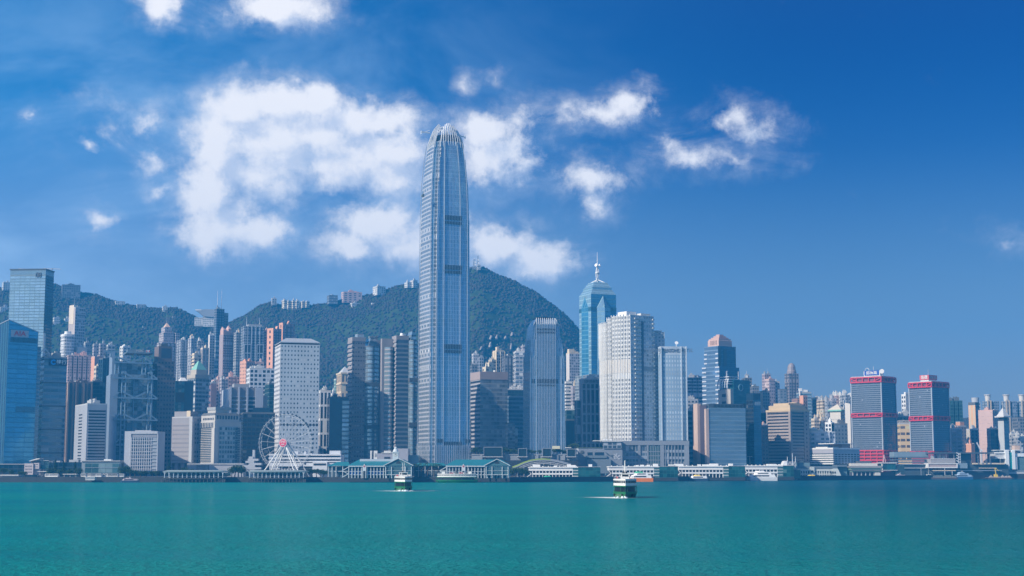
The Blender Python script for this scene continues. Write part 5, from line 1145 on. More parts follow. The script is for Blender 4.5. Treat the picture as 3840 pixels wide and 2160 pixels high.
# white hotel tower, curved front
def hotel_tower():
    S = site(2247, 2364, 2460, 1190, 1440, 38); r = thing('hotel_tower', 'tall white hotel tower with ribbed curved front in the right half', 'hotel tower', S.loc, S.phi); b, a, H = S.b, S.a, S.H
    # the long left flank bows outward
    n = 14; L = [(-b / 2 - 6.5 * sin(pi * i / n), a / 2 - a * i / n) for i in range(n + 1)]
    z0 = S.z(1654)
    def seg(i0, i1, yt, nm):
        P = L[i0:i1 + 1] + [(0, L[i1][1]), (0, L[i0][1])]; mb = MB()
        n_ = len(P); zt = S.z(yt)
        for i in range(n_): mb.wall(P[i], P[(i + 1) % n_], z0, zt, 0, 2.6, 4.1)
        mb.poly([(x, y, zt) for x, y in P], 1); mb.build(nm, [FSP, OFFW], r)
        q = MB()
        for i in range(i0, i1 + 1):
            x, y = L[i]; q.box(x - .7, x + .3, y - .35, y + .35, z0, zt + 1.2)
            if i < i1: xm, ym = (L[i][0] + L[i + 1][0]) / 2, (L[i][1] + L[i + 1][1]) / 2; q.box(xm - .5, xm + .3, ym - .2, ym + .2, z0, zt)
        q.build('ribbing', WHITE, r)
    seg(0, 6, 1203, 'curved_front'); seg(6, 8, 1188, 'curved_front'); seg(8, 14, 1182, 'curved_front')
    q = MB()
    for (i0, i1) in ((0, 8), (8, 14)):
        P = [(x - .12, y) for x, y in L[i0:i1 + 1]] + [(0, L[i1][1]), (0, L[i0][1])]; zz = S.z(1381); 
        for i in range(i1 - i0): q.wall(P[i], P[i + 1], zz - 4, zz + 9)
    q.build('service_band', plain('beige_louvre', (.54, .50, .45), .7), r)
    mb = MB(); zt = S.z(1180); mb.prism([(.02, -a / 2), (b / 2 - 3, -a / 2), (b / 2 + 3, -a / 2 + 8), (b / 2 + 3, a / 2), (.02, a / 2)], z0, zt, 0, 1, 3.2, 4.1); mb.build('balcony_wing', [FSB, OFFW], r)
    mb = MB(); mb.prism([(-b / 2, -a / 2 - .02), (0, -a / 2 - .02), (0, -a / 2 + 2), (-b / 2, -a / 2 + 2)], z0, zt, 0, 0, 3.2, 4.1); mb.build('end_face', [FSB], r)
    q = MB(); k = z0 + 3
    while k < zt - 2:
        q.box(-b * .36, -b * .12, -a / 2 - 1.6, -a / 2 - .05, k, k + 1.3); q.box(b * .34, b / 2 - 3, -a / 2 - 1.5, -a / 2 - .05, k, k + 1.3); k += 4.1
    q.build('balcony_banding', OFFW, r)
    bx(r, 'service_band', plain('grey_louvre', (.22, .26, .30), .7), (.05, b / 2 - 3, -a / 2 - .2, -a / 2 - .02, S.z(1390), S.z(1372)))
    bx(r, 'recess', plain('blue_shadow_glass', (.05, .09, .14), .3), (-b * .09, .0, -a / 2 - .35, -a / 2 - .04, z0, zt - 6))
    bx(r, 'plant_room', WHITE, (-b * .40, -b * .02, -a * .30, -a * .02, S.z(1182) + .003, S.z(1163))); bx(r, 'roof_screen', OFFW, (.3, b / 2 - 4, -a * .42, a * .3, zt + .003, S.z(1170)))
hotel_tower()
def hotel_slab():
    S = site(2456, 2474, 2576, 1299, 1446, 10, a=26); r = thing('hotel_tower', 'lower pale blue hotel slab with rooftop lettering right of the white hotel tower', 'hotel tower', S.loc, S.phi); b, a, H = S.b, S.a, S.H; z0 = S.z(1652)
    n = 10; P = [(-b / 2 + b * i / n, -a / 2 - 1.0 * sin(pi * i / n)) for i in range(n + 1)]; mb = MB(); mb.prism(P + [(b / 2, a / 2), (-b / 2, a / 2)], z0, H - 8, 0, 1, 3.0, 4.1); mb.build('facade', [FSH, OFFW], r)
    mb = MB(); mb.prism([(x, y + .3) for x, y in P] + [(b / 2, a / 2), (-b / 2, a / 2)], H - 8 + .003, H, 0, 0); mb.build('parapet', plain('pale_blue_parapet', (.42, .49, .56), .6), r)
    text_mesh('FOUR SEASONS HOTEL', 4.6, 'letters', plain('sign_slate', (.12, .16, .22), .5), r, (-b * .06, -a / 2 - 1.0, H - 4), sx=.86)
    bx(r, 'tall_wing', fac('blue_shade_slab', (.30, .36, .43), (.15, .21, .27), .5, .5), (-b / 2 - 6, -b * .22, a / 2 - 12, a / 2 + 6, z0, S.z(1240))); bx(r, 'plant_room', OFFW, (-b / 2 - 3, -b * .3, a / 2 - 8, a / 2 + 2, S.z(1240) + .003, S.z(1233)))
    q = MB()
    for x in (-b / 2 + 1, b / 2 - 1, b * .28): q.box(x - .4, x + .4, -a / 2 - 2.4, -a / 2 + .5, z0, H)
    q.build('ribbing', plain('pale_blue_parapet', (.42, .49, .56)), r)
    q = MB(); q.tube((b * .2, 0, H), (b * .2, 0, H + 4), .3); q.tube((b * .2, -.5, H + 4), (b * .2, -1.6, H + 4.6), .6, 1.8, 10); q.build('dish', WHITE, r)
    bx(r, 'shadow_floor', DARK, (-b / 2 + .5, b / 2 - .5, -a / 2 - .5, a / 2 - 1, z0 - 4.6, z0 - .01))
hotel_slab()

# ------------------------------------------------------------------ podium mall
f = Fr('shopping_mall', 'grey glazed podium mall under the white hotel towers', 'mall', 2455, 1405)
f.part('facade', MALL, (2334, 2580, 1655, 1775, 0, 50), bay=3, flr=9); f.part('parapet', plain('mall_stone', (.21, .235, .27), .7), (2330, 2584, 1653, 1669, -1.2, 50)); MS = plain('mall_stone', (.21, .235, .27))
for (c0, c1) in ((2392, 2402), (2425, 2432), (2476, 2490), (2566, 2584), (2328, 2336)): f.part('pier', MS, (c0, c1, 1669.2, 1775, -1.0, 2))
for (c0, c1, q0, q1) in ((2336, 2392, 1709, 1722), (2402, 2425, 1709, 1722), (2490, 2566, 1712, 1722), (2490, 2566, 1687, 1697)): f.part('spandrel', plain('spandrel_grey', (.26, .30, .35), .6), (c0, c1, q0, q1, -.5, -.02))
for i in range(6): f.part('fin', MS, (2494 + i * 12, 2496.5 + i * 12, 1669.2, 1775, -.9, -.02))
f.part('window', plain('green_window', (.07, .13, .14), .15, .2, amt=.4), (2434, 2474, 1673, 1775, -.4, -.03))
for i in range(4): f.part('mullion', MS, (2440 + i * 9, 2442 + i * 9, 1673, 1775, -.7, -.41))
for i in range(4): f.part('transom', MS, (2432.1, 2475.9, 1692 + i * 16, 1694.5 + i * 16, -.69, -.42))
f = Fr('shopping_mall', 'low grey mall wing with pale lettering and a round roundel on its wall', 'mall', 2250, 1390)
f.part('wall', MS, (2168, 2334, 1680, 1775, 0, 40)); f.part('roof_terrace', plain('roof_planting', (.07, .10, .05), .9), (2168, 2258, 1677.5, 1680, -.5, 40))
f.part('glass_pavilion', MALL, (2262, 2330, 1657, 1682, -1, 20), bay=4, flr=4); f.part('pavilion_roof', LGREY, (2257, 2333, 1652, 1657, -2, 22)); f.part('canopy', OFFW, (2226, 2258, 1651, 1654, 2, 16))
f.part('window', NAVY, (2203, 2222, 1696, 1707, -.2, .1)); f.part('window', NAVY, (2230, 2265, 1696, 1707, -.2, .1)); f.part('ledge', plain('slate', (.14, .18, .21), .6), (2195, 2275, 1708, 1717, -1.5, -.05)); f.part('lower_block', plain('slate', (.14, .18, .21)), (2200, 2290, 1722, 1775, -5, -.05))
for c in (2262, 2272, 2288): f.part('roof_unit', WHITE, (c, c + 7, 1646, 1652, 2, 6))
h = f.z(1700) - f.z(1726)
text_mesh('ifc', h * 1.15, 'letters', plain('pale_letter', (.52, .54, .57), .5), f.root, (f.x(2314), -.25, f.z(1713)), sx=1.0)
q = MB(); cx, cz = f.x(2184), f.z(1696); rr = abs(f.x(2191) - cx)
q.tube((cx, -.3, cz), (cx, -.02, cz), rr, rr, 20, 0); q.bar((cx - rr * .5, -.4, cz - rr * .55), (cx + rr * .5, -.4, cz + rr * .55), rr * .3, .2, 1); q.bar((cx - rr * .5, -.4, cz + rr * .55), (cx + rr * .5, -.4, cz - rr * .55), rr * .3, .2, 1)
q.build('roundel', [plain('roundel_dark', (.06, .08, .10), .5), MS], f.root)
q = MB(); A = [(2270, 1695), (2279, 1699), (2290, 1708), (2304, 1704), (2311, 1712), (2304, 1724), (2293, 1713), (2279, 1707)]
q.poly([(f.x(x), -.12, f.z(y)) for x, y in A][::-1]); q.build('wall_mural', plain('roundel_dark', (.06, .08, .10)), f.root)
f = Fr('shopping_mall', 'long low terrace mall with glass boxes at the foot of the ribbed towers', 'mall', 1965, 1375)
f.part('wall', plain('terrace_stone', (.25, .27, .29), .75), (1768, 2168, 1706, 1775, 0, 60)); f.part('parapet', plain('terrace_stone', (.25, .27, .29)), (1768, 2168, 1703, 1706, -.6, 1))
for (c0, c1, q0) in ((1814, 1884, 1676), (1943, 1976, 1681), (2034, 2068, 1681), (2126, 2158, 1683)):
    f.part('glass_box', plain('dark_teal_glass', (.012, .028, .036), .35, .0, amt=.3), (c0 + 2, c1 - 2, q0 + 3, 1712, -4, 14)); f.part('box_frame', MS, (c0, c1, q0, q0 + 2.5, -4.6, 15), (c0, c0 + 2, q0 + 2.6, 1712, -4.6, 15), (c1 - 2, c1, q0 + 2.6, 1712, -4.6, 15)); f.part('sill', LGREY, (c0 - 4, c1 + 2, 1712, 1714.5, -5, -.02))
f.part('kiosk', plain('yellow_white', (.62, .58, .40), .6), (2072, 2100, 1672, 1683, 2, 12)); f.part('canopy', OFFW, (2120, 2142, 1677, 1680, 0, 8)); f.part('canopy', OFFW, (2160, 2170, 1683, 1693, -1, 8))
for c in (1800, 1895, 1990, 2010, 2085, 2110): f.part('pillar', plain('terrace_stone', (.25, .27, .29)), (c, c + 9, 1706.2, 1775, -1.2, -.02))
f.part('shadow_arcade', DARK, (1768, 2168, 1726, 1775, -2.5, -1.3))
f = Fr('terminal_building', 'plain grey block with white twin chimneys behind the clock tower', 'building', 1450, 1390)
f.part('wall', plain('lilac_grey', (.34, .34, .38), .7), (1485, 1530, 1682, 1760, 0, 30)); f.part('wing', plain('lilac_grey', (.34, .34, .38)), (1414, 1485, 1700, 1760, 2, 26)); f.part('window', DARK, (1440, 1462, 1713, 1721, 1.7, 1.95)); f.part('roof', OFFW, (1430, 1486, 1697, 1700, 1.4, 26)); f.part('roof_frame', OFFW, (1438, 1464, 1690, 1697, 4, 12))
for c0, c1 in ((1387, 1392), (1400, 1413)): f.part('chimney', WHITE, (c0, c1, 1690, 1760, 3, 12))
f.part('vent', DGREY, (1404, 1411, 1701, 1703, 2.7, 2.98), (1404, 1411, 1706, 1708, 2.7, 2.98), (1404, 1411, 1711, 1713, 2.7, 2.98)); f.part('rear_wall', plain('grey_teal', (.14, .22, .25), .6), (1530, 1568, 1706, 1760, 6, 24))
# ------------------------------------------------------------------ right half towers
tower('apartment_tower', 'striped grey apartment slab behind the hotel slab, left of the pink-capped tower', 'apartment tower', 2574, 2577, 2634, 1415, 1850, 6, fac('blue_white_stripes', (.38, .42, .46), (.08, .12, .17), .9, .55), a=24, flr=4, bay=5, notch=(2, 1, 2), rm=GREY, clutter=2)
S = tower('office_tower', 'dark striped office block between the hotel slab and the tan columns', 'office tower', 2576, 2580, 2622, 1541, 1560, 6, fac('dark_stripes', (.12, .18, .21), (.03, .06, .08), 1.1, .5, blind=0), a=24, flr=5, rm=OFFW, clutter=2)
bx(S.root, 'roof_canopy', OFFW, (-S.b * .1, S.b / 2 + 2, -S.a / 2 - 1, S.a * .3, S.H + 3, S.H + 4))
tower('apartment_block', 'low shaded apartment block at the foot of the striped grey slab', 'apartment block', 2574, 2578, 2618, 1500, 1700, 8, LILAC2, a=20, flr=4, bay=4, rm=GREY, clutter=3)
def capped():
    S = site(2633, 2697, 2772, 1375, 1720, 44); r = thing('office_tower', 'blue mirror tower with a stepped shaft and pink peaked cap', 'skyscraper', S.loc, S.phi); b, a, H1 = S.b, S.a, S.H; H2 = S.z(1296)
    mb = MB(); mb.prism(rect(b, a), 0, H1, 0, 0, 4, 4.6, top=True, ms=[1, 1, 0, 0]); mb.prism([(x - b * .02, y) for x, y in rect(b * .88, a * .82)], H1 + .003, H2, 0, 0, 4, 4.6, ms=[1, 1, 0, 0]); mb.build('shaft', [MIRR, MIRD], r)
    W_ = plain('mirror_white_band', (.52, .56, .62), .4); q = MB(); k = 3.0
    while k < H1 - 1: q.box(-b / 2 - .5, -b / 2 - .02, -a / 2 - .3, -a * .28, k, k + 1.6); q.box(-b / 2 - .5, -b / 2 - .02, a * .26, a / 2, k, k + 1.6); k += 5.2
    k = H1 + 4
    while k < H2 - 9: q.box(-b * .46 - .5, -b * .46 - .02, -a * .41, -a * .26, k, k + 1.6); q.box(-b * .46 - .5, -b * .46 - .02, a * .24, a * .41, k, k + 1.6); k += 5.2
    q.build('white_bands', W_, r); bx(r, 'dark_corner', NAVY, (-b * .46 - .2, -b * .34, -a * .41 - .6, -a * .41 + .1, H1 + 1, H2 - 3), (-b * .2, -b * .05, -a * .41 - .3, -a * .41 + .1, H1 + 1, H2 - 3))
    cx = -b * .02; zc = S.z(1274); zt = S.z(1250); P = [(x + cx, y) for x, y in rect(b * .66, a * .64)]; PKC = plain('pink_cap', (.54, .36, .30), .6)
    q = MB(); q.prism(P, H2 + .003, zc, 0); q.frustum(P, zc + .003, [(x + cx, y) for x, y in rect(b * .10, a * .10)], zt, 0)
    for i in range(4):
        s_ = .60 - .13 * i; z = zc + (zt - zc) * (.12 + .24 * i); q.prism([(x + cx, y) for x, y in rect(b * s_, a * s_)], z, z + 1.3, 0, bot=True)
    q.build('peaked_cap', PKC, r)
    q = MB(); n = 5
    for i in range(n): q.box(cx - b * .33 - .3, cx - b * .33 - .02, -a * .2 + i * a * .08, -a * .17 + i * a * .08, H2 + 2, H2 + 7)
    q.build('cap_slots', plain('cap_shadow', (.22, .14, .12), .7), r)
capped()
def finned():
    S = site(2693, 2739, 2798, 1458, 1580, 40); r = thing('office_tower', 'teal glass tower with curved white roof fins and three masts', 'office tower', S.loc, S.phi); b, a, H = S.b, S.a, S.H; H2 = S.z(1424)
    mb = MB(); mb.prism(rect(b, a), 0, H, 1, 1, 30, 30); mb.build('wall', [TEALG, plain('tan_panel', (.40, .37, .33), .7)], r)
    mb = MB(); mb.prism([(-b / 2 + 4, -a / 2 - .4), (b / 2 + 5, -a / 2 - .4), (b / 2 + 5, a * .3), (-b / 2 + 4, a * .3)], 0, H2, 0, 0, 4, 4.4); mb.build('glass_front', fac('deep_teal_glass', (.02, .10, .13), (.015, .085, .12), .95, .8, var=.12, metal=.25, blind=0), r)
    for k in range(8): z = H - 5 - k * 8; bx(r, 'window', DARK, (-b / 2 - .08, -b / 2 + .02, -a * .12, a * .2, z - 3.2, z))
    for i in range(5):
        t = -a * .4 + a * .8 * i / 4; mb = MB(); pts = [(-b / 2 - 2.5 + 2 * (1 - cos(u)) , t, H + 1 + 9 * sin(u)) for u in [j * pi / 10 for j in range(6)]]
        for p, q_ in zip(pts, pts[1:]): mb.bar(p, q_, 1.0, 1.0)
        mb.bar(pts[-1], (pts[-1][0] + 7, t, pts[-1][2]), .9); mb.build('roof_fin', WSTEEL, r)
    for k in range(4): bx(r, 'roof_rail', WSTEEL, (-b / 2 - 1, b * .1, -a * .45, a * .42, H + 5 + k * 2.5, H + 5.7 + k * 2.5))
    for px in (2703, 2742, 2783):
        q = MB(); x = max(-b / 2, min(b / 2, S.lx(px, H2))) ; q.tube((x, -a * .2, H), (x, -a * .2, S.z(1390)), .6, .25); q.build('antenna', WSTEEL, r)
    q = MB(); cx, cz = b * .14, H2 - 8
    for i in range(16): q.bar((cx + 2.8 * cos(i * pi / 8), -a / 2 - .5, cz + 3.4 * sin(i * pi / 8)), (cx + 2.8 * cos((i + 1) * pi / 8), -a / 2 - .5, cz + 3.4 * sin((i + 1) * pi / 8)), .8)
    q.build('round_emblem', plain('pale_teal', (.25, .42, .48), .4), r)
    q = MB(); q.frustum(rect(7, 5), H2 + .003, rect(3, 2), H2 + 4); q.build('roof_dish', WHITE, r)
finned()
def slate_slab():
    S = site(2614, 2650, 2788, 1530, 1424, 22); r = thing('office_building', 'broad slate blue glass slab with tan columns on its left edge', 'office building', S.loc, S.phi); b, a, H = S.b, S.a, S.H; a = S.a = 34
    S.loc = S.loc; mb = MB(); mb.prism(rect(b, a), 0, H, 0, 0, 14, 4.1); mb.build('facade', COSCO, r)
    HT = S.z(1511); bx(r, 'plant_floor', plain('dark_louvres', (.07, .09, .11), .6), (-b / 2 + 1, b / 2 - 2, -a / 2 + 2, a / 2, H + .003, S.z(1514)))
    for i in range(9): bx(r, 'plant_opening', DARK, (-b / 2 + 6 + i * b * .1, -b / 2 + 6 + i * b * .1 + 2.6, -a / 2 + 1.7, -a / 2 + 1.98, H + 1, H + 3.4))
    T = plain('tan_column', (.52, .38, .31), .7)
    bx(r, 'tan_column', T, (-b / 2 - 3.0, -b / 2 - .02, -a / 2 - .5, -a / 2 + 3.6, 0, H - 1)); bx(r, 'tan_column', T, (-b / 2 - 3.4, -b / 2 - .02, a / 2 - 14, a / 2 - 7, 0, HT)); bx(r, 'tan_column', T, (-b / 2 - 3.0, -b / 2 - .02, a / 2 - 6.6, a / 2, 0, HT)); bx(r, 'dark_slot', plain('maroon_shadow', (.06, .045, .06), .6), (-b / 2 - 1, -b / 2 - .03, -a / 2 + 3.7, a / 2 - 14.1, 0, HT - 2))
    q = MB(); q.tube((-b * .1, 0, HT), (-b * .1, 0, HT + 6), .3); q.bar((-b * .12, 0, HT + 3), (-b * .06, 0, HT + 4), .3); q.build('antenna', STEEL, r)
slate_slab()
S = site(2798, 2825, 2853, 1500, 1470, 40); r = thing('office_tower', 'tall slab half black half blue glass with a dark cap', 'office tower', S.loc, S.phi); b, a, H = S.b, S.a, S.H
mb = MB(); mb.prism(rect(b, a), 0, H, 0, 0, 3, 4.2, ms=[1, 1, 0, 0]); mb.build('facade', [NEARBLACK, fac('plain_blue_glass', (.05, .14, .21), (.05, .13, .20), .95, .8, var=.08, metal=.35, blind=0)], r)
q = MB(); q.prism(rect(b * .96, a * .96), H + .003, S.z(1474)); q.build('dark_cap', NAVY, r)
for i in range(3): bx(r, 'window', OFFW, (-b * .3 + i * b * .26, -b * .3 + i * b * .26 + 2.2, -a / 2 - .1, -a / 2 + .02, H - 5, H - 1.6))
tower('office_block', 'slate blue narrow slab between the broad slab and the black-blue one', 'office tower', 2783, 2787, 2804, 1518, 1490, 10, COSCO, a=14, flr=4.2, bay=10, rm=DGREY, clutter=0)
tower('apartment_tower', 'dark stepped hillside apartments right of the teal finned tower', 'apartment tower', 2788, 2792, 2820, 1416, 1880, 10, RESD, a=22, flr=4, bay=3, notch=(1, 1, 2), rm=GREY, clutter=3, mast=[(0, 9)])
tower('apartment_tower', 'lower dark green apartment block descending the slope toward the lit narrow tower', 'apartment tower', 2818, 2822, 2846, 1452, 1860, 10, RESD, a=22, flr=4, bay=3, rm=DGREY, clutter=2)
tower('apartment_tower', 'narrow tower with a sunlit cream edge left of the pink towers', 'apartment tower', 2847, 2860, 2886, 1470, 1900, 26, RESD, side=plain('sunlit_cream_edge', (.62, .48, .34), .7), flr=4, bay=3, rm=DGREY, clutter=1)  # cream flank holds the sunlight on the left edge in its colour
tower('apartment_tower', 'mauve apartment tower behind the pink one with small square windows', 'apartment tower', 2857, 2868, 2890, 1404, 2060, 26, fac('mauve_fins', (.38, .30, .31), (.10, .09, .11), .5, .6), flr=4, bay=3, rm=GREY, clutter=2)
tower('apartment_tower', 'pink apartment tower with small square windows on the right hillside', 'apartment tower', 2868, 2884, 2906, 1424, 2010, 34, fac('pink_square_windows', (.54, .42, .40), (.10, .08, .09), .5, .5), flr=4.4, bay=3.4, rm=PINK, clutter=1)
tower('apartment_tower', 'grey side tower attached right of the pink square-windowed tower', 'apartment tower', 2904, 2907, 2921, 1433, 2020, 12, LILAC, a=20, flr=4, bay=2.6, rm=GREY, clutter=1)
tower('apartment_tower', 'plain dark slab right of the pink square-windowed tower', 'apartment tower', 2921, 2924, 2950, 1462, 1980, 8, fac('dull_dark', (.14, .17, .21), (.05, .07, .10), .5, .5), a=20, flr=4, bay=4, rm=DGREY, clutter=0)
S = tower('apartment_tower', 'tall grey tower with a domed top on the right hillside', 'apartment tower', 2942, 2958, 2995, 1400, 2020, 24, fac('grey_brown_bays', (.24, .22, .23), (.06, .075, .10), .62, .6, var=.45, metal=.2), notch=(2, 1, 2), side=LILAC, flr=4, bay=3, rm=GREY, clutter=0)
q = MB(); q.lathe([(6.5, S.H), (6.5, S.H + 3), (5.6, S.H + 5), (5.2, S.H + 9), (4, S.H + 12), (2, S.H + 14), (.3, S.H + 14.6)], 12); q.build('dome', plain('dome_brown', (.26, .22, .22), .6), S.root)
tower('office_tower', 'dark green glass block with ledges left of the gold-capped tower', 'office tower', 2845, 2850, 2878, 1548, 1620, 12, GREENG, a=18, flr=4.2, bay=4, rm=LGREY, clutter=2, ledge=(8.4, .4, .6), lm=LGREY)
tower('office_tower', 'mauve narrow block with a pink lit chimney left of the gold-capped tower', 'office tower', 2850, 2857, 2880, 1598, 1560, 14, BRGRID, a=16, flr=4, bay=3, rm=PINK, clutter=1, side=plain('mauve_wall_and_shade', (.34, .28, .29)))
def gold_capped():
    S = site(2876, 2963, 3031, 1543, 1570, 48); r = thing('office_tower', 'brown banded office tower with a golden stone cap', 'office tower', S.loc, S.phi); b, a, H = S.b, S.a, S.H
    mb = MB(); mb.prism(rect(b, a), 0, H, 0, 0, 30, 3.4, top=False); mb.build('facade', BANDT, r); G = plain('gold_stone', (.52, .40, .25), .7); GC = plain('tan_grey_stone', (.30, .255, .235), .7)
    q = MB(); k = 1.2
    while k < H - 4: q.box(-b / 2 - .9, -b / 2 - .02, -a / 2 + 2, a / 2 - 1.5, k, k + 1.5); q.box(-b / 2 + 2, b / 2 - 8, -a / 2 - .9, -a / 2 - .02, k, k + 1.5); k += 3.4
    q.build('sill_bands', GC, r)
    for (x0, x1, y0, y1) in ((-b / 2 - 1, -b / 2 + 1.9, -a / 2 - 1, -a / 2 + 1.9), (b / 2 - 7.9, b / 2 + .4, -a / 2 - .8, -a / 2 + 4), (-b / 2 - .8, -b / 2 + 3, a / 2 - 1.4, a / 2 + .5)): bx(r, 'corner_pier', GC, (x0, x1, y0, y1, 0, H))
    for k in range(16): z = 6 + k * 4.6; bx(r, 'window', DARK, (b / 2 - 5, b / 2 - 3.4, -a / 2 - .9, -a / 2 - .78, z, z + 1.8))
    q = MB(); q.prism(rect(b, a, -.9), H + .003, H + 2.2); q.prism(rect(b, a, b * .05), H + 2.203, S.z(1519)); q.prism(rect(b * .70, a * .66), S.z(1519) + .003, S.z(1510)); q.build('golden_cap', G, r)
    q = MB(); z = S.z(1515); q.poly([(-b * .35 - .1, a * .18, z - 1), (-b * .35 - .1, -a * .1, z - 1), (-b * .35 - .1, -a * .02, z - 4), (-b * .35 - .1, a * .1, z - 4)]); q.build('cap_notch', DARK, r)
    q = MB(); q.tube((b * .38, 0, S.z(1519)), (b * .38, 0, S.z(1505)), 5, 5, 14); q.build('roof_drum', G, r)
gold_capped()
S = tower('office_tower', 'slate glass tower with white sign boxes behind the gold-capped tower', 'office tower', 2994, 2999, 3042, 1474, 1900, 10, STEELB, a=26, flr=4, bay=5, rm=GREY, clutter=1)
for c0, c1, q0, q1 in ((2996, 3008, 1456, 1466), (3014, 3029, 1462, 1471)): bx(S.root, 'sign_box', WHITE, (S.lx(c0), S.lx(c1), -S.a / 2, -S.a / 2 + 4, S.z(q1), S.z(q0)))
q = MB(); q.tube((S.lx(2999), -S.a / 2 - .5, 4), (S.lx(2999), -S.a / 2 - .5, S.z(1466)), .9); q.build('white_pipe', WHITE, S.root)
tower('apartment_block', 'salmon brick block with a stair tower right of the golden cap', 'apartment block', 2981, 2990, 3022, 1496, 1820, 20, fac('brick_brown', (.34, .21, .17), (.10, .07, .07), .35, .35), a=20, flr=4, bay=4, rm=BROWN, clutter=1)
tower('apartment_tower', 'narrow brick red tower beside the salmon brick block', 'apartment tower', 3005, 3012, 3022, 1487, 1800, 34, fac('brick_shade', (.40, .24, .19), (.08, .06, .06), .4, .5), flr=4, bay=3, rm=SALMON, clutter=0, side=SALMON)
tower('apartment_tower', 'dark slate slab behind the brick block', 'apartment tower', 3020, 3024, 3066, 1490, 1960, 8, fac('dull_dark', (.14, .17, .21), (.05, .07, .10)), a=22, flr=4, bay=4, notch=(2, 1, 2), rm=DGREY, clutter=2)
for i, (x0, x1, yt, Y, m) in enumerate(((3063, 3080, 1495, 1900, LILAC), (3079, 3099, 1500, 1880, CRBALC), (3097, 3117, 1503, 1870, LILAC2), (3115, 3132, 1492, 1950, LILAC), (3130, 3150, 1482, 1990, PKBALC), (3150, 3168, 1486, 1980, RES), (3166, 3184, 1480, 1960, LILAC2), (3182, 3196, 1487, 1990, RESG))):
    tower('apartment_tower', ('grey balcony tower at the left end of the cluster beside the red-topped tower', 'cream balcony tower second from left in the cluster beside the red-topped tower', 'slate balcony tower third from left in the cluster beside the red-topped tower',
        'lilac tower in the middle of the cluster beside the red-topped tower', 'pink tinted tower in the cluster above the white pyramid roof', 'white topped tower in the cluster above the white pyramid roof',
        'grey tower with bright roof rooms above the white pyramid roof', 'pale tower tucked against the left edge of the first red-topped tower')[i], 'apartment tower', x0, x0 + 5, x1, yt, Y, 22, m, a=20, flr=4, bay=3, notch=(1, 1, 2), rm=OFFW if i > 3 else GREY, clutter=3, ledge=None)
for i, (x0, x1, yt, Y) in enumerate(((3049, 3062, 1574, 1720), (3062, 3074, 1561, 1740), (3074, 3084, 1574, 1730))):
    tower('apartment_block', ('small cream tenement with twin stair heads, left of three', 'tallest of three small cream tenements in front of the dark slates', 'small cream tenement, right of three, above the white-topped grey block')[i], 'apartment block', x0, x0 + 5, x1, yt, Y, 28, CRBALC, flr=4, bay=3, rm=CREAM, clutter=2, plant=CREAM)
S = tower('office_building', 'grey stepped office block with bright lit penthouse right of the gold-capped tower', 'office building', 3034, 3038, 3112, 1622, 1600, 8, fac('slate_white_rows', (.34, .38, .44), (.08, .11, .16), .62, .5), a=30, flr=4.4, bay=5, rm=OFFW, clutter=2, plant=WHITE)
bx(S.root, 'penthouse', plain('penthouse_cream', (.62, .55, .46), .7), (S.lx(3040), S.lx(3070), -S.a * .4, S.a * .3, S.H + .003, S.z(1608)))
bx(S.root, 'side_wing', fac('slate_white_rows', (.34, .38, .44), (.08, .11, .16)), (S.b / 2 + .02, S.b / 2 + 6, -S.a / 2 + 3, S.a / 2, 0, S.z(1618)), flr=4.4)
tower('office_building', 'white gridded narrow block with dark windows left of the slate block', 'office building', 3098, 3118, 3126, 1588, 1640, 60, DBLUE, side=WHGRID, flr=4.4, bay=5, rm=WHITE, clutter=1)
tower('office_building', 'slate grey plain block in front of the white pyramid roof', 'office building', 3124, 3128, 3178, 1592, 1640, 10, fac('slate_flat', (.10, .13, .17), (.04, .06, .085), .5, .5), a=24, flr=4.2, bay=3.6, rm=DGREY, clutter=2)
def white_pyramid():
    S = site(3112, 3152, 3170, 1536, 1810, 60); r = thing('apartment_tower', 'white sunlit tower with a pale green-edged pyramid roof', 'apartment tower', S.loc, S.phi); b, a, H = S.b, S.a, S.H
    mb = MB(); mb.prism(rect(b, a), 0, H, 0, 0, 60, 4.6, top=False, ms=[1, 0, 0, 0]); mb.build('facade', [fac('white_lined', (.62, .58, .52), (.50, .48, .45), 1.1, .1, blind=0, metal=0), LILAC2], r)
    q = MB(); q.cone(rect(b, a, -2), H + .003, (0, 0, S.z(1514))); q.build('pyramid_roof', plain('pale_tile', (.58, .52, .42), .7), r)
    q = MB(); q.prism(rect(b, a, -2), H - 1.8, H, bot=True); q.build('green_eaves', GREENC, r)
    for k in range(14): bx(r, 'window_box', WHITE, (b * .1, b * .4, -a / 2 - .5, -a / 2 - .02, 5 + k * 6.2, 9.2 + k * 6.2))
white_pyramid()
S = site(3170, 3188, 3205, 1524, 1800, 50); r = thing('apartment_tower', 'blank cream white slab with a slanted top against the first red-topped tower', 'apartment tower', S.loc, S.phi); b, a, H = S.b, S.a, S.H
mb = MB(); P = rect(b, a); h = [H + 3, H - 3, H - 3, H + 5]
for i in range(4): mb.wall(P[i], P[(i + 1) % 4], 0, h[i], z1b=h[(i + 1) % 4])
mb.build('wall', WHPLAIN, r); q = MB(); q.poly([(*P[i], h[i] - .1) for i in range(4)]); q.build('roof', CREAM, r)

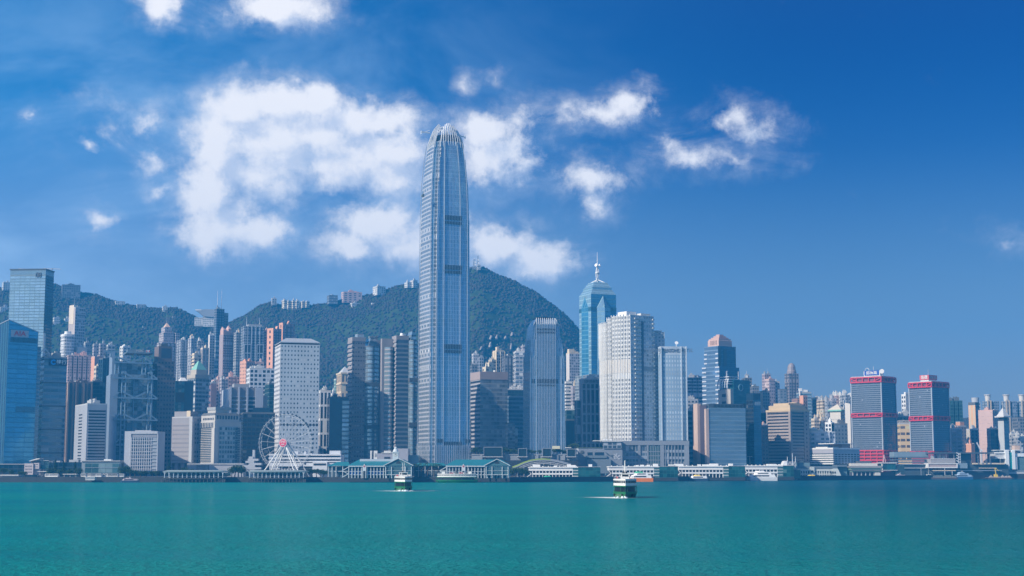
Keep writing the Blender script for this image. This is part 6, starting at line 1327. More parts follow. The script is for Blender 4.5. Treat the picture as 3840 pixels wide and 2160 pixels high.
# the two red-banded towers
def red_tower(label, xl, xc, xr, yt, Y, bands, low, phi):
    S = site(xl, xc, xr, yt, Y, phi); r = thing('office_tower', label, 'office tower', S.loc, S.phi); b, a, H = S.b, S.a, S.H; z = S.z
    zs = [(z(p0), z(p1)) for p0, p1 in bands]      # (top, bottom) of each red truss storey
    segs = [(zs[1][0], zs[0][1])] + [(low and z(low[0]) or 0, zs[1][1])]
    for (z0, z1) in segs:
        mb = MB(); mb.prism(rect(b, a, .6), z0 + .003, z1 - .003, 0, 0, 1.6, 2.3, ms=[1, 1, 0, 0]); mb.build('facade', [REDTW, REDTS], r)
        q = MB()
        for (x, y) in rect(b, a, .5): q.box(x - .6, x + .6, y - .6, y + .6, z0 + .004, z1 - .004)
        q.build('corner_frame', plain('grey_frame', (.34, .38, .43), .5), r)
    def storey(z1, z0, rows=1):
        mb = MB(); mb.prism(rect(b, a, 1.0), z0, z1 - .2, 0); mb.build('truss_storey_wall', DRED, r)
        for side in (0, 1, 3):
            L = (b, a)[side % 2]; f = (lambda u, zz, o=.0: (u, -a / 2 - o, zz)) if side == 0 else ((lambda u, zz, o=.0: (b / 2 + o, u, zz)) if side == 1 else (lambda u, zz, o=.0: (-b / 2 - o, -u, zz)))
            h = z1 - z0; q = MB(); t = min(1.5, h * .2); up = (0, 1, 0) if side == 0 else (1, 0, 0)
            for k in range(rows + 1): q.bar(f(-L / 2, z0 + t / 2 + (h - t) * k / rows), f(L / 2, z0 + t / 2 + (h - t) * k / rows), 1.6, t, up=(0, 0, 1))
            n = 5 if side != 1 else 4
            for i in range(n + 1): u = -L / 2 + L * i / n; q.bar(f(u, z0 + t), f(u, z1 - t), 1.0, 1.3, up=up)
            if rows == 1:
                q.bar(f(-L / 2, z1 - t), f(-L / 2 + L / n * 1.2, z0 + t), .9, 1.0, up=up); q.bar(f(L / 2, z1 - t), f(L / 2 - L / n * 1.2, z0 + t), .9, 1.0, up=up)
            q.build('red_truss', RED, r)
    storey(*zs[0]); storey(*zs[1])
    if low: storey(z(low[0]) , z(low[1]), 4 if low[1] - low[0] > 30 else 1); bx(r, 'base', DRED, (-b / 2 + 1, b / 2 - 1, -a / 2 + 1, a / 2 - 1, 0, z(low[1]) - .01))
    roof_on(r, b * .98, a * .98, H + .02, LGREY, .8, 1, 4)
    return S, r
S, r = red_tower('first and taller red-banded grey tower with a blue white roof sign', 3189, 3304, 3359, 1411, 1710, ((1411, 1433), (1547, 1563)), (1687, 1740), 62); a, b, H = S.a, S.b, S.H
y0, y1 = S.ly(3236), S.ly(3291); zt, zb = S.z(1388), S.z(1408); x = -b / 2 + 4
bx(r, 'roof_house', WHITE, (x, x + 8, y1 - 1, y0 + 1, H + .03, zt)); sg = bx(r, 'sign', plain('royal_blue', (.02, .07, .33), .45), (x - .5, x - .02, y1, y0, zt - (zt - zb) * .86, zt + .4))
text_mesh('招商局', (zt - zb) * .66, 'letters', WHITE, sg, (x - .6, (y0 + y1) / 2, zt - (zt - zb) * .42), rot=(pi / 2, 0, -pi / 2), sx=1.15)
yd = S.ly(3302); q = MB(); q.tube((x + 1, yd, H), (x + 1, yd, S.z(1400)), .5); q.tube((x + 1, yd, S.z(1393)), (x - 1.2, yd - .4, S.z(1392)), 1.0, 2.7, 14); q.build('satellite_dish', plain('dish_grey', (.5, .5, .5), .5), r)
q = MB(); yd = S.ly(3243)
for i in range(10): q.bar((x + 2, yd + 2.6 * cos(i * pi / 5), S.z(1385) + 2.6 * sin(i * pi / 5)), (x + 2, yd + 2.6 * cos((i + 1) * pi / 5), S.z(1385) + 2.6 * sin((i + 1) * pi / 5)), .35)
q.tube((x + 2, yd - 8, H + 5), (x + 2, yd - 8, S.z(1370)), .2); q.build('roof_ring_antenna', WSTEEL, r)
S, r = red_tower('second red-banded grey tower with a red and white roof box', 3406, 3493, 3558, 1431, 1640, ((1431, 1452), (1559, 1577)), (1691, 1697), 56); a, b, H = S.a, S.b, S.H
y0 = S.ly(3448); zt, zb = S.z(1405), S.z(1423); x = -b / 2 + 2; y1 = S.ly(3479); w = b * .44
bx(r, 'roof_house', WHITE, (x, x + w, y1, y0, H + .03, zb)); sg = bx(r, 'sign', plain('sign_box_red', (.56, .09, .10), .5), (x - .6, x + w + .6, y1 - .6, y0 + .6, zb + .003, zt))
text_mesh('信德', (zt - zb) * .82, 'letters', WHITE, sg, (x - .7, (y0 + y1) / 2, (zt + zb) / 2), rot=(pi / 2, 0, -pi / 2)); text_mesh('SHUN TAK', (zt - zb) * .72, 'letters', OFFW, sg, (x + w / 2, y1 - .7, (zt + zb) / 2), sx=.62)
q = MB(); q.tube((x + w / 2, (y0 + y1) / 2, zt), (x + w / 2, (y0 + y1) / 2, zt + 7), .25); q.build('antenna', STEEL, r)

S = tower('apartment_tower', 'white slim stair-sided tower left of the second red-banded tower', 'apartment tower', 3381, 3396, 3408, 1482, 1840, 40, WHPLAIN, side=fac('white_balconies', (.66, .66, .65), (.06, .07, .09), .6, .55), flr=5, bay=5, rm=WHITE, clutter=0)
bx(S.root, 'upper_block', WHITE, (-S.b * .48, S.b * .5, -S.a * .5, -S.a * .1, S.H + .003, S.z(1470)))
tower('apartment_block', 'grey white low block between the two red-banded towers', 'apartment block', 3368, 3378, 3412, 1548, 1800, 22, RES, flr=4, bay=4, rm=OFFW, clutter=2)
tower('apartment_block', 'dark tank-topped block below the grey white one between the red-banded towers', 'apartment block', 3364, 3372, 3412, 1563, 1770, 14, RESD, flr=4, bay=4, a=18, rm=OFFW, clutter=3, plant=OFFW)
S = tower('office_building', 'orange yellow banded block between the two red-banded towers', 'office building', 3370, 3374, 3417, 1591, 1690, 8, GOLDB, a=20, flr=6.9, bay=5.2, rm=LGREY, clutter=1)
bx(S.root, 'roof_louvre', fac('louvre_grey', (.36, .34, .32), (.22, .21, .20), .8, .4), (-S.b / 2, S.b / 2, -S.a / 2, S.a / 2, S.H + 1.5, S.z(1576)))
tower('apartment_tower', 'dark green towers block right of the second red-banded tower', 'apartment tower', 3556, 3562, 3609, 1502, 1900, 10, GREENG, a=26, flr=4.4, bay=3.4, notch=(2, 1, 3), rm=DGREY, clutter=3)
tower('office_building', 'dotted slate block close right of the second red-banded tower', 'office building', 3560, 3566, 3607, 1610, 1700, 8, fac('slate_rows', (.26, .28, .33), (.09, .10, .13), .7, .5), a=20, flr=4.4, bay=6, rm=OFFW, clutter=3)
tower('office_building', 'dark block with an orange lit stair head behind the dotted slate block', 'office building', 3580, 3592, 3624, 1600, 1760, 30, fac('brown_dull', (.17, .16, .18), (.06, .06, .08), .5, .5), side=SALMON, flr=4, bay=4, rm=GREY, clutter=0)
S = site(3584, 3600, 3612, 1583, 1765, 38); r = thing('apartment_block', 'small orange block rising above the dotted slate block', 'apartment block', S.loc, S.phi); mb = MB(); mb.prism(rect(S.b, S.a), 0, S.H); mb.build('wall', plain('orange_render', (.60, .30, .18), .75), r); bx(r, 'roof', GREY, (-S.b / 2, S.b / 2, -S.a / 2, S.a / 2, S.H + .003, S.H + .8))
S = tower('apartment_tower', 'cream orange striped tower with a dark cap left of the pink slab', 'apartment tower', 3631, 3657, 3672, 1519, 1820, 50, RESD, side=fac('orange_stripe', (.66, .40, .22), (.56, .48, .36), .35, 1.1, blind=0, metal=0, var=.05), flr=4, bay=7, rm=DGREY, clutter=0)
bx(S.root, 'dark_cap', DGREY, (-S.b / 2, S.b / 2, -S.a / 2, S.a / 2, S.H + 1.5, S.z(1508)))
S = site(3645, 3649, 3676, 1493, 1980, 12, a=18); r = thing('apartment_tower', 'pale tower with a cylinder top behind the orange striped tower', 'apartment tower', S.loc, S.phi); mb = MB(); mb.prism(rect(S.b, S.a), 0, S.H - 6, 0, 0, 3, 4); mb.build('facade', RESG, r); q = MB(); q.tube((0, 0, S.H - 6), (0, 0, S.H + 1), 4.6, 5, 14); q.build('roof_drum', LGREY, r)
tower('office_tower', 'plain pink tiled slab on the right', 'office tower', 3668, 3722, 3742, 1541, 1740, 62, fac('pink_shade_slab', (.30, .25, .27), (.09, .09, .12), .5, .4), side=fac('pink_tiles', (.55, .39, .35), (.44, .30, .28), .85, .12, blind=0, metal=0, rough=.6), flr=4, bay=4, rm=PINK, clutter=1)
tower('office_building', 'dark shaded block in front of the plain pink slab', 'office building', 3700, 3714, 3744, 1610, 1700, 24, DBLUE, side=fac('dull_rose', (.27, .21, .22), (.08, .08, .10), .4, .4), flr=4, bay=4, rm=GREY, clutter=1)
for (x0, x1, lab, drum) in ((3684, 3746, 'grey tower with gold vertical strips and drum top, left of a pair behind pink slab', 3708), (3754, 3814, 'grey tower with gold vertical strips and drum top, right of the pair near the edge', 3778), (3812, 3870, 'grey tower with gold strips cut off by the right edge of the view', 3836)):
    S = site(x0, x0 + 16, x1, 1504, 2060, 30); r = thing('apartment_tower', lab, 'apartment tower', S.loc, S.phi); b, a, H = S.b, S.a, S.H; mb = MB(); mb.prism(notched(b, a, 1, 1, 3), 0, H, 0, 0, 2.6, 3.8); mb.build('facade', fac('slate_blue_apts', (.24, .29, .35), (.08, .11, .15), .6, .6), r)
    q = MB(); x = -b / 2 + b * .25
    for d_ in (-2.2, 2.2): q.box(-b / 2 + b * .2 + d_ - .9, -b / 2 + b * .2 + d_ + .9, -a / 2 - 1.2, -a / 2 - .02, 0, H + 1)
    q.build('gold_strips', plain('gold_strip', (.56, .45, .32), .6), r); q = MB(); q.tube((-b / 2 + b * .2, -a * .2, H), (-b / 2 + b * .2, -a * .2, H + 8), 3.4, 4, 12); q.tube((-b / 2 + b * .2, -a * .2, H + 8), (-b / 2 + b * .2, -a * .2, H + 9), 5, 5, 12); q.build('roof_drum', plain('drum_cream', (.60, .56, .50), .6), r)
S = site(3742, 3764, 3782, 1578, 1690, 46); r = thing('office_tower', 'pale grey tower with a conical roof near the right edge', 'office tower', S.loc, S.phi); b, a, H = S.b, S.a, S.H
mb = MB(); mb.prism(rect(b, a), 0, H, 0, 0, 4, 4.4, ms=[1, 1, 0, 0]); mb.build('facade', [plain('pale_grey_wall', (.44, .46, .46), .6), fac('blue_glass_quiet', (.10, .19, .25), (.08, .16, .21), .6, .6, blind=0)], r); q = MB(); q.prism(rect(b * .9, a * .9), H + .003, H + 4); q.build('dark_lantern', DARK, r)
q = MB(); q.prism(rect(b, a, -2.5), H + 4.003, H + 5.5, bot=True); q.cone(rect(b, a, -1), H + 5.503, (0, 0, H + 15)); q.tube((0, 0, H + 14), (0, 0, H + 22), .3, .1); q.build('conical_roof', plain('cone_white', (.56, .55, .54), .6), r)
tower('office_building', 'cream and slate block with an L-shaped lit wall right of the dotted slate block', 'office building', 3623, 3640, 3668, 1612, 1720, 34, fac('slate_flat', (.10, .13, .17), (.04, .06, .085)), side=plain('sand_wall', (.46, .42, .36), .75), flr=4, bay=4, rm=LGREY, clutter=2)
tower('apartment_block', 'small bright orange block low down beside the crane', 'apartment block', 3626, 3642, 3650, 1668, 1660, 50, SALMON, side=plain('orange_render', (.60, .30, .18)), rm=SALMON, clutter=1)
tower('apartment_tower', 'dark tower with a gold peaked roof at the right edge', 'apartment tower', 3806, 3816, 3850, 1568, 1800, 20, RESD, flr=4, bay=3, a=20, rm=DGREY, clutter=0)
S = site(3814, 3822, 3848, 1566, 1802, 20, a=16); r = S
tower('apartment_block', 'pale low block before the gold-striped towers at the right', 'apartment block', 3784, 3792, 3812, 1630, 1740, 22, RESG, flr=4, bay=4, rm=OFFW, clutter=3)
tower('apartment_block', 'slate block with white roof sheds at the right edge, low down', 'apartment block', 3806, 3814, 3850, 1640, 1720, 14, LILAC2, flr=4, bay=4, a=18, rm=OFFW, clutter=3)
# tower crane beside the pink slab
Y = 1660; r = thing('tower_crane', 'white construction crane leaning before the pink slab', 'crane', (xat(3678, Y, 30), Y, 4)); q = MB(); z = lambda p: zat(p, Y) - 4; k = Y / FPX
q.bar((0, 0, 0), (0, 0, z(1690)), 1.2); q.build('mast', WSTEEL, r); q = MB(); q.bar((0, 0, z(1690)), (-14 * k, 0, z(1659)), 1.0); q.bar((0, 0, z(1688)), (6 * k, 0, z(1690)), 1.6); q.build('jib', WSTEEL, r)

# ------------------------------------------------------------------ banded slabs near the water, left
def cream_hotel():
    S = site(747, 806, 905, 1580, 1370, 30); r = thing('office_building', 'cream white office block with stepped top and dark mansard behind the pier', 'office building', S.loc, S.phi); b, a, H = S.b, S.a, S.H; W_ = plain('cream_white', (.46, .44, .41), .7); z = S.z
    mb = MB(); mb.prism(rect(b, a), 0, H, 0, 0, top=True); H2 = z(1556); mb.prism(rect(b * .92, a * .88), H + .003, H2, 0); mb.build('wall', W_, r)
    q = MB(); q.frustum(rect(b * .94, a * .9), H2 + .003, rect(b * .84, a * .74), z(1547)); q.build('mansard_roof', DGREY, r)
    bx(r, 'penthouse', W_, (-b * .36, b * .1, -a * .3, a * .2, z(1547) + .003, z(1536))); bx(r, 'plant_room', GREY, (-b * .38, b * .22, -a * .32, a * .22, z(1536) + .003, z(1525)))
    G = plain('slate_window', (.06, .075, .095), .15, .2, amt=.3); n = 20; z0, z1 = z(1736), z(1602); st = (z1 - z0) / n
    for i in range(n): bx(r, 'window_band', G, (-b / 2 - .1, -b / 2 + .02, -a * .30, a * .46, z0 + i * st + st * .35, z0 + (i + 1) * st))
    mb = MB(); mb.prism(rect(b * .7, .6), z(1738), z(1598), 0, 0, 2.6, 4.2); o = mb.build('front_glazing', fac('front_mixed', (.32, .37, .38), (.10, .15, .17), .75, .6, var=.6, metal=.3), r); o.location = (b * .02, -a / 2 - .1, 0)
    for i in range(n): bx(r, 'window_band', G, (b * .26, b * .455, -a / 2 - .58, -a / 2 - .42, z0 + i * st + st * .35, z0 + (i + 1) * st))
    for (zz, hh) in ((z(1572), 1.3), (z(1566), 2.0)):
        for i in range(8): x = -b * .40 + i * b * .105; bx(r, 'window', G, (x, x + b * .07, -a * .44 - .1, -a * .44 + .02, zz - hh + 1.5, zz + hh))
    for (zz, hh) in ((z(1589), 1.2), (z(1598), 1.4)):
        for i in range(8): y = -a * .40 + i * a * .1; bx(r, 'window', G, (-b / 2 - .1, -b / 2 + .02, y, y + a * .06, zz - hh, zz + hh))
    for i in range(7): y = -a * .36 + i * a * .1; bx(r, 'window', G, (-b * .46 - .1, -b * .46 + .02, y, y + a * .07, z(1574), z(1566)))
    bx(r, 'corner_pier', W_, (-b / 2 - .8, -b / 2 + 3, -a / 2 - .9, -a / 2 + 2, 0, H - 6))
cream_hotel()
S = site(645, 722, 756, 1566, 1385, 52); r = thing('office_building', 'beige grey slab with sun louvres and a dotted right flank', 'office building', S.loc, S.phi); b, a, H = S.b, S.a, S.H
BG = plain('beige_grey', (.28, .27, .285), .7); mb = MB(); z0 = S.z(1737); mb.prism(rect(b, a), z0, H, 0, 1, 3.4, 4.3, ms=[0, 0, 1, 1], bot=True); mb.build('wall', [GRGRID, BG], r)
mb = MB(); mb.prism(rect(.5, a * .80), S.z(1735), S.z(1588), 0, 0, 60, 4.0); o = mb.build('louvres', fac('beige_louvre_lines', (.31, .29, .295), (.20, .19, .21), 1.1, .35, blind=0, metal=0, rough=.6, var=.1), r); o.location = (-b / 2 - .2, a * .04, 0)
bx(r, 'corner_pier', LGREY, (-b / 2 - .7, -b / 2 + 2, -a / 2 - .4, -a / 2 + 3, z0, H + .3)); roof_on(r, b, a, H, LGREY, 1, 0); bx(r, 'penthouse', BG, (-b * .42, b * .42, -a * .34, a * .42, H + .003, S.z(1542))); bx(r, 'lit_louvre', CREAM, (-b * .43, -b * .38, -a * .36, -a * .18, H + 1, S.z(1540)))
bx(r, 'base_column', BG, *[(-b / 2 + 1, -b / 2 + 5, -a / 2 + 2 + i * a * .3, -a / 2 + 6 + i * a * .3, 0, z0 - .01) for i in range(4)])
# ------------------------------------------------------------------ low buildings along the quay, left
LW = plain('lavender_white', (.45, .46, .50), .65)
f = Fr('office_building', 'white concrete block with gridded front standing alone by the left quay', 'office building', 530, 1290)
f.part('wall', LW, (466, 591, 1617, 1766, 0, 26)); 
f.part('roof_band', LW, (490, 592, 1617, 1627, -.9, -.02)); f.part('edge_pier', LW, (589, 592, 1627.2, 1766, -.9, -.02), (488, 491, 1627.2, 1766, -.9, -.02))
f.part('shade_panel', plain('grey_panel', (.26, .27, .31), .7), (491.2, 588.8, 1627.2, 1640, -.3, -.03))
G2 = plain('slate_window', (.06, .075, .095)); G3 = plain('pale_pane', (.30, .33, .37), .4)
for k in range(9):
    q0 = 1641 + k * 13.2
    f.part('floor_slab', LW, (491.2, 588.8, q0 + 11, q0 + 13.1, -.85, -.02))
    f.part('window', G3, (566, 588.8, q0, q0 + 10.9, -.25, -.03)); f.part('window', G2, (491.2, 565, q0 + 5.5, q0 + 10.9, -.24, -.03)); f.part('window', G3, (491.2, 565, q0, q0 + 5.4, -.23, -.03))
for i in range(10): f.part('mullion', LW, (491.2 + i * 8.2, 493.6 + i * 8.2, 1640.2, 1766, -.8, -.26))
f.part('roof_room', LGREY, (500, 560, 1613, 1616.8, 6, 18))
f = Fr('exhibition_hall', 'low glass hall with pale roof edge by the left quay', 'hall', 378, 1285)
f.part('wall', plain('grey_teal_stone', (.24, .29, .32), .7), (306, 450, 1729, 1776, 0, 24)); f.part('roof_edge', LGREY, (304, 452, 1727, 1730, -1, 25)); f.part('glass_front', fac('teal_hall_glass', (.10, .17, .19), (.05, .12, .14), .92, .9, var=.4, metal=.2), (319, 447, 1737, 1774, -.5, -.02), bay=6, flr=9)
f.part('rail', STEEL, (319, 447, 1753, 1754.5, -.9, -.55)); f.part('roof_room', WHITE, (385, 411, 1722, 1727, 4, 10))
f = Fr('building', 'pink cubic building with rows of slot windows under a tilted roof wing', 'building', 120, 1275)
f.part('wall', plain('rosy_white', (.52, .46, .47), .7), (91, 124, 1738, 1780, 0, 10)); f.part('annex', plain('rosy_white', (.52, .46, .47)), (126, 145, 1736, 1758, 1, 10), (124.2, 147, 1758.2, 1780, 3, 11))
for (q0, c0) in ((1746, 95), (1757, 95), (1768, 103)):
    for i in range(6 if c0 == 95 else 4): f.part('window', DARK, (c0 + i * 4.4, c0 + i * 4.4 + 1.8, q0, q0 + 5, -.1, .05))
for i in range(3): f.part('window', DARK, (128 + i * 5, 130.5 + i * 5, 1740, 1743, .9, 1.05)); f.part('window', DARK, (128 + i * 5, 130.5 + i * 5, 1749, 1752, .9, 1.05))
q = MB(); A = [(f.x(106), f.z(1730)), (f.x(145), f.z(1721)), (f.x(145), f.z(1719)), (f.x(133), f.z(1719.5)), (f.x(106), f.z(1728))]
q.poly([(x, 1, z) for x, z in A]); q.poly([(x, 12, z) for x, z in A][::-1])
for i in range(5): (x0, z0), (x1, z1) = A[i], A[(i + 1) % 5]; q.poly([(x1, 1, z1), (x0, 1, z0), (x0, 12, z0), (x1, 12, z1)])
q.build('roof_wing', WHITE, f.root); f.part('roof_support', DGREY, (110, 144, 1729, 1737.8, 4, 8))
f = Fr('pavilion', 'small teal glass pavilion right of the pink cubic building', 'pavilion', 165, 1280)
f.part('glass', fac('teal_hall_glass', (.10, .17, .19), (.05, .12, .14)), (148, 182, 1728, 1760, 0, 12), bay=4, flr=4); f.part('roof', LGREY, (146, 184, 1726, 1728, -1, 13)); f.part('canopy', WHITE, (140, 184, 1767, 1769, -3, 4)); f.part('support', STEEL, (143, 144, 1769, 1790, -2, -1.4), (160, 161, 1769, 1790, -2, -1.4), (180, 181, 1769, 1790, -2, -1.4))
f = Fr('building', 'dark podium block at the foot of the blue mirror glass tower', 'building', 60, 1300); f.part('wall', DBLUE, (-40, 138, 1742, 1790, 0, 20), bay=4, flr=4); f.part('roof', GREY, (-42, 140, 1739, 1742, -.6, 20))
f = Fr('pavilion', 'long low white shed on the far left quay', 'shed', 30, 1250); f.part('roof', OFFW, (0, 72, 1780, 1784, -2, 7)); f.part('wall', LGREY, (2, 70, 1784, 1791, 0, 5))
f = Fr('building', 'low dark podium with roof plant under the steel blue tower', 'building', 250, 1310); f.part('wall', DBLUE, (182, 308, 1733, 1790, 0, 18), bay=4, flr=4); f.part('roof_plant', LGREY, (255, 290, 1724, 1732.8, 3, 10), (200, 220, 1728, 1732.8, 4, 12))
f = Fr('office_building', 'colonnaded podium below the cream white stepped block', 'building', 800, 1340); f.part('wall', plain('pale_podium', (.36, .37, .40), .7), (704, 912, 1741, 1790, 0, 16)); f.part('cornice', LGREY, (702, 914, 1738, 1742, -.8, 17))
for i in range(10): f.part('column', LGREY, (738 + i * 4.4, 740 + i * 4.4, 1743, 1790, -1.0, -.03))
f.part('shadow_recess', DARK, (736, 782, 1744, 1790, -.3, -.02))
# stacked white sculpture-like tower
f = Fr('stacked_tower', 'white stepped tower of stacked slabs left of the observation wheel', 'tower', 945, 1270); WS = plain('pale_slab', (.44, .46, .50), .7)
for (c0, c1, q0, q1) in ((947, 955, 1687, 1770), (934, 950, 1712, 1720), (931, 970, 1720.2, 1728), (922, 954, 1728.2, 1736), (936, 981, 1736.2, 1744), (912, 957, 1744.2, 1752), (914, 980, 1752.2, 1760), (900, 956, 1761, 1769)): f.part('slab', WS, (c0, c1, q0, q1, -2 if c0 != 947 else -1, 4))
f.part('core', WS, (932, 955.5, 1728, 1790, -.9, 3))
# long white low building behind the wheel
f = Fr('post_office', 'long low white building with dark window strips behind the observation wheel', 'building', 1145, 1310); WB = plain('blue_white_wall', (.60, .62, .65), .6)
f.part('wall', WB, (1010, 1276, 1705, 1790, 0, 30)); DK = plain('strip_window', (.035, .045, .06), .2, .2, amt=.4)
for (q0, q1) in ((1709, 1715), (1722, 1728), (1733, 1736), (1749, 1756)): f.part('window_strip', DK, (1050, 1274, q0, q1, -.25, .05))
for (q0, q1) in ((1703, 1708.5), (1715.2, 1721.8), (1728.2, 1732.8), (1736.2, 1748.8)): f.part('floor_band', WB, (1008, 1279, q0, q1, -1.2, -.3))
for (c0, c1, q0) in ((1092, 1116, 1692), (1138, 1146, 1693), (1160, 1168, 1698), (1234, 1275, 1690), (1010, 1050, 1702)): f.part('roof_room', WB, (c0, c1, q0, 1704.9, 3, 14))
f.part('front_wing', WB, (1176, 1230, 1733, 1765, -7, -1.3)); f.part('window_strip', DK, (1180, 1226, 1738, 1745, -7.2, -7.01))
for i in range(8): f.part('column', WB, (1012 + i * 11, 1014.5 + i * 11, 1757, 1790, -1.1, -.05))
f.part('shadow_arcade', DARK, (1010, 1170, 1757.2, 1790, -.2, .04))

# ------------------------------------------------------------------ observation wheel
WHS = plain('wheel_steel', (.50, .52, .56), .45, .1)
def wheel():
    Y = 1255; cx, cy = xat(1071, Y, 30), Y; k = Y / FPX; Zc = zat(1661, Y)
    r = thing('observation_wheel', 'white spoked observation wheel with a red round hub sign on the waterfront', 'ferris wheel', (cx, cy, BASE), radians(-17)); zc = Zc - BASE; Rr = 106 * k; n = 42
    def ring(rad, y, w, nm):
        mb = MB(); m_ = 84
        for i in range(m_): a0, a1 = 2 * pi * i / m_, 2 * pi * (i + 1) / m_; mb.bar((rad * cos(a0), y, zc + rad * sin(a0)), (rad * cos(a1), y, zc + rad * sin(a1)), w, w, up=(0, 1, 0))
        mb.build(nm, WHS, r)
    for y in (-1.3, 1.3): ring(Rr, y, .24, 'rim'); 
    ring(Rr * .94, 0, .2, 'rim'); ring(Rr * .70, 0, .12, 'inner_ring')
    mb = MB()
    for i in range(84):
        a0 = 2 * pi * i / 84; s = 1 if i % 2 else -1; mb.bar((Rr * cos(a0), s * 1.3, zc + Rr * sin(a0)), (Rr * .94 * cos(a0 + .0374), 0, zc + Rr * .94 * sin(a0 + .0374)), .12)
    mb.build('rim_bracing', WHS, r)
    for i in range(21):
        a0 = 2 * pi * (i + .3) / 21
        for s in (-1, 1):
            q = MB(); q.bar((1.2 * cos(a0), s * 2.4, zc + 1.2 * sin(a0)), (Rr * .94 * cos(a0), s * .5, zc + Rr * .94 * sin(a0)), .15, .2, up=(0, 1, 0)); q.build('spoke', WHS, r)
    for i in range(n):
        a0 = 2 * pi * i / n; c = (Rr + 1.0) * cos(a0), zc + (Rr + 1.0) * sin(a0); q = MB()
        q.lathe([(.3, -1.05), (.75, -.85), (.9, -.2), (.85, .5), (.45, .85)], 8, 0); q.tube((0, 0, .8), (0, 0, 1.5), .12, .12, 5, 1); o = q.build('gondola', [plain('gondola_glass', (.07, .09, .11), .2, .2), WHS], r); o.location = (c[0], 0, c[1] - .4)
    hub = MB(); hub.tube((0, -4.2, zc), (0, 4.2, zc), 1.2, 1.2, 16); hub.build('hub', WHS, r)
    Rs = 14 * k; y = -5.2; q = MB(); q.tube((0, y, zc), (0, y + 1.0, zc), Rs * 1.12, Rs * 1.12, 28, 0); q.tube((0, y - .1, zc), (0, y - .003, zc), Rs, Rs, 28, 1)
    for i in range(12): a0, a1 = pi * .08 + i * pi * .84 / 12, pi * .08 + (i + 1) * pi * .84 / 12; q.bar((Rs * .8 * cos(a0), y - .15, zc + Rs * .2 + Rs * .6 * sin(a0)), (Rs * .8 * cos(a1), y - .15, zc + Rs * .2 + Rs * .6 * sin(a1)), .28, .1, 2, up=(0, 1, 0))
    for (x0, z0, x1, z1) in ((-.72, .1, -.2, .52), (-.2, .52, .12, .2), (.12, .2, .36, .42), (.36, .42, .74, .05), (-.45, .05, -.1, .3), (.2, .0, .42, .2)): q.bar((Rs * x0, y - .16, zc + Rs * z0), (Rs * x1, y - .16, zc + Rs * z1), .36, .1, 2, up=(0, 1, 0))
    sg = q.build('hub_sign', [plain('pale_ring', (.66, .52, .54), .5), plain('hub_red', (.62, .03, .09), .5), plain('pale_pink', (.72, .60, .62), .5)], r)
    text_mesh('AIA', Rs * .62, 'letters', plain('pale_pink', (.72, .60, .62)), sg, (0, y - .2, zc - Rs * .42))
    for s in (-1, 1):
        for t in (-1, 1):
            for dx in (.62, .92):
                q = MB(); q.tube((t * .8, s * 3.4, zc - .6), (t * Rr * dx * .86, s * (5.5 + 3 * (dx > .7)), 0), .45, .55, 8); q.build('support_leg', WHITE, r)
    bx(r, 'boarding_platform', LGREY, (-Rr * .55, Rr * .55, -5, 5, .01, 1.6)); bx(r, 'canopy', WHITE, (-Rr * .35, Rr * .35, -4, 4, 4.2, 4.6)); bx(r, 'canopy_post', STEEL, *[(x, x + .2, y_, y_ + .2, 1.61, 4.19) for x in (-7, -3, 1, 5, 7) for y_ in (-3.6, 3.4)])
wheel()

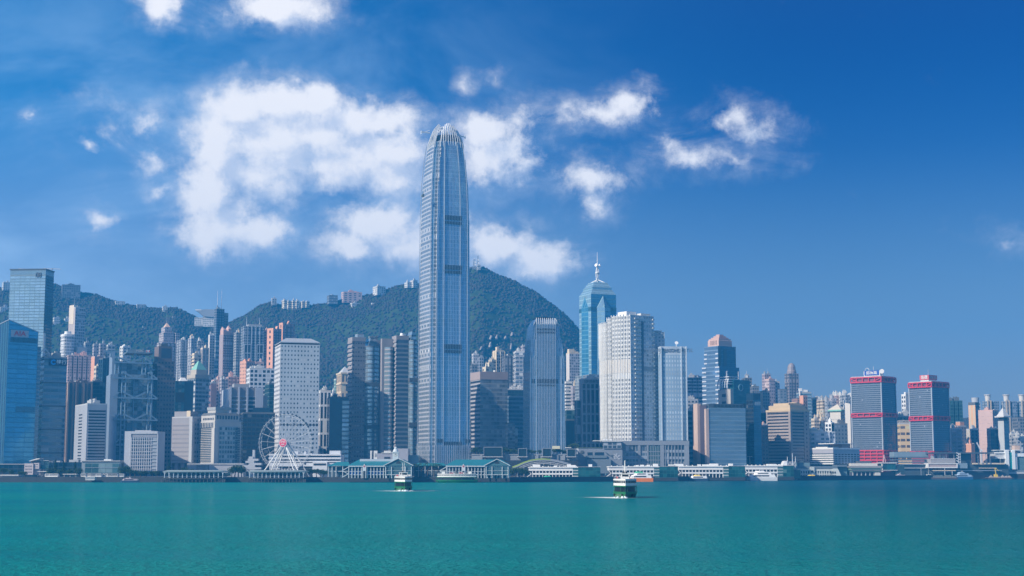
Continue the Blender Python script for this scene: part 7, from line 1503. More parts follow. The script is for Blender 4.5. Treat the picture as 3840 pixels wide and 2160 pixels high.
# ------------------------------------------------------------------ piers
PIERG = 'ferry piers along the quay'
def pavilion_pier(label, c0, c1, Y, seed):
    """curved flat-roofed public pier on piles"""
    f = Fr('public_pier', label, 'pier', (c0 + c1) / 2, Y, PIERG); w = (f.x(c1) - f.x(c0)); x0 = f.x(c0); rr = random.Random(seed)
    d = 16; mb = MB(); n = 12
    P = [(x0 + 1.2 * (1 - sin(pi * i / n)) * 0 + w * .5 - w * .5 * cos(pi * i / n), d / 2 - d / 2 * (sin(pi * i / n) ** .45)) for i in range(n + 1)]; P += [(x0 + w, d), (x0, d)]
    z = f.z
    mb.prism(P, 2.6, 3.7, 0, 1, bot=True); mb.build('deck', [PILE, GREY], f.root)
    mb = MB(); [mb.tube((x0 + w * (i + .5) / 34, .8 + 1.5 * (i % 2), -2), (x0 + w * (i + .5) / 34, .8 + 1.5 * (i % 2), 2.6), .3, .3, 6) for i in range(34)]; o = mb.build('pile_row', plain('pile_grey', (.10, .11, .11), .9), f.root)
    bx(f.root, 'fender_wall', PILE, (x0 + 1, x0 + w - 1, 2.5, 3, -1, 2.6))
    zr, zt = z(1771), z(1763); mb = MB(); S_ = lambda s, P_=P: [(x0 + w / 2 + (x - x0 - w / 2) * s, d / 2 + (y - d / 2) * s) for x, y in P_]
    mb.frustum(S_(1.0), zr, S_(1.02), zr + .7, 0, top=False); mb.frustum(S_(1.02), zr + .7, S_(.86), zt, 0); mb.poly([(x, y, zr) for x, y in reversed(S_(1.0))], 1); mb.build('roof', [plain('grey_green_roof', (.22, .27, .28), .6), LGREY], f.root)
    m = 14
    for i in range(m):
        x = x0 + w * (.05 + .9 * i / (m - 1)); y = 2.2; q = MB(); q.tube((x, y, 3.7), (x, y, zr), .32, .32, 8); q.tube((x, y, zr - 1.4), (x - 1.0, y, zr), .16); q.tube((x, y, zr - 1.4), (x + 1.0, y, zr), .16); q.build('column', plain('blue_white_post', (.50, .55, .60), .5), f.root)
    bx(f.root, 'rear_wall', plain('pier_back', (.16, .20, .23), .7), (x0 + w * .08, x0 + w * .92, d - 3, d - 2, 3.7, zr - .01)); bx(f.root, 'railing', STEEL, (x0 + .8, x0 + w - .8, 1.0, 1.1, 4.6, 4.75)); 
    for i in range(6): a = x0 + w * rr.uniform(.1, .86); bx(f.root, 'kiosk', rr.choice([OFFW, LGREY, plain('pier_back', (.16, .20, .23))]), (a, a + rr.uniform(1.5, 3), 7, 9, 3.71, 3.7 + rr.uniform(1.8, 2.6)))
pavilion_pier('low curved-roof public pier left of the observation wheel', 603, 846, 1222, 1)
pavilion_pier('low curved-roof public pier in front of the observation wheel', 924, 1148, 1216, 2)
f = Fr('kiosk_row', 'sunlit pale kiosks on the promenade between the two curved-roof piers', 'kiosks', 838, 1238); f.part('wall', CREAM, (812, 862, 1776, 1786, 0, 4)); f.part('awning', WHITE, (808, 868, 1773, 1776, -1.5, 4), (812, 866, 1779, 1780.5, -1.2, -.02))

def green_pier(label, c0, c1, Y, gable_at, banners, clock, gate_c, staircols):
    f = Fr('ferry_pier', label, 'ferry pier', (c0 + c1) / 2, Y, PIERG); z, x = f.z, f.x; r = f.root
    PW = plain('pier_white', (.58, .62, .64), .55); D = 26
    f.part('deck', PILE, (c0, c1, 1793, 1807, -1, D)); bx(r, 'fender_wall', PILE, (x(c0) + 1, x(c1) - 1, -.5, D - 2, -2, z(1807)))
    ze, zt = z(1746), z(1723); L, Rr_ = x(c0), x(c1)
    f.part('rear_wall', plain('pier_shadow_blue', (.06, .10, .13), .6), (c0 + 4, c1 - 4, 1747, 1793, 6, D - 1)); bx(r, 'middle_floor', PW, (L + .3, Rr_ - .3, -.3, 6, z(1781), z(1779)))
    # hipped tile roof
    mb = MB(); A = [(L - 1.2, -2), (Rr_ + 1.2, -2), (Rr_ + 1.2, D), (L - 1.2, D)]; B = [(L + 7, D * .45), (Rr_ - 7, D * .45), (Rr_ - 7, D * .55), (L + 7, D * .55)]
    mb.frustum(A, ze, B, zt); mb.poly([(px_, py_, ze - .02) for px_, py_ in A][::-1], 1); mb.build('roof', [TEALR, LGREY], r); f.part('eaves', PW, (c0 - 2, c1 + 2, 1746.1, 1750, -1.9, -.8))
    n = max(6, round((c1 - c0) / 12))
    for i in range(n + 1):
        xx = L + (Rr_ - L) * i / n; q = MB(); q.box(xx - .28, xx + .28, -.9, -.3, z(1793), z(1750)); q.build('column', PW, r)
        if i < n:
            xa, xb = xx + .6, xx + (Rr_ - L) / n - .6
            if banners and xb < x(gable_at[0]): bx(r, 'banner', plain('banner_blue', (.03, .10, .36), .5), (xa, xb, .1, .2, z(1779), z(1764))); bx(r, 'window', DARK, (xa, xb, .1, .2, z(1763.8), z(1751)))
    bx(r, 'balustrade', PW, (L, Rr_, -.75, -.6, z(1769), z(1767.6)))
    # gable end
    g0, g1 = x(gable_at[0]), x(gable_at[1]); gp = z(gable_at[2]); gm = (g0 + g1) / 2; mb = MB(); y = -3
    mb.poly([(g0, y, ze), (g1, y, ze), (gm, y, gp)], 0); mb.poly([(g0 - 1, y - .6, ze), (gm, y - .6, gp + .8), (gm, D * .5, gp + .8), (g0 - 1, D * .5, ze)], 1); mb.poly([(gm, y - .6, gp + .8), (g1 + 1, y - .6, ze), (g1 + 1, D * .5, ze), (gm, D * .5, gp + .8)], 1)
    mb.bar((g0 - 1, y - .7, ze), (gm, y - .7, gp + .8), .5, .5, 2); mb.bar((gm, y - .7, gp + .8), (g1 + 1, y - .7, ze), .5, .5, 2); mb.build('gable', [plain('gable_teal', (.06, .15, .17), .6), TEALR, PW], r)
    q = MB(); 
    for i in range(8): a0, a1 = pi * i / 8, pi * (i + 1) / 8; q.poly([(gm, y - .1, ze + 1.6), (gm + 2.1 * cos(a0), y - .1, ze + 1.6 + 2.1 * sin(a0)), (gm + 2.1 * cos(a1), y - .1, ze + 1.6 + 2.1 * sin(a1))][::-1])
    q.build('gable_window', DARK, r); f.part('gable_column', PW, *[(c, c + 2.4, 1750, 1793, -3.4, -2.8) for c in (gable_at[0] + 2, gable_at[0] + 24, gable_at[1] - 26, gable_at[1] - 4)])
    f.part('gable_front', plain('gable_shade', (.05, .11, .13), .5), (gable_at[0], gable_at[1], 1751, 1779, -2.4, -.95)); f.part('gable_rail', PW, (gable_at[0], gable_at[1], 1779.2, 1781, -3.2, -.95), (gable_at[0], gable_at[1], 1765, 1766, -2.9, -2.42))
    # arched gate bay
    if gate_c:
        gx = x(gate_c); q = MB(); q.prism([(gx - 1.5, -2.2), (gx + 1.5, -2.2), (gx + 1.5, -1), (gx - 1.5, -1)], z(1793), z(1750), 0); q.poly([(gx - 1.5, -2.2, z(1750)), (gx + 1.5, -2.2, z(1750)), (gx, -2.2, z(1739))], 0); q.poly([(gx, -2.2, z(1739)), (gx + 1.5, -2.2, z(1750)), (gx + 1.5, 3, z(1750)), (gx, 3, z(1739))], 1); q.poly([(gx - 1.5, -2.2, z(1750)), (gx, -2.2, z(1739)), (gx, 3, z(1739)), (gx - 1.5, 3, z(1750))], 1)
        q.build('gate_bay', [PW, TEALR], r); q = MB(); q.tube((gx, -2.3, z(1749)), (gx, -2.21, z(1749)), .8, .8, 14); q.build('gate_roundel', plain('roundel_red', (.45, .10, .10), .5), r); bx(r, 'gate_opening', DARK, (gx - .9, gx + .9, -2.26, -2.21, z(1793), z(1766)))
    for (s0, s1, q0, q1) in staircols:
        mb = MB()
        for k in range(3):
            za, zb_ = z(q1 - (q1 - q0) * k / 3), z(q1 - (q1 - q0) * (k + 1) / 3); a_, b_ = (x(s0), x(s1)) if k % 2 == 0 else (x(s1), x(s0)); mb.bar((a_, -.2, za), (b_, -.2, zb_), 1.4, .5)
        mb.build('stair', PW, r)
    if clock:
        tx_ = x(1480); q = MB(); zb_ = z(1719); zz = z(1697); q.box(tx_ - 2.4, tx_ + 2.4, 6, 10.8, zt - 6, zz); q.box(tx_ - 2.9, tx_ + 2.9, 5.5, 11.3, zz + .003, zz + .7); q.build('clock_tower', PW, r)
        q = MB(); q.lathe([(2.2, zz + .7), (2.2, zz + 1.6), (1.6, zz + 2.8), (1.2, zz + 3.0), (1.2, zz + 4.0), (.7, zz + 4.6), (.1, zz + 5)], 12, 0, (tx_, 8.4)); q.build('tower_cupola', PW, r)
        q = MB(); zc_ = (z(1719) + zz) / 2 + .6; q.tube((tx_, 5.9, zc_), (tx_, 5.99, zc_), 1.5, 1.5, 18, 0); q.bar((tx_, 5.85, zc_), (tx_, 5.85, zc_ + 1.1), .2, .1, 1); q.bar((tx_, 5.85, zc_), (tx_ + .8, 5.85, zc_), .2, .1, 1); q.build('clock_face', [OFFW, DARK], r)
        q = MB(); q.box(x(1345), x(1470), D * .3, D * .62, zt - 3.5, z(1721)); q.build('roof_skylight', plain('pale_metal_roof', (.50, .53, .57), .5, .2), r)
    return f
green_pier('teal-roofed ferry pier with a clock tower and blue banners', 1308, 1544, 1226, (1444, 1546, 1722), True, True, 1367, [(1283, 1306, 1752, 1790)])
green_pier('teal-roofed ferry pier with open white columns right of the clock tower pier', 1674, 1911, 1224, (1820, 1908, 1725), False, False, 1738, [(1648, 1672, 1752, 1792)])
f = Fr('covered_walkway', 'low teal-roofed hall joining the two clock side piers', 'covered walkway', 1610, 1245)
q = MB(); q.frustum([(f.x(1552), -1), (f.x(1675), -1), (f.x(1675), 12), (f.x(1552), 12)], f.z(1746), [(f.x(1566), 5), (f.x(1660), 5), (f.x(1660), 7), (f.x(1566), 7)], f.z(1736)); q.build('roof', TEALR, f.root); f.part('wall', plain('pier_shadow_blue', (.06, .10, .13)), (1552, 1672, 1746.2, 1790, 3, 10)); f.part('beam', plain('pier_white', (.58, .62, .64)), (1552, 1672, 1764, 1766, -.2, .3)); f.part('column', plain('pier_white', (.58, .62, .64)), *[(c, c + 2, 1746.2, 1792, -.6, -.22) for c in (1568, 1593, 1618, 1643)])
f = Fr('covered_walkway', 'teal-roofed gatehouse with stairs left of the clock tower pier', 'covered walkway', 1265, 1238)
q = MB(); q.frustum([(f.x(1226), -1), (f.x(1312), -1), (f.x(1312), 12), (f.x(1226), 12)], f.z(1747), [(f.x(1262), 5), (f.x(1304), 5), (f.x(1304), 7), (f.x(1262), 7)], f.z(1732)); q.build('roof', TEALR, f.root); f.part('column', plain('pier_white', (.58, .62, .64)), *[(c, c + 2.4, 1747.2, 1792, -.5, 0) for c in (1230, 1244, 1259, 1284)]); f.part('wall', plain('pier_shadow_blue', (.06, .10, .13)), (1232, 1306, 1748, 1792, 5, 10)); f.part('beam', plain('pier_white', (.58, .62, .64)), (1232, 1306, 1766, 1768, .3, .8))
# arched planted canopy
f = Fr('arched_canopy', 'long arched canopy with a green planted roof behind the white piers', 'canopy', 2030, 1330)
mb = MB(); pts = [(1921, 1752), (1940, 1745), (1965, 1734), (1990, 1726), (2015, 1722), (2040, 1721), (2065, 1723), (2090, 1727), (2115, 1733), (2142, 1741)]
for (a, b) in zip(pts, pts[1:]):
    x0, z0, x1, z1 = f.x(a[0]), f.z(a[1]), f.x(b[0]), f.z(b[1]); m0 = 0 if b[0] < 2070 else 1
    mb.poly([(x0, 1, z0 - .6), (x1, 1, z1 - .6), (x1, 9, z1 + .6), (x0, 9, z0 + .6)], m0); mb.poly([(x0, 1, z0 - 1.4), (x1, 1, z1 - 1.4), (x1, 1, z1 - .6), (x0, 1, z0 - .6)], 1); mb.poly([(x1, 1, z1 - 1.4), (x0, 1, z0 - 1.4), (x0, 12, z0 - 1.4), (x1, 12, z1 - 1.4)], 1); mb.poly([(x1, 9, z1 + .6), (x1, 12, z1 - 1.4), (x0, 12, z0 - 1.4), (x0, 9, z0 + .6)], m0)
mb.build('roof', [LAWN, plain('canopy_grey', (.26, .28, .30), .6)], f.root); mb = MB()
for dz, yy in ((-2.6, .4), (-3.9, .0)):
    for (a, b) in zip(pts, pts[1:]): mb.bar((f.x(a[0]), yy, f.z(a[1]) + dz), (f.x(b[0]), yy, f.z(b[1]) + dz), .5, .5)
mb.build('edge_beams', LGREY, f.root); mb = MB()
for (a, b) in pts[1:]: mb.tube((f.x(a), 3, BASE), (f.x(a), 3, f.z(b) - 1.2), .35)
mb.build('column', LGREY, f.root)

PWH = plain('pier_bright_white', (.78, .78, .76), .55, amt=.1)
def white_pier(label, c0, cg, c1, Y, tops, writing=None, rear=0):
    """white two-storey ferry pier whose right end is a dark teal glass hall (from cg to c1)"""
    f = Fr('ferry_pier', label, 'ferry pier', (c0 + c1) / 2, Y, PIERG); z, x, r = f.z, f.x, f.root; D = 24
    yb = tops['base']; s = tops.get('s', 1.0); Q = lambda q: yb - (1806 - q) * s
    f.part('deck', PILE, (c0 - 14, c1 + 1, Q(1794), Q(1805), -1.5, D)); bx(r, 'fender_wall', PILE, (x(c0), x(c1), -1.2, D - 2, -2, z(Q(1805))))
    f.part('rear_wall', plain('pier_interior', (.07, .075, .09), .7), (c0 + 6, cg, Q(1760), Q(1794), 3.4, D)); f.part('upper_wall', PWH, (c0, cg - 20, Q(1753), Q(1765.5), 0, D)); f.part('parapet', PWH, (c0 - 3, cg, Q(1751), Q(1754), -.8, D)); f.part('roof', OFFW, (c0, cg, Q(1750.4), Q(1751), -.3, D)); f.part('balcony_band', PWH, (c0 + 12, cg - 20, Q(1774), Q(1780), -.5, 3.3))
    n = max(5, round((cg - 20 - c0 - 12) / 13))
    for i in range(n + 1):
        c = c0 + 12 + (cg - 22 - c0 - 12) * i / n; f.part('column', PWH, (c, c + 2.4, Q(1765.6), Q(1773.9), .2, .9)); f.part('column', PWH, (c, c + 2.4, Q(1780.1), Q(1794), -.2, .6))
        if i < n: f.part('window', plain('pier_window', (.03, .035, .05), .15, .2), (c + 3, c + 11, Q(1765.6), Q(1773.9), 3.0, 3.35))
    f.part('glass_link', plain('teal_screen', (.06, .13, .13), .3), (cg - 19.9, cg, Q(1754.2), Q(1794), -.2, D - 1)); f.part('link_band', PWH, *[(cg - 20, cg, Q(q), Q(q) + 1.8, -.5, -.22) for q in (1763, 1774, 1785)])
    mb = MB(); mb.box(*f.B(cg + .1, c1, Q(1751.5), Q(1792), -1.2, D), bay=3, flr=3.4); mb.build('glass_hall', fac('teal_glass_hall', (.02, .10, .10), (.012, .085, .088), .94, .9, var=.45, metal=.2, blind=.02), r); f.part('hall_roof', LGREY, (cg - 1, c1 + 1, Q(1750), Q(1751.4), -1.6, D)); f.part('hall_base', plain('hall_base', (.02, .045, .05), .5), (cg + .1, c1 + .6, Q(1792.1), Q(1794), -1.35, D))
    for c in tops['roof']: f.part('roof_room', PWH, (c[0], c[1], Q(c[2]), Q(1750.3), 6, 14))
    q = MB(); q.bar((x(c0 - 16), -.2, z(Q(1794))), (x(c0 + 8), -.2, z(Q(1777))), 1.6, .5); q.bar((x(c0 + 8), -.1, z(Q(1777))), (x(c0 - 4), -.1, z(Q(1764))), 1.6, .4); q.build('stair', PWH, r)
    for i in range(9): c = c0 + 8 + (cg - c0 - 16) * i / 8; f.part('roof_vent', PWH, (c, c + 3.5, Q(1747.4), Q(1750.3), 1.5, 3))
    if writing: text_mesh(writing, 2.0, 'letters', OFFW, r, (x((cg - 30 + cg - 62) / 2 + 40), -1.6, z(Q(1799))), sx=.8)
    return f
white_pier('shaded white two-storey pier with a teal glass hall below the arched canopy', 1984, 2168, 2251, 1296, dict(base=1806, roof=[(1998, 2026, 1742), (2128, 2142, 1741), (2142, 2160, 1744), (2210, 2222, 1741), (2080, 2090, 1746)]))
white_pier('sunlit white pier with a teal glass hall behind the orange and green ferry', 2284, 2472, 2542, 1330, dict(base=1804, roof=[(2388, 2398, 1746), (2406, 2418, 1745), (2430, 2440, 1745), (2454, 2470, 1741)]))
white_pier('sunlit white pier with a teal glass hall behind the yellow catamaran', 2545, 2732, 2794, 1372, dict(base=1802.5, roof=[(2534, 2566, 1743), (2622, 2632, 1745), (2640, 2664, 1745), (2667, 2697, 1742), (2739, 2752, 1742), (2512, 2532, 1745)]))
white_pier('sunlit white pier behind the large white ferry with a sail-shaped roof at its end', 2795, 2936, 2976, 1424, dict(base=1801, roof=[(2836, 2855, 1752), (2882, 2915, 1745)]))
f = Fr('roof_terrace', 'white tented roof terrace on the pier behind the large white ferry', 'terrace', 2900, 1440)
for i in range(4):
    c = 2886 + i * 11; q = MB(); P4 = [(f.x(c), 0), (f.x(c + 11), 0), (f.x(c + 11), 7), (f.x(c), 7)]; q.cone(P4, f.z(1745), ((f.x(c) + f.x(c + 11)) / 2, 3.5, f.z(1740))); q.build('tent_roof', WHITE, f.root)
f.part('post', WSTEEL, *[(2886 + i * 11, 2887 + i * 11, 1745.2, 1766, .2, .6) for i in range(5)]); f.part('sign_board', plain('pale_sky_board', (.36, .56, .72), .5), (2837, 2855, 1750, 1764, -1, -.6)); f.part('sign_post', STEEL, (2840, 2841, 1764.1, 1772, -.9, -.7), (2851, 2852, 1764.1, 1772, -.9, -.7))
f.part('parasol_row', plain('orange_cloth', (.62, .30, .10), .8), (2868, 2882, 1741, 1743.5, 3, 6)); f.part('parasol_pole', STEEL, (2874.6, 2875.4, 1743.6, 1766, 4.3, 4.6))
f = Fr('sail_roof_hall', 'white slanted wedge and steel mast frame above the dark glass pier hall', 'hall', 2960, 1430)
q = MB(); A = [(f.x(2928), f.z(1758)), (f.x(2952), f.z(1758)), (f.x(2952), f.z(1728)), (f.x(2943), f.z(1729))]; q.poly([(x, -1, z) for x, z in A]); q.poly([(x, 12, z) for x, z in A][::-1])
for i in range(4): (x0, z0), (x1, z1) = A[i], A[(i + 1) % 4]; q.poly([(x1, -1, z1), (x0, -1, z0), (x0, 12, z0), (x1, 12, z1)])
q.build('wedge', WHITE, f.root); f.part('plinth', LGREY, (2926, 2990, 1758.2, 1800, 0, 14)); f.part('frame_floor', LGREY, (2953, 2986, 1744, 1746, -.4, 10), (2953, 2986, 1731, 1732.2, -.3, 10)); f.part('glass_front', TEALG, (2930, 3000, 1762, 1794, -2.6, -.05))
for c, q0 in ((2954, 1712), (2973, 1699), (2984, 1712)): q = MB(); q.tube((f.x(c), 0, f.z(1758)), (f.x(c), 0, f.z(q0)), .4, .25); q.build('mast', WSTEEL, f.root)
q = MB()
for i in range(5): c = 2955 + i * 6; q.bar((f.x(c), -.3, f.z(1757)), (f.x(c + 5), -.3, f.z(1732)), .25); q.bar((f.x(c + 5), -.3, f.z(1757)), (f.x(c), -.3, f.z(1732)), .25)
q.build('lattice', WSTEEL, f.root)
def slant_terminal():
    f = Fr('ferry_terminal', 'long white terminal with a slanted end wall on piles right of the sail roof', 'ferry terminal', 3080, 1500); CW = plain('green_white', (.58, .62, .58), .6); x, z, r = f.x, f.z, f.root
    f.part('deck', PILE, (2985, 3158, 1789, 1794, -1, 24)); f.part('roof', plain('slate', (.14, .18, .21)), (2985, 3140, 1748, 1757, -.5, 22)); f.part('rear_wall', plain('pier_interior', (.07, .075, .09)), (2992, 3130, 1766, 1788, 2, 20))
    f.part('upper_band', CW, (2990, 3136, 1757.2, 1766, 0, 22)); f.part('lower_band', CW, (2990, 3130, 1776, 1780, .1, 2))
    for i in range(15): c = 3000 + i * 9; f.part('pier', CW, (c, c + 3.2, 1766.2, 1789, .15, 1.9))
    for i in range(14): c = 3003.4 + i * 9; f.part('window', plain('slate_window', (.06, .075, .095)), (c, c + 5.4, 1767, 1775, 1, 1.3))
    q = MB(); A = [(x(3122), z(1789)), (x(3156), z(1789)), (x(3142), z(1757)), (x(3122), z(1757))]
    q.poly([(a_, -.6, b_) for a_, b_ in A]); q.poly([(a_, 22, b_) for a_, b_ in A][::-1])
    for i in range(4): (x0, z0), (x1, z1) = A[i], A[(i + 1) % 4]; q.poly([(x1, -.6, z1), (x0, -.6, z0), (x0, 22, z0), (x1, 22, z1)])
    q.build('slanted_end', CW, r)
    for k in range(2):
        for i in range(4): c = 3112 + i * 6; f.part('window', DARK, (c, c + 4, 1768 + k * 13, 1776 + k * 12, -.75, -.61))
    for i in range(8): c = 3106 + i * 6.4; f.part('pile', plain('teal_pile', (.12, .24, .25), .7), (c, c + 3, 1794.2, 1802, -1.2, 0))
    f.part('lift_tower', CW, (3036, 3053, 1751, 1780, -1.5, 5)); f.part('lift_window', DARK, (3040, 3049, 1764, 1772, -1.7, -1.52)); f.part('side_block', plain('grey_teal', (.14, .22, .25)), (2998, 3040, 1735, 1747.8, 4, 18)); f.part('roof_room', CREAM, (3006, 3018, 1729, 1734.8, 6, 12))
    f.part('end_canopy', plain('slate', (.14, .18, .21)), (3140, 3178, 1744, 1750, 2, 24)); f.part('end_wall', plain('slate_teal', (.10, .17, .19), .5), (3150, 3182, 1750.2, 1800, 6, 24))
slant_terminal()
# parking-striped white building
def striped():
    S = site(3017, 3124, 3223, 1679, 1560, 46); r = thing('office_building', 'white ribbon-banded building with a plain grey upper wall before the first red-topped tower', 'office building', S.loc, S.phi); b, a, H = S.b, S.a, S.H; z = S.z; zb = z(1741); W_ = plain('ribbon_white', (.72, .72, .70), .5)
    mb = MB(); mb.prism(rect(b, a, .8), zb, H, 0, 0, bot=True); mb.build('wall', plain('deep_shadow_wall', (.10, .12, .15), .6), r); n = 5; h1 = z(1700); st = (h1 - zb) / n
    bx(r, 'upper_wall', plain('lavender_panel', (.36, .36, .40), .6), (-b / 2, -b / 2 + .79, -a / 2, a / 2, h1, H - 1.5)); bx(r, 'upper_wall', plain('blue_grey_panel', (.26, .33, .40), .6), (-b / 2 + .8, b / 2, -a / 2, -a / 2 + .79, h1, H - 1.5)); q = MB(); q.prism(rect(b, a, -.3), H - 1.49, H, bot=True); q.build('roof_edge', W_, r)
    for k in range(n): bx(r, 'ribbon', W_, (-b / 2 - .4, -b / 2 + .78, -a / 2 - .3, a / 2, zb + k * st, zb + k * st + st * .52))
    mb = MB(); mb.prism(rect(b - 2, .8), zb, h1 - .02, 0, 0, 4.4, st); o = mb.build('window_grid', CARPK, r); o.location = (1, -a / 2 + .35, 0)
    bx(r, 'base_block', plain('base_dark', (.04, .05, .06), .6), (-b / 2 + 3, b / 2 - 3, -a / 2 + 3, a / 2 - 2, 0, zb - .01))
    bx(r, 'roof_house', PINK, (b * .05, b * .38, -a * .3, a * .1, H + .003, z(1664))); bx(r, 'roof_slab', WHITE, (-b * .3, b * .42, -a * .36, a * .2, z(1664) + .003, z(1661.5))); bx(r, 'roof_deck', WHITE, (-b * .38, b * .04, -a * .2, a * .3, H + .003, z(1675)))
striped()
def rounded_terminal():
    f = Fr('ferry_terminal', 'cream terminal with rounded overhanging decks before the first red-banded tower', 'ferry terminal', 3245, 1560); x, z, r = f.x, f.z, f.root; CW = plain('cream_deck', (.66, .64, .58), .6)
    def deck(c0, c1, q0, q1, y0, nm='deck_band', m=CW, cut=6):
        q = MB(); X0, X1 = x(c0), x(c1); t = x(c0 + cut) - X0; q.frustum([(X0 + t, y0 + 1), (X1, y0 + 1), (X1, 24), (X0 + t, 24)], z(q1), [(X0, y0), (X1 + .5, y0), (X1 + .5, 25), (X0, 25)], z(q0)); q.build(nm, m, r)
    deck(3181, 3305, 1747, 1754, -3); deck(3190, 3308, 1762, 1766, -2); f.part('window_band', plain('green_window_band', (.22, .36, .30), .3), (3190, 3304, 1754.2, 1761.8, 0, 20)); f.part('window_band', plain('green_window_band', (.22, .36, .30)), (3196, 3304, 1766.2, 1770, .5, 20))
    f.part('upper_room', plain('cream_room', (.56, .54, .50), .65), (3192, 3292, 1737, 1746.8, 2, 20)); f.part('roof', plain('dark_shell', (.10, .11, .12), .6), (3222, 3272, 1729, 1736.8, 4, 18)); f.part('undercroft', plain('pier_interior', (.07, .075, .09)), (3194, 3390, 1770.2, 1796, 3, 22)); f.part('deck', PILE, (3186, 3400, 1796, 1801, -2, 24))
    f.part('glass_hall', fac('teal_glass_hall', (.02, .10, .10), (.012, .085, .088)), (3309, 3358, 1738, 1762, -1, 18), bay=5, flr=5); f.part('hall_roof', LGREY, (3304, 3362, 1734, 1738, -2, 19)); f.part('hall_column', CW, (3305.5, 3309, 1738.2, 1770, -1.4, 0)); f.part('deck_slab', LGREY, (3309, 3365, 1762.2, 1764.5, -1.6, 20)); f.part('side_hall', plain('teal_dark', (.03, .06, .07), .4), (3358.5, 3392, 1745, 1796, 0, 18)); f.part('balcony', plain('cream_room', (.56, .54, .50)), (3282, 3300, 1772, 1790, -2, 2.8))
    for i in range(7): c = 3198 + i * 16; f.part('column', LGREY, (c, c + 3, 1770.2, 1796, 1, 2.4))
    q = MB(); q.bar((x(3311), -1.2, z(1740)), (x(3316), -1.2, z(1706)), .9); q.bar((x(3322), -1.2, z(1736)), (x(3316), -1.2, z(1706)), .7); q.build('mast', plain('pink_mast', (.66, .42, .42), .5), r)
rounded_terminal()
def right_terminal():
    f = Fr('ferry_terminal', 'wide grey terminal with stacked platforms and a lattice mast under the second red-banded tower', 'ferry terminal', 3530, 1585); x, z, r = f.x, f.z, f.root; SL = plain('slate_deep', (.05, .075, .09), .5); PL = plain('platform_stone', (.31, .30, .305), .7)
    f.part('rear_wall', plain('blue_grey_wall', (.20, .27, .32), .6), (3371, 3500, 1694, 1712, 20, 40)); 
    for q0 in (1712, 1722, 1731, 1740): f.part('terrace', plain('slate_band', (.10, .15, .19), .6), (3372, 3500, q0, q0 + 4, 17 - (q0 - 1712) * .3, 40)); 
    f.part('hall', SL, (3385, 3790, 1742, 1798, 6, 40)); f.part('pale_rail', LGREY, (3388, 3480, 1739, 1741.5, 4, 5), (3386, 3478, 1754, 1756, 4, 5))
    f.part('long_roof', plain('slate_roof', (.07, .09, .11), .6), (3490, 3729, 1696, 1701, 0, 30)); f.part('under_roof', SL, (3586, 3650, 1701.2, 1742, 6, 28)); f.part('roof_post', STEEL, *[(c, c + 1.6, 1701.2, 1742, 1, 1.6) for c in (3493, 3526, 3549, 3578, 3668, 3684, 3698, 3713)])
    f.part('roof_plant', LGREY, (3498, 3510, 1709, 1720, 4, 8), (3520, 3528, 1703, 1720, 5, 9), (3535, 3548, 1709, 1720, 4, 9)); f.part('upper_deck', PL, (3490, 3582, 1721, 1736, -1, 24)); f.part('deck_rail', WHITE, (3489, 3583, 1719.5, 1721, -1.2, -.9)); f.part('middle_deck', WHITE, (3476, 3587, 1737, 1740, -4, 24), (3476, 3587, 1751, 1755, -4, 24), (3476, 3479, 1740.1, 1750.9, -4, 20), (3584, 3587, 1740.1, 1750.9, -4, 20)); f.part('middle_wall', plain('rosy_stone', (.40, .32, .31), .7), (3479.2, 3583.8, 1740.2, 1750.8, -3.4, 20))
    f.part('side_panel', plain('blue_grey_wall', (.20, .27, .32)), (3587.2, 3626, 1737, 1756, -2, 10)); f.part('lower_canopy', CREAM, (3495, 3580, 1763, 1766, -4, 8)); f.part('canopy_post', LGREY, (3538, 3540, 1755.2, 1784, -4, -3.4), (3566, 3568, 1766.2, 1784, -4, -3.4)); f.part('gangway', STEEL, (3496, 3570, 1769, 1770.5, -3, -2))
    f.part('far_deck', CREAM, (3652, 3770, 1736, 1741, 2, 20), (3676, 3740, 1754, 1756.5, 2, 8)); f.part('lower_rail', STEEL, (3580, 3760, 1763, 1766, 2, 4)); f.part('light_pole', STEEL, (3455, 3457, 1753, 1783, 2, 2.8))
    q = MB(); zz = [1697, 1707, 1717, 1727, 1736]
    for i in range(4):
        q.bar((x(3588), -1, z(zz[i])), (x(3603), -1, z(zz[i] + 9)), .8); q.bar((x(3603), -1, z(zz[i] + 3)), (x(3594), -1, z(zz[i] + 10)), .8)
    q.build('lattice_mast', WSTEEL, r); f.part('deck', PILE, (3386, 3800, 1790, 1797, -3, 30))
right_terminal()
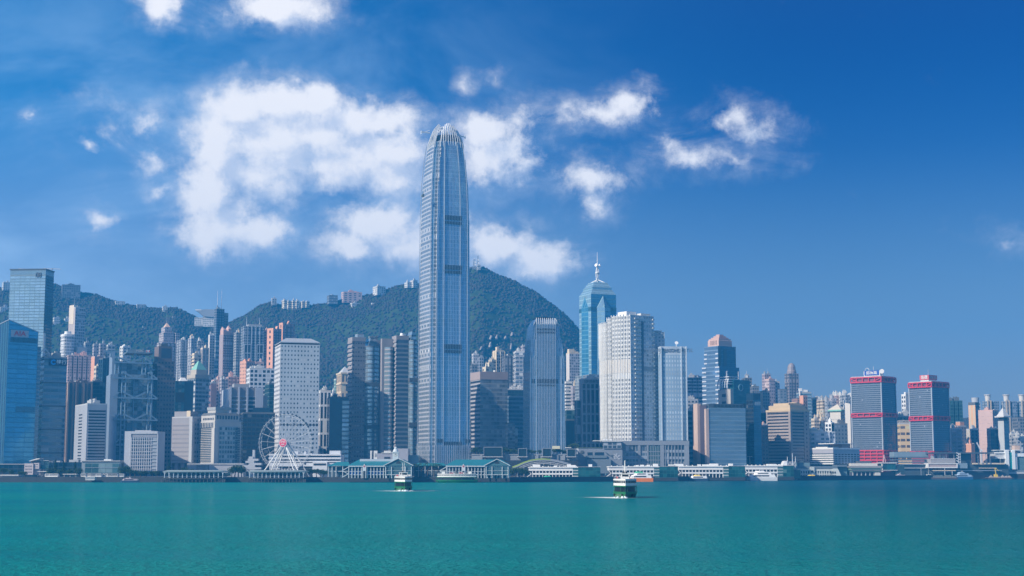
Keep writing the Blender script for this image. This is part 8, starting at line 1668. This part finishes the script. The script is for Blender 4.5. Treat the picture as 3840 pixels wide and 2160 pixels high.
def teal_terminal():
    f = Fr('ferry_terminal', 'white terminal with a teal stripe between two white blades at the right edge', 'ferry terminal', 3780, 1600); r = f.root; W2 = plain('blade_white', (.74, .76, .76), .5); TS = plain('teal_stripe', (.0, .22, .24), .5)
    f.part('blade', W2, (3768, 3781, 1689, 1760, -3, 14), (3793, 3804, 1689, 1760, -3, 14), (3806, 3812, 1714, 1760, -2, 12)); f.part('stripe_wall', TS, (3781.2, 3792.8, 1696, 1761, -2, 13)); f.part('platform', W2, (3728, 3767.8, 1716, 1720, -2, 16), (3731, 3767.8, 1695, 1700, -1, 16)); f.part('platform_wall', LGREY, (3730, 3767.8, 1700.2, 1715.8, 0, 15)); f.part('roof', W2, (3738, 3830, 1687, 1689, 0, 18)); f.part('upper_block', TAN, (3815, 3834, 1670, 1686.8, 8, 18))
    f.part('louvre_wall', fac('teal_louvres', (.14, .24, .26), (.06, .12, .14), 1.1, .5, blind=0), (3812.2, 3850, 1714, 1762, 0, 14), flr=1.2); f.part('shed', W2, (3804.2, 3850, 1700, 1712, -1, 14)); f.part('green_shed', plain('sea_green', (.08, .42, .34), .5), (3738, 3768, 1749, 1761, -4, -3.02)); f.part('green_body', plain('sea_green_dark', (.04, .22, .20), .5), (3738, 3776, 1749, 1761, -3, 6)); f.part('white_deck', W2, (3738, 3776, 1762, 1768, -4, 6), (3740, 3776, 1775, 1778, -4, 6)); f.part('deck', PILE, (3775, 3860, 1777, 1797, -2, 16)); f.part('deck_slab', LGREY, (3768, 3860, 1770, 1776.8, -2.4, 16)); f.part('floor_slab', plain('slate', (.14, .18, .21)), (3776.2, 3860, 1762.2, 1769.8, -1.5, 16))
teal_terminal()

# ------------------------------------------------------------------ boats
FG = 'double-ended green and white ferries'
def star_ferry(label, px, Y, yaw, scale=1.0, masts=True):
    r = thing('ferry', label, 'ferry', (xat(px, Y, 0), Y, 0), radians(yaw), FG); r.scale = (scale,) * 3
    # long axis is local y; the hull is pointed at both ends
    def outline(w, L, p=2.6, n=28):
        P = []
        for i in range(n):
            t = 2 * pi * i / n; s = sin(t); y = L * s; x = w * (1 - abs(s) ** (p * .72)) ** .95 * (1 if cos(t) >= 0 else -1); P.append((x, y))
        return P
    rings = [[(x, y, z) for x, y in outline(w, L, p)] for z, w, L, p in ((-1.0, 3.4, 13.5, 1.9), (.0, 3.9, 15.6, 2.1), (.9, 4.3, 16.8, 2.3), (1.7, 4.55, 17.2, 2.5), (2.35, 4.6, 17.3, 2.5))]
    mb = MB(); mb.loft(rings, 0); mb.build('hull', FGREEN, r, smooth=False)
    q = MB(); q.loft([[(x, y, 1.55) for x, y in outline(4.68, 17.3, 2.5)], [(x, y, 1.75) for x, y in outline(4.68, 17.3, 2.5)]]); q.build('rubbing_strake', plain('bright_strake', (.012, .16, .045), .4), r)
    q = MB(); q.prism(outline(4.0, 14.6, 2.5), 2.36, 4.25, 0); q.build('lower_saloon', plain('ferry_dark', (.006, .009, .009), .5), r)
    ou = outline(4.45, 16.4, 2.5, 44)
    q = MB()
    for (x, y) in ou[::4]: q.tube((x, y, 2.36), (x, y, 4.2), .11, .11, 5)
    q.build('post_row', plain('post_green', (.03, .12, .06), .5), r); q = MB(); q.loft([[(x, y, 4.2) for x, y in outline(4.6, 17, 2.5)], [(x, y, 4.62) for x, y in outline(4.6, 17, 2.5)]]); q.poly([(x, y, 4.2) for x, y in outline(4.6, 17, 2.5)][::-1]); q.build('deck_edge', FGREEN, r)
    W3 = plain('ferry_white', (.76, .75, .71), .45, amt=.1); o2 = outline(4.45, 16.2, 2.6, 44); q = MB(); q.prism(o2, 4.63, 5.5, 0); q.prism([(x * .985, y * .985) for x, y in o2], 5.503, 6.75, 0); q.prism([(x * 1.02, y * 1.0) for x, y in o2], 6.753, 7.05, 0, bot=True); q.build('upper_cabin', W3, r)
    q = MB(); n = len(o2)
    for i in range(n):
        a, b = Vector(o2[i]), Vector(o2[(i + 1) % n]); d = (b - a); nx = Vector((d.y, -d.x)).normalized(); L = d.length
        if L < .5: continue
        m_ = max(1, round(L / 1.1))
        for k in range(m_):
            p0 = a + d * ((k + .2) / m_) + nx * .03; p1 = a + d * ((k + .8) / m_) + nx * .03; q.poly([(p0.x, p0.y, 5.6), (p1.x, p1.y, 5.6), (p1.x, p1.y, 6.55), (p0.x, p0.y, 6.55)])
    q.build('windows', plain('ferry_window', (.02, .025, .03), .15, .2), r)
    q = MB(); q.loft([[(x * .97, y * .97, 7.05) for x, y in o2], [(x * .97, y * .97, 7.2) for x, y in o2]]); q.build('roof', plain('ferry_roof', (.50, .50, .48), .6), r)
    q = MB()
    for i in range(0, n, 2):
        a, b = o2[i], o2[(i + 2) % n]; q.tube((a[0] * .94, a[1] * .94, 7.2), (a[0] * .94, a[1] * .94, 8.0), .05, .05, 4); q.bar((a[0] * .94, a[1] * .94, 8.0), (b[0] * .94, b[1] * .94, 8.0), .07)
    q.build('roof_rail', WSTEEL, r)
    for s in (-1, 1): q = MB(); q.prism([(-1.5, s * 11 - 1.3), (1.5, s * 11 - 1.3), (1.5, s * 11 + 1.3), (-1.5, s * 11 + 1.3)], 7.21, 9.1, 0); q.prism([(-1.7, s * 11 - 1.5), (1.7, s * 11 - 1.5), (1.7, s * 11 + 1.5), (-1.7, s * 11 + 1.5)], 9.103, 9.3, 0); w_ = q.build('wheelhouse', W3, r); bx(w_, 'window', plain('ferry_window', (.02, .025, .03)), (-1.2, 1.2, s * 11 - 1.34, s * 11 - 1.31, 8.1, 8.8), (-1.2, 1.2, s * 11 + 1.31, s * 11 + 1.34, 8.1, 8.8))
    q = MB(); q.lathe([(1.0, 7.2), (.95, 9.8), (.9, 10.0)], 12); q.build('funnel', plain('funnel_black', (.02, .02, .02), .5), r)
    for s in (-1, 1): q = MB(); q.tube((0, s * 8.6, 7.2), (0, s * 8.8, 14.2), .16, .09, 6); q.bar((-.7, s * 8.7, 11.5), (.7, s * 8.7, 11.5), .12); q.build('mast', W3, r)
    for (x, y) in ((-3, 4), (3, 4), (-3, -4), (3, -4)): q = MB(); q.tube((x, y - 1.6, 7.7), (x, y + 1.6, 7.7), .42, .42, 8); q.build('life_raft', plain('raft_red', (.55, .10, .10), .5) if x < 0 else W3, r)
    for i in range(4, n, 5): q = MB(); a = ou[i % 44]; q.tube((a[0] * 1.05, a[1] * 1.05, .6), (a[0] * 1.05, a[1] * 1.05, 1.6), .28, .28, 6); q.build('tyre_fender', plain('tyre_black', (.015, .015, .015), .9), r)
    return r
star_ferry('nearest green and white double-ended ferry crossing the harbour toward the camera', 2344, 584, -3.6)
star_ferry('green and white double-ended ferry farther out, before the clock tower pier', 1512, 760, 7)
star_ferry('green and white ferry moored broadside at the open-columned teal-roofed pier', 1713, 1204, 84, .98)
# wakes
def wake_mat():
    m, nt = newmat('foam'); t = N(nt, 'ShaderNodeTexCoord'); uv = N(nt, 'ShaderNodeUVMap'); s = N(nt, 'ShaderNodeSeparateXYZ'); put(nt, s.inputs[0], uv.outputs[0])
    n = NOISE(nt, VM(nt, 'MULTIPLY', t.outputs['Object'], (.5, .9, 0)), 1.0, 6, .7); e = M(nt, 'SUBTRACT', 1.0, M(nt, 'ABSOLUTE', M(nt, 'MULTIPLY_ADD', s.outputs[1], 2, -1))); e = M(nt, 'MULTIPLY', e, M(nt, 'SUBTRACT', 1.15, s.outputs[0]))
    a = SMOOTH(nt, M(nt, 'ADD', M(nt, 'MULTIPLY', e, .55), n),   .47, .72); b = bsdf(nt, (.72, .78, .78), .9); tr = N(nt, 'ShaderNodeBsdfTransparent'); mx = N(nt, 'ShaderNodeMixShader'); put(nt, mx.inputs[0], a); nt.links.new(tr.outputs[0], mx.inputs[1]); nt.links.new(b.outputs[0], mx.inputs[2]); outp(nt, mx.outputs[0]); return m
FOAM = wake_mat()
def wake(label, px, Y, px1, Y1, w0, w1, z=.05):
    x0, x1 = xat(px, Y, 0), xat(px1, Y1, 0); d = Vector((x1 - x0, Y1 - Y)); L = d.length; d.normalize(); nrm_ = Vector((-d.y, d.x)); mb = MB(); n = 16
    for i in range(n):
        t0, t1 = i / n, (i + 1) / n; w_0, w_1 = w0 + (w1 - w0) * t0, w0 + (w1 - w0) * t1; A = Vector((x0, Y)) + d * L * t0; B = Vector((x0, Y)) + d * L * t1
        mb.poly([(*(A - nrm_ * w_0), z), (*(B - nrm_ * w_1), z), (*(B + nrm_ * w_1), z), (*(A + nrm_ * w_0), z)], 0, [(t0, 0), (t1, 0), (t1, 1), (t0, 1)])
    o = mb.build('wake', FOAM); o['kind'] = 'stuff'; o['label'] = label; o['category'] = 'wake'
wake('white foam trailing left of the nearest green and white ferry', 2350, 566, 2225, 590, 5, 9); wake('white foam at the bow of the ferry farther out', 1548, 742, 1425, 756, 8, 8, .06); wake('thin foam right of the ferry farther out', 1540, 748, 1640, 754, 5, 3, .07)
def splash(label, px, Y, n, dx, dy):
    mb = MB(); rr = random.Random(n)
    for i in range(n):
        t = rr.random(); x, y, s = dx * t + rr.uniform(-.5, .5), dy * t + rr.uniform(-1.5, 1.5), rr.uniform(.25, .8) * (1.15 - t); mb.lathe([(s * .9, 0), (s * .7, s * .5), (s * .25, s * 1.1)], 6, 0, (x, y))
    o = mb.build('bow_foam', plain('foam_white', (.62, .68, .69), .9), None, (xat(px, Y, 0), Y, -.05)); o['kind'] = 'stuff'; o['label'] = label; o['category'] = 'foam'
splash('white splash at the left of the nearest ferry', 2344, 567, 32, -9, 10); splash('white splash under the bow of the ferry farther out', 1518, 743, 32, -8, 6); splash('small splash right of the bow of the ferry farther out', 1520, 743, 30, 5, 5)

def fast_ferry(label, c0, c1, yw, Y, hull, cabin, top, nose_left=True, hq=.34, decks=1, stripe=None, topcol=None, H=None):
    """catamaran or mono-hull passenger boat seen broadside; nose to the left"""
    cx = (c0 + c1) / 2; r = thing('passenger_boat', label, 'boat', (xat(cx, Y, 0), Y, 0), 0, 'passenger boats moored along the piers'); k = Y / FPX; L = (c1 - c0) * k; H = H or L * .30; bw = L * .13; X = lambda t: -L / 2 + L * t
    def sec(t0, t1, z0, z1, w0, w1, nm, m, rake=0.0, rake2=0.0):
        q = MB(); A = [(X(t0), -w0 * .0), (X(t0 + .12), -w0), (X(t1), -w0), (X(t1), w0), (X(t0 + .12), w0)]; B = [(X(t0 + rake), 0), (X(t0 + .12 + rake), -w1), (X(t1 - rake2), -w1), (X(t1 - rake2), w1), (X(t0 + .12 + rake), w1)]
        q.poly([(x, y, z0) for x, y in A][::-1]); q.frustum(A, z0, B, z1); return q.build(nm, m, r)
    h1 = H * hq; sec(.03, .98, -1, h1 * .55, bw * .85, bw * .95, 'lower_hull', hull, -.02); sec(.01, .98, h1 * .55 + .003, h1, bw * .95, bw, 'hull', stripe or hull, -.01)
    h2 = h1 + H * .27; sec(.10, .93, h1 + .003, h2, bw * .94, bw * .88, 'cabin', cabin, .07, .03); G4 = plain('boat_window', (.02, .03, .045), .1, .3)
    for s in (-1, 1): bx(r, 'window_strip', G4, (X(.24), X(.72), s * bw * .95 - .04, s * bw * .95 + .04, h1 + (h2 - h1) * .30, h1 + (h2 - h1) * .72))
    if decks > 1:
        h3 = h2 + H * .20; sec(.24, .80, h2 + .003, h3, bw * .8, bw * .74, 'upper_cabin', cabin, .07, .03)
        for s in (-1, 1): bx(r, 'window_strip', G4, (X(.36), X(.70), s * bw * .8 - .04, s * bw * .8 + .04, h2 + (h3 - h2) * .3, h2 + (h3 - h2) * .75))
    else: h3 = h2
    sec(.26, .62, h3 + .003, h3 + H * .13, bw * .6, bw * .5, 'wheelhouse', topcol or cabin, .06, .05); q = MB(); q.tube((X(.5), 0, h3), (X(.52), 0, h3 + H * .34), .14, .08); q.bar((X(.46), 0, h3 + H * .22), (X(.56), 0, h3 + H * .22), .2); q.tube((X(.5), -.8, h3 + H * .2), (X(.5), .8, h3 + H * .2), .25); q.build('mast', WSTEEL, r)
    q = MB()
    for i in range(8): t = .80 + .17 * i / 7; q.tube((X(t), -bw * .85, h1), (X(t), -bw * .85, h1 + 1.1), .05, .05, 4)
    q.bar((X(.8), -bw * .85, h1 + 1.1), (X(.97), -bw * .85, h1 + 1.1), .08); q.build('rail', WSTEEL, r)
    return r
WB2 = plain('boat_white', (.78, .78, .77), .35, amt=.08)
fast_ferry('small white catamaran with an orange waterline before the shaded white pier', 2016, 2098, 1806, 1268, plain('orange_red', (.55, .14, .06), .4), WB2, None, stripe=WB2, topcol=BGREEN, decks=1, H=6.8)
fast_ferry('white passenger boat with an orange hull and bright green roof', 2352, 2450, 1803, 1290, ORANGE, WB2, None, stripe=ORANGE, topcol=BGREEN, decks=2, H=9.2)
fast_ferry('dark blue hulled catamaran with a yellow and white cabin before the teal glass hall', 2580, 2656, 1801, 1345, plain('boat_navy', (.03, .06, .11), .4), WB2, None, topcol=YEL, decks=1, H=7.6)
fast_ferry('large all-white two-deck ferry with a pointed bow', 2797, 2915, 1800, 1395, WB2, WB2, None, decks=2, H=9.6)
fast_ferry('second navy catamaran with a yellow stripe before the slanted terminal', 3007, 3088, 1798, 1470, plain('boat_navy', (.03, .06, .11), .4), WB2, None, topcol=YEL, decks=1, H=7.0)
fast_ferry('small white cabin cruiser at the rounded cream terminal', 3280, 3320, 1796, 1540, WB2, WB2, None, decks=1, H=4.2)
fast_ferry('dark red hulled boat in the shade right of the rounded cream terminal', 3352, 3398, 1797, 1545, plain('boat_red', (.30, .02, .05), .4), plain('boat_grey', (.3, .25, .28), .5), None, decks=1, H=8)
fast_ferry('blue yacht moored under the wide grey terminal', 3568, 3648, 1795, 1570, plain('boat_blue', (.03, .10, .22), .35), plain('pale_blue_boat', (.28, .38, .50), .4), None, decks=2, H=8)
fast_ferry('small dark sampan-like boat with a cabin against the left sea wall', 450, 522, 1808, 1212, plain('boat_navy', (.03, .06, .11)), plain('boat_grey', (.3, .25, .28)), None, decks=1, H=5)
def barge(label, c0, c1, Y, cargo):
    cx = (c0 + c1) / 2; r = thing('barge', label, 'barge', (xat(cx, Y, 0), Y, 0), 0, 'working barges at the right'); L = (c1 - c0) * Y / FPX; q = MB()
    q.frustum([(-L / 2 + 3, -4), (L / 2 - 1, -4), (L / 2 - 1, 4), (-L / 2 + 3, 4)], -1, [(-L / 2, -4.4), (L / 2, -4.4), (L / 2, 4.4), (-L / 2, 4.4)], 1.6); q.build('hull', plain('barge_hull', (.07, .07, .08), .8, amt=.4), r); bx(r, 'deck', plain('barge_rust', (.20, .14, .11), .85, amt=.4), (-L / 2 + .5, L / 2 - .5, -4, 4, 1.603, 2.0))
    if cargo == 'crane':
        bx(r, 'crane_cab', YEL, (-L * .16, -L * .04, -2, 1.5, 2.01, 5.2)); q = MB(); q.bar((-L * .1, -.5, 5.2), (-L * .12, -.5, 12), .7); q.bar((-L * .12, -.5, 12), (L * .02, -.5, 9), .5); q.build('crane_arm', YEL, r)
        q = MB(); rr = random.Random(3)
        for i in range(9): x = rr.uniform(-L * .3, L * .42); q.cone([(x - 2, -2.4), (x + 2, -2.4), (x + 2, 2), (x - 2, 2)], 2.01 + .01 * i, (x + .3, 0, rr.uniform(3.2, 5)))
        q.build('rubble_load', plain('rubble', (.30, .25, .21), .9, amt=.4), r)
    else:
        bx(r, 'wheelhouse', OFFW, (-L * .26, -L * .16, -1.8, 1.8, 2.01, 5.4)); bx(r, 'window', DARK, (-L * .25, -L * .17, -1.86, -1.81, 3.9, 4.9)); q = MB(); q.tube((-L * .21, 0, 5.4), (-L * .21, 0, 12), .2, .1); q.bar((-L * .21, 0, 10), (-L * .1, 0, 6), .15); q.build('mast', OFFW, r); rr = random.Random(5); q = MB()
        for i in range(14): x = -L * .12 + i * L * .042; q.box(x, x + L * .036, -3, 2.5, 2.01, 2 + rr.uniform(.8, 2.6))
        q.build('deck_cargo', plain('cargo_grey', (.16, .18, .17), .8, amt=.4), r)
barge('long dark barge with a white wheelhouse before the wide grey terminal', 3440, 3588, 1556, 'cargo'); barge('rusty work barge carrying rubble and a yellow crane near the right edge', 3696, 3792, 1580, 'crane')

# ------------------------------------------------------------------ trees and plants
LEAFA = leaf_mat('leaf_dark', (.018, .040, .012), (.060, .105, .028), .9); LEAFB = leaf_mat('leaf_light', (.05, .085, .016), (.13, .17, .045), .9); LEAFC = leaf_mat('leaf_conifer', (.012, .032, .018), (.035, .07, .03), 1.2); BARK = plain('bark', (.10, .075, .055), .9)
def make_tree(kind, seed):
    rr = random.Random(seed); r = bpy.data.objects.new('tree_proto', None); COL.objects.link(r)
    mb = MB(); mb.tube((0, 0, 0), (rr.uniform(-.2, .2), 0, .45), .045, .03, 7)
    for i in range(5 if kind != 'conifer' else 0): a = rr.uniform(0, 6.28); mb.tube((0, 0, .36 + .03 * i), (.24 * cos(a), .24 * sin(a), .62 + .05 * i), .018, .008, 5)
    if kind == 'conifer': mb.tube((0, 0, .4), (0, 0, .95), .03, .008, 6)
    mb.build('trunk', BARK, r); q = MB()
    def leaf(c, s):
        n = Vector((rr.gauss(0, 1), rr.gauss(0, 1), rr.gauss(.5, 1))).normalized(); a = n.orthogonal().normalized(); b = n.cross(a); c = Vector(c); q.poly([c + a * s, c + b * s * .8, c - a * s, c - b * s * .8])
    if kind == 'palm':
        for i in range(13):
            a = i * 2.4; p = Vector((0, 0, .93))
            for k in range(6):
                p2 = p + Vector((cos(a) * .07, sin(a) * .07, .05 - .03 * k)); w = .045 * (1 - k / 8); s_ = Vector((-sin(a), cos(a), 0)) * w; q.poly([p - s_, p2 - s_ * .8, p2 + s_ * .8, p + s_]); p = p2
    else:
        lobes = [(rr.uniform(-.22, .22), rr.uniform(-.22, .22), rr.uniform(.48, .82), rr.uniform(.14, .23)) for _ in range(11)] if kind == 'broad' else [(rr.uniform(-.03, .03), rr.uniform(-.03, .03), .2 + .75 * i / 9, .20 * (1 - i / 10.5)) for i in range(10)]
        for (x, y, z, s) in lobes:
            for _ in range(85 if kind == 'broad' else 60):
                v = Vector((rr.gauss(0, 1), rr.gauss(0, 1), rr.gauss(0, 1))).normalized() * s * rr.uniform(.65, 1.12); leaf((x + v.x, y + v.y, z + v.z * .8), rr.uniform(.022, .045))
    q.build('crown', {'broad': LEAFA, 'light': LEAFB, 'conifer': LEAFC, 'palm': LEAFA}[kind], r)
    if kind == 'palm': r.children[0].name = 'trunk'
    return r
PROTO = {}
for k in ('broad', 'conifer', 'palm'): PROTO[k] = [make_tree(k, i + 3) for i in range(3 if k == 'broad' else 1)]
USED = set()
def tree(px, ytop, Y, kind='broad', label='', group='', light=False, base=None, wide=1.0):
    p = R.choice(PROTO[kind]); b = BASE if base is None else base; h = zat(ytop, Y) - b; r = p.copy(); COL.objects.link(r)
    for ch in p.children:
        c = ch.copy(); COL.objects.link(c); c.parent = r
        c.name = ch.name.split('.')[0]
        if light and ch.name.startswith('crown'): c.data = c.data.copy(); c.data.materials[0] = LEAFB
    r.name = {'broad': 'tree', 'conifer': 'conifer_tree', 'palm': 'palm_tree'}[kind]; r.location = (xat(px, Y, b), Y, b); r.rotation_euler = (0, 0, R.uniform(0, 6.28)); r.scale = (h * wide, h * wide, h); r['label'] = label; r['category'] = 'tree'; r['group'] = group
for i, (px, yt) in enumerate(((206, 1722), (238, 1728), (281, 1731), (633, 1722))): tree(px, yt, 1262, 'conifer', ('tall conifer nearest the pink cubic building', 'middle conifer of three left of the low glass hall', 'conifer closest to the left end of the low glass hall', 'pointed conifer behind the left end of the first curved-roof pier')[i], 'conifers along the left promenade', wide=.8)
GQ = 'trees along the left promenade'
for px, yt, Y, w in ((12, 1752, 1258, 1.2), (40, 1760, 1254, 1.2), (75, 1764, 1256, 1.2), (92, 1766, 1250, 1.1), (186, 1752, 1262, 1.2), (222, 1758, 1252, 1.2), (258, 1756, 1254, 1.2), (296, 1752, 1256, 1.1)): tree(px, yt, Y, 'broad', 'dark leafy tree in the clump left of the low glass hall', GQ, wide=w)
for px, yt, Y, w in ((458, 1748, 1262, 1.1), (472, 1744, 1266, 1.1), (486, 1756, 1256, 1.3), (505, 1762, 1254, 1.3), (526, 1764, 1252, 1.3), (548, 1764, 1255, 1.3), (570, 1766, 1252, 1.3), (590, 1764, 1258, 1.3)): tree(px, yt, Y, 'broad', 'dark leafy tree at the foot of the lone white gridded block', GQ, wide=w)
for px, yt, Y, w in ((662, 1758, 1262, 1.2), (868, 1752, 1258, 1.2), (880, 1744, 1262, 1.2), (893, 1742, 1264, 1.2), (906, 1746, 1260, 1.2), (716, 1756, 1262, 1.1), (690, 1750, 1270, 1.1)): tree(px, yt, Y, 'broad', 'dark leafy tree behind the first curved-roof pier', GQ, wide=w)
for px, yt, Y, w in ((1156, 1760, 1258, 1.2), (1172, 1757, 1262, 1.2), (1187, 1756, 1258, 1.2), (1200, 1758, 1256, 1.3), (1214, 1760, 1252, 1.3), (1226, 1764, 1250, 1.2)): tree(px, yt, Y, 'broad', 'leafy tree in the clump right of the observation wheel', GQ, wide=w)
for px, yt in ((1556, 1740), (1578, 1738), (1602, 1736), (1627, 1738), (1644, 1740)): tree(px, yt, 1236, 'palm', 'palm before the low teal-roofed hall between the two teal-roofed piers', 'palms between the teal-roofed piers', wide=.9)
for px, yt, Y, w in ((1922, 1756, 1262, 1.2), (1934, 1750, 1268, 1.2), (1948, 1752, 1264, 1.3), (1962, 1754, 1262, 1.3), (1975, 1758, 1260, 1.2)): tree(px, yt, Y, 'broad', 'dark tree between the open-columned pier and the shaded white pier', 'trees left of the shaded white pier', wide=w)
TZ = zat(1706, 1385)
for px, yt, li in ((1774, 1684, 0), (1786, 1676, 0), (1800, 1682, 0), (1893, 1676, 0), (1902, 1680, 1), (1912, 1682, 1), (1924, 1684, 0), (1934, 1684, 1), (1984, 1684, 0), (1994, 1686, 1), (2006, 1688, 0), (2024, 1686, 0), (2078, 1682, 1), (2090, 1680, 1), (2102, 1684, 1), (2114, 1686, 0), (2120, 1688, 1)): tree(px, yt, 1388 + R.uniform(0, 8), 'broad', 'terrace tree among the glass boxes on the low mall roof', 'trees on the mall terrace', light=bool(li), base=TZ, wide=1.15)
for px, yt in ((2136, 1668), (2146, 1663), (2156, 1662), (2166, 1666)): tree(px, yt, 1420, 'broad', 'light green tree behind the yellow kiosk end of the mall terrace', 'light trees on the mall terrace', light=True, base=zat(1684, 1420), wide=1.3)
for px, yt, Y in ((2590, 1738, 1405), (2604, 1740, 1400), (2700, 1738, 1402), (2716, 1736, 1406), (2730, 1740, 1404), (2748, 1734, 1412), (2764, 1736, 1410), (2780, 1734, 1414), (2796, 1738, 1416), (2812, 1742, 1420)): tree(px, yt, Y + 25, 'broad', 'dark tree behind the roofline of the sunlit white piers', 'trees behind the white piers', wide=1.3)
for k in PROTO:
    for p in PROTO[k]:
        for ch in list(p.children): bpy.data.objects.remove(ch)
        bpy.data.objects.remove(p)

# ------------------------------------------------------------------ road vehicles, lamps
def van(px, Y, m, label, L=9.0, h=2.9):
    r = thing('parked_coach' if L > 7 else 'parked_van', label, 'coach' if L > 7 else 'van', (xat(px, Y, BASE), Y, BASE), R.uniform(-.1, .1), 'vehicles along the left promenade'); q = MB()
    q.prism([(-L / 2, -1.2), (L / 2 - .5, -1.2), (L / 2, -.8), (L / 2, .8), (L / 2 - .5, 1.2), (-L / 2, 1.2)], .45, h, 0, bot=True); q.build('body', m, r); bx(r, 'window', plain('boat_window', (.02, .03, .045)), (-L * .45, L * .42, -1.24, -1.21, h * .52, h * .84))
    for x in (-L * .32, L * .32):
        for y in (-1.15, .95): q = MB(); q.tube((x, y, .5), (x, y + .2, .5), .5, .5, 10); q.build('wheel', BLACK, r)
for px, m, L, lab in ((190, WHITE, 9, 'white coach left of the thin white canopy on the left promenade'), (203, WHITE, 8, 'second white coach touching the first near the conifers'), (315, OFFW, 5, 'pale van beyond the thin white canopy on the left promenade'), (334, WHITE, 5, 'white van before the left part of the low glass hall'), (352, LGREY, 5, 'grey van before the middle of the low glass hall'), (372, WHITE, 5, 'white van before the right part of the low glass hall'), (396, WHITE, 9, 'white coach before the right end of the low glass hall'), (424, OFFW, 9, 'pale coach right of the low glass hall'), (446, WHITE, 9, 'white coach left of the lone white gridded block')): van(px, 1246 + (px % 7), m, lab, L)
f = Fr('covered_walkway', 'thin white canopy roof on the left promenade', 'canopy', 262, 1242); f.part('roof', WHITE, (236, 288, 1777, 1779, -1, 4)); f.part('post', WSTEEL, *[(c, c + 1, 1779.1, 1792, 0, .3) for c in (240, 262, 284)])
f = Fr('landing_steps', 'pale stepped landing let into the left sea wall', 'landing', 341, 1229); f.part('slab', LGREY, (322, 360, 1788, 1791, -3, 1), (323, 359, 1791.1, 1798, -2.4, 1), (324, 358, 1798.1, 1801, -3.2, 1))
def lamp(px, yt, Y, lab): r = thing('street_lamp', lab, 'street lamp', (xat(px, Y, BASE), Y, BASE), 0, 'street lamps along the road behind the piers'); H = zat(yt, Y) - BASE; q = MB(); q.tube((0, 0, 0), (0, 0, H), .2, .12); q.build('pole', STEEL, r); q = MB(); q.bar((-2, 0, H), (2, 0, H), .15); q.build('arm', STEEL, r); [bx(r, 'lamp_head', LGREY, (s * 2 - .5, s * 2 + .5, -.25, .25, H - .05, H + .2)) for s in (-1, 1)]
for px, yt, lab in ((2520, 1737, 'street lamp behind the left roof end of the second sunlit pier'), (2598, 1731, 'street lamp left of the tan columns behind the piers'), (2704, 1722, 'street lamp before the lower left of the slate blue slab'), (2752, 1716, 'street lamp before the lower right of the slate blue slab'), (2813, 1712, 'tall street lamp before the black half of the black-blue slab')): lamp(px, yt, 1440, lab)

# ------------------------------------------------------------------ haze over the harbour
m, nt = newmat('haze_air'); v = N(nt, 'ShaderNodeVolumePrincipled'); v.inputs['Color'].default_value = (.04, .435, 1.0, 1); v.inputs['Density'].default_value = .0002; v.inputs['Anisotropy'].default_value = .0
o_ = N(nt, 'ShaderNodeOutputMaterial'); nt.links.new(v.outputs[0], o_.inputs[1])
mb = MB(); mb.box(-4600, 4600, -700, 4500, -4, 440); o = mb.build('haze', m); o['kind'] = 'stuff'
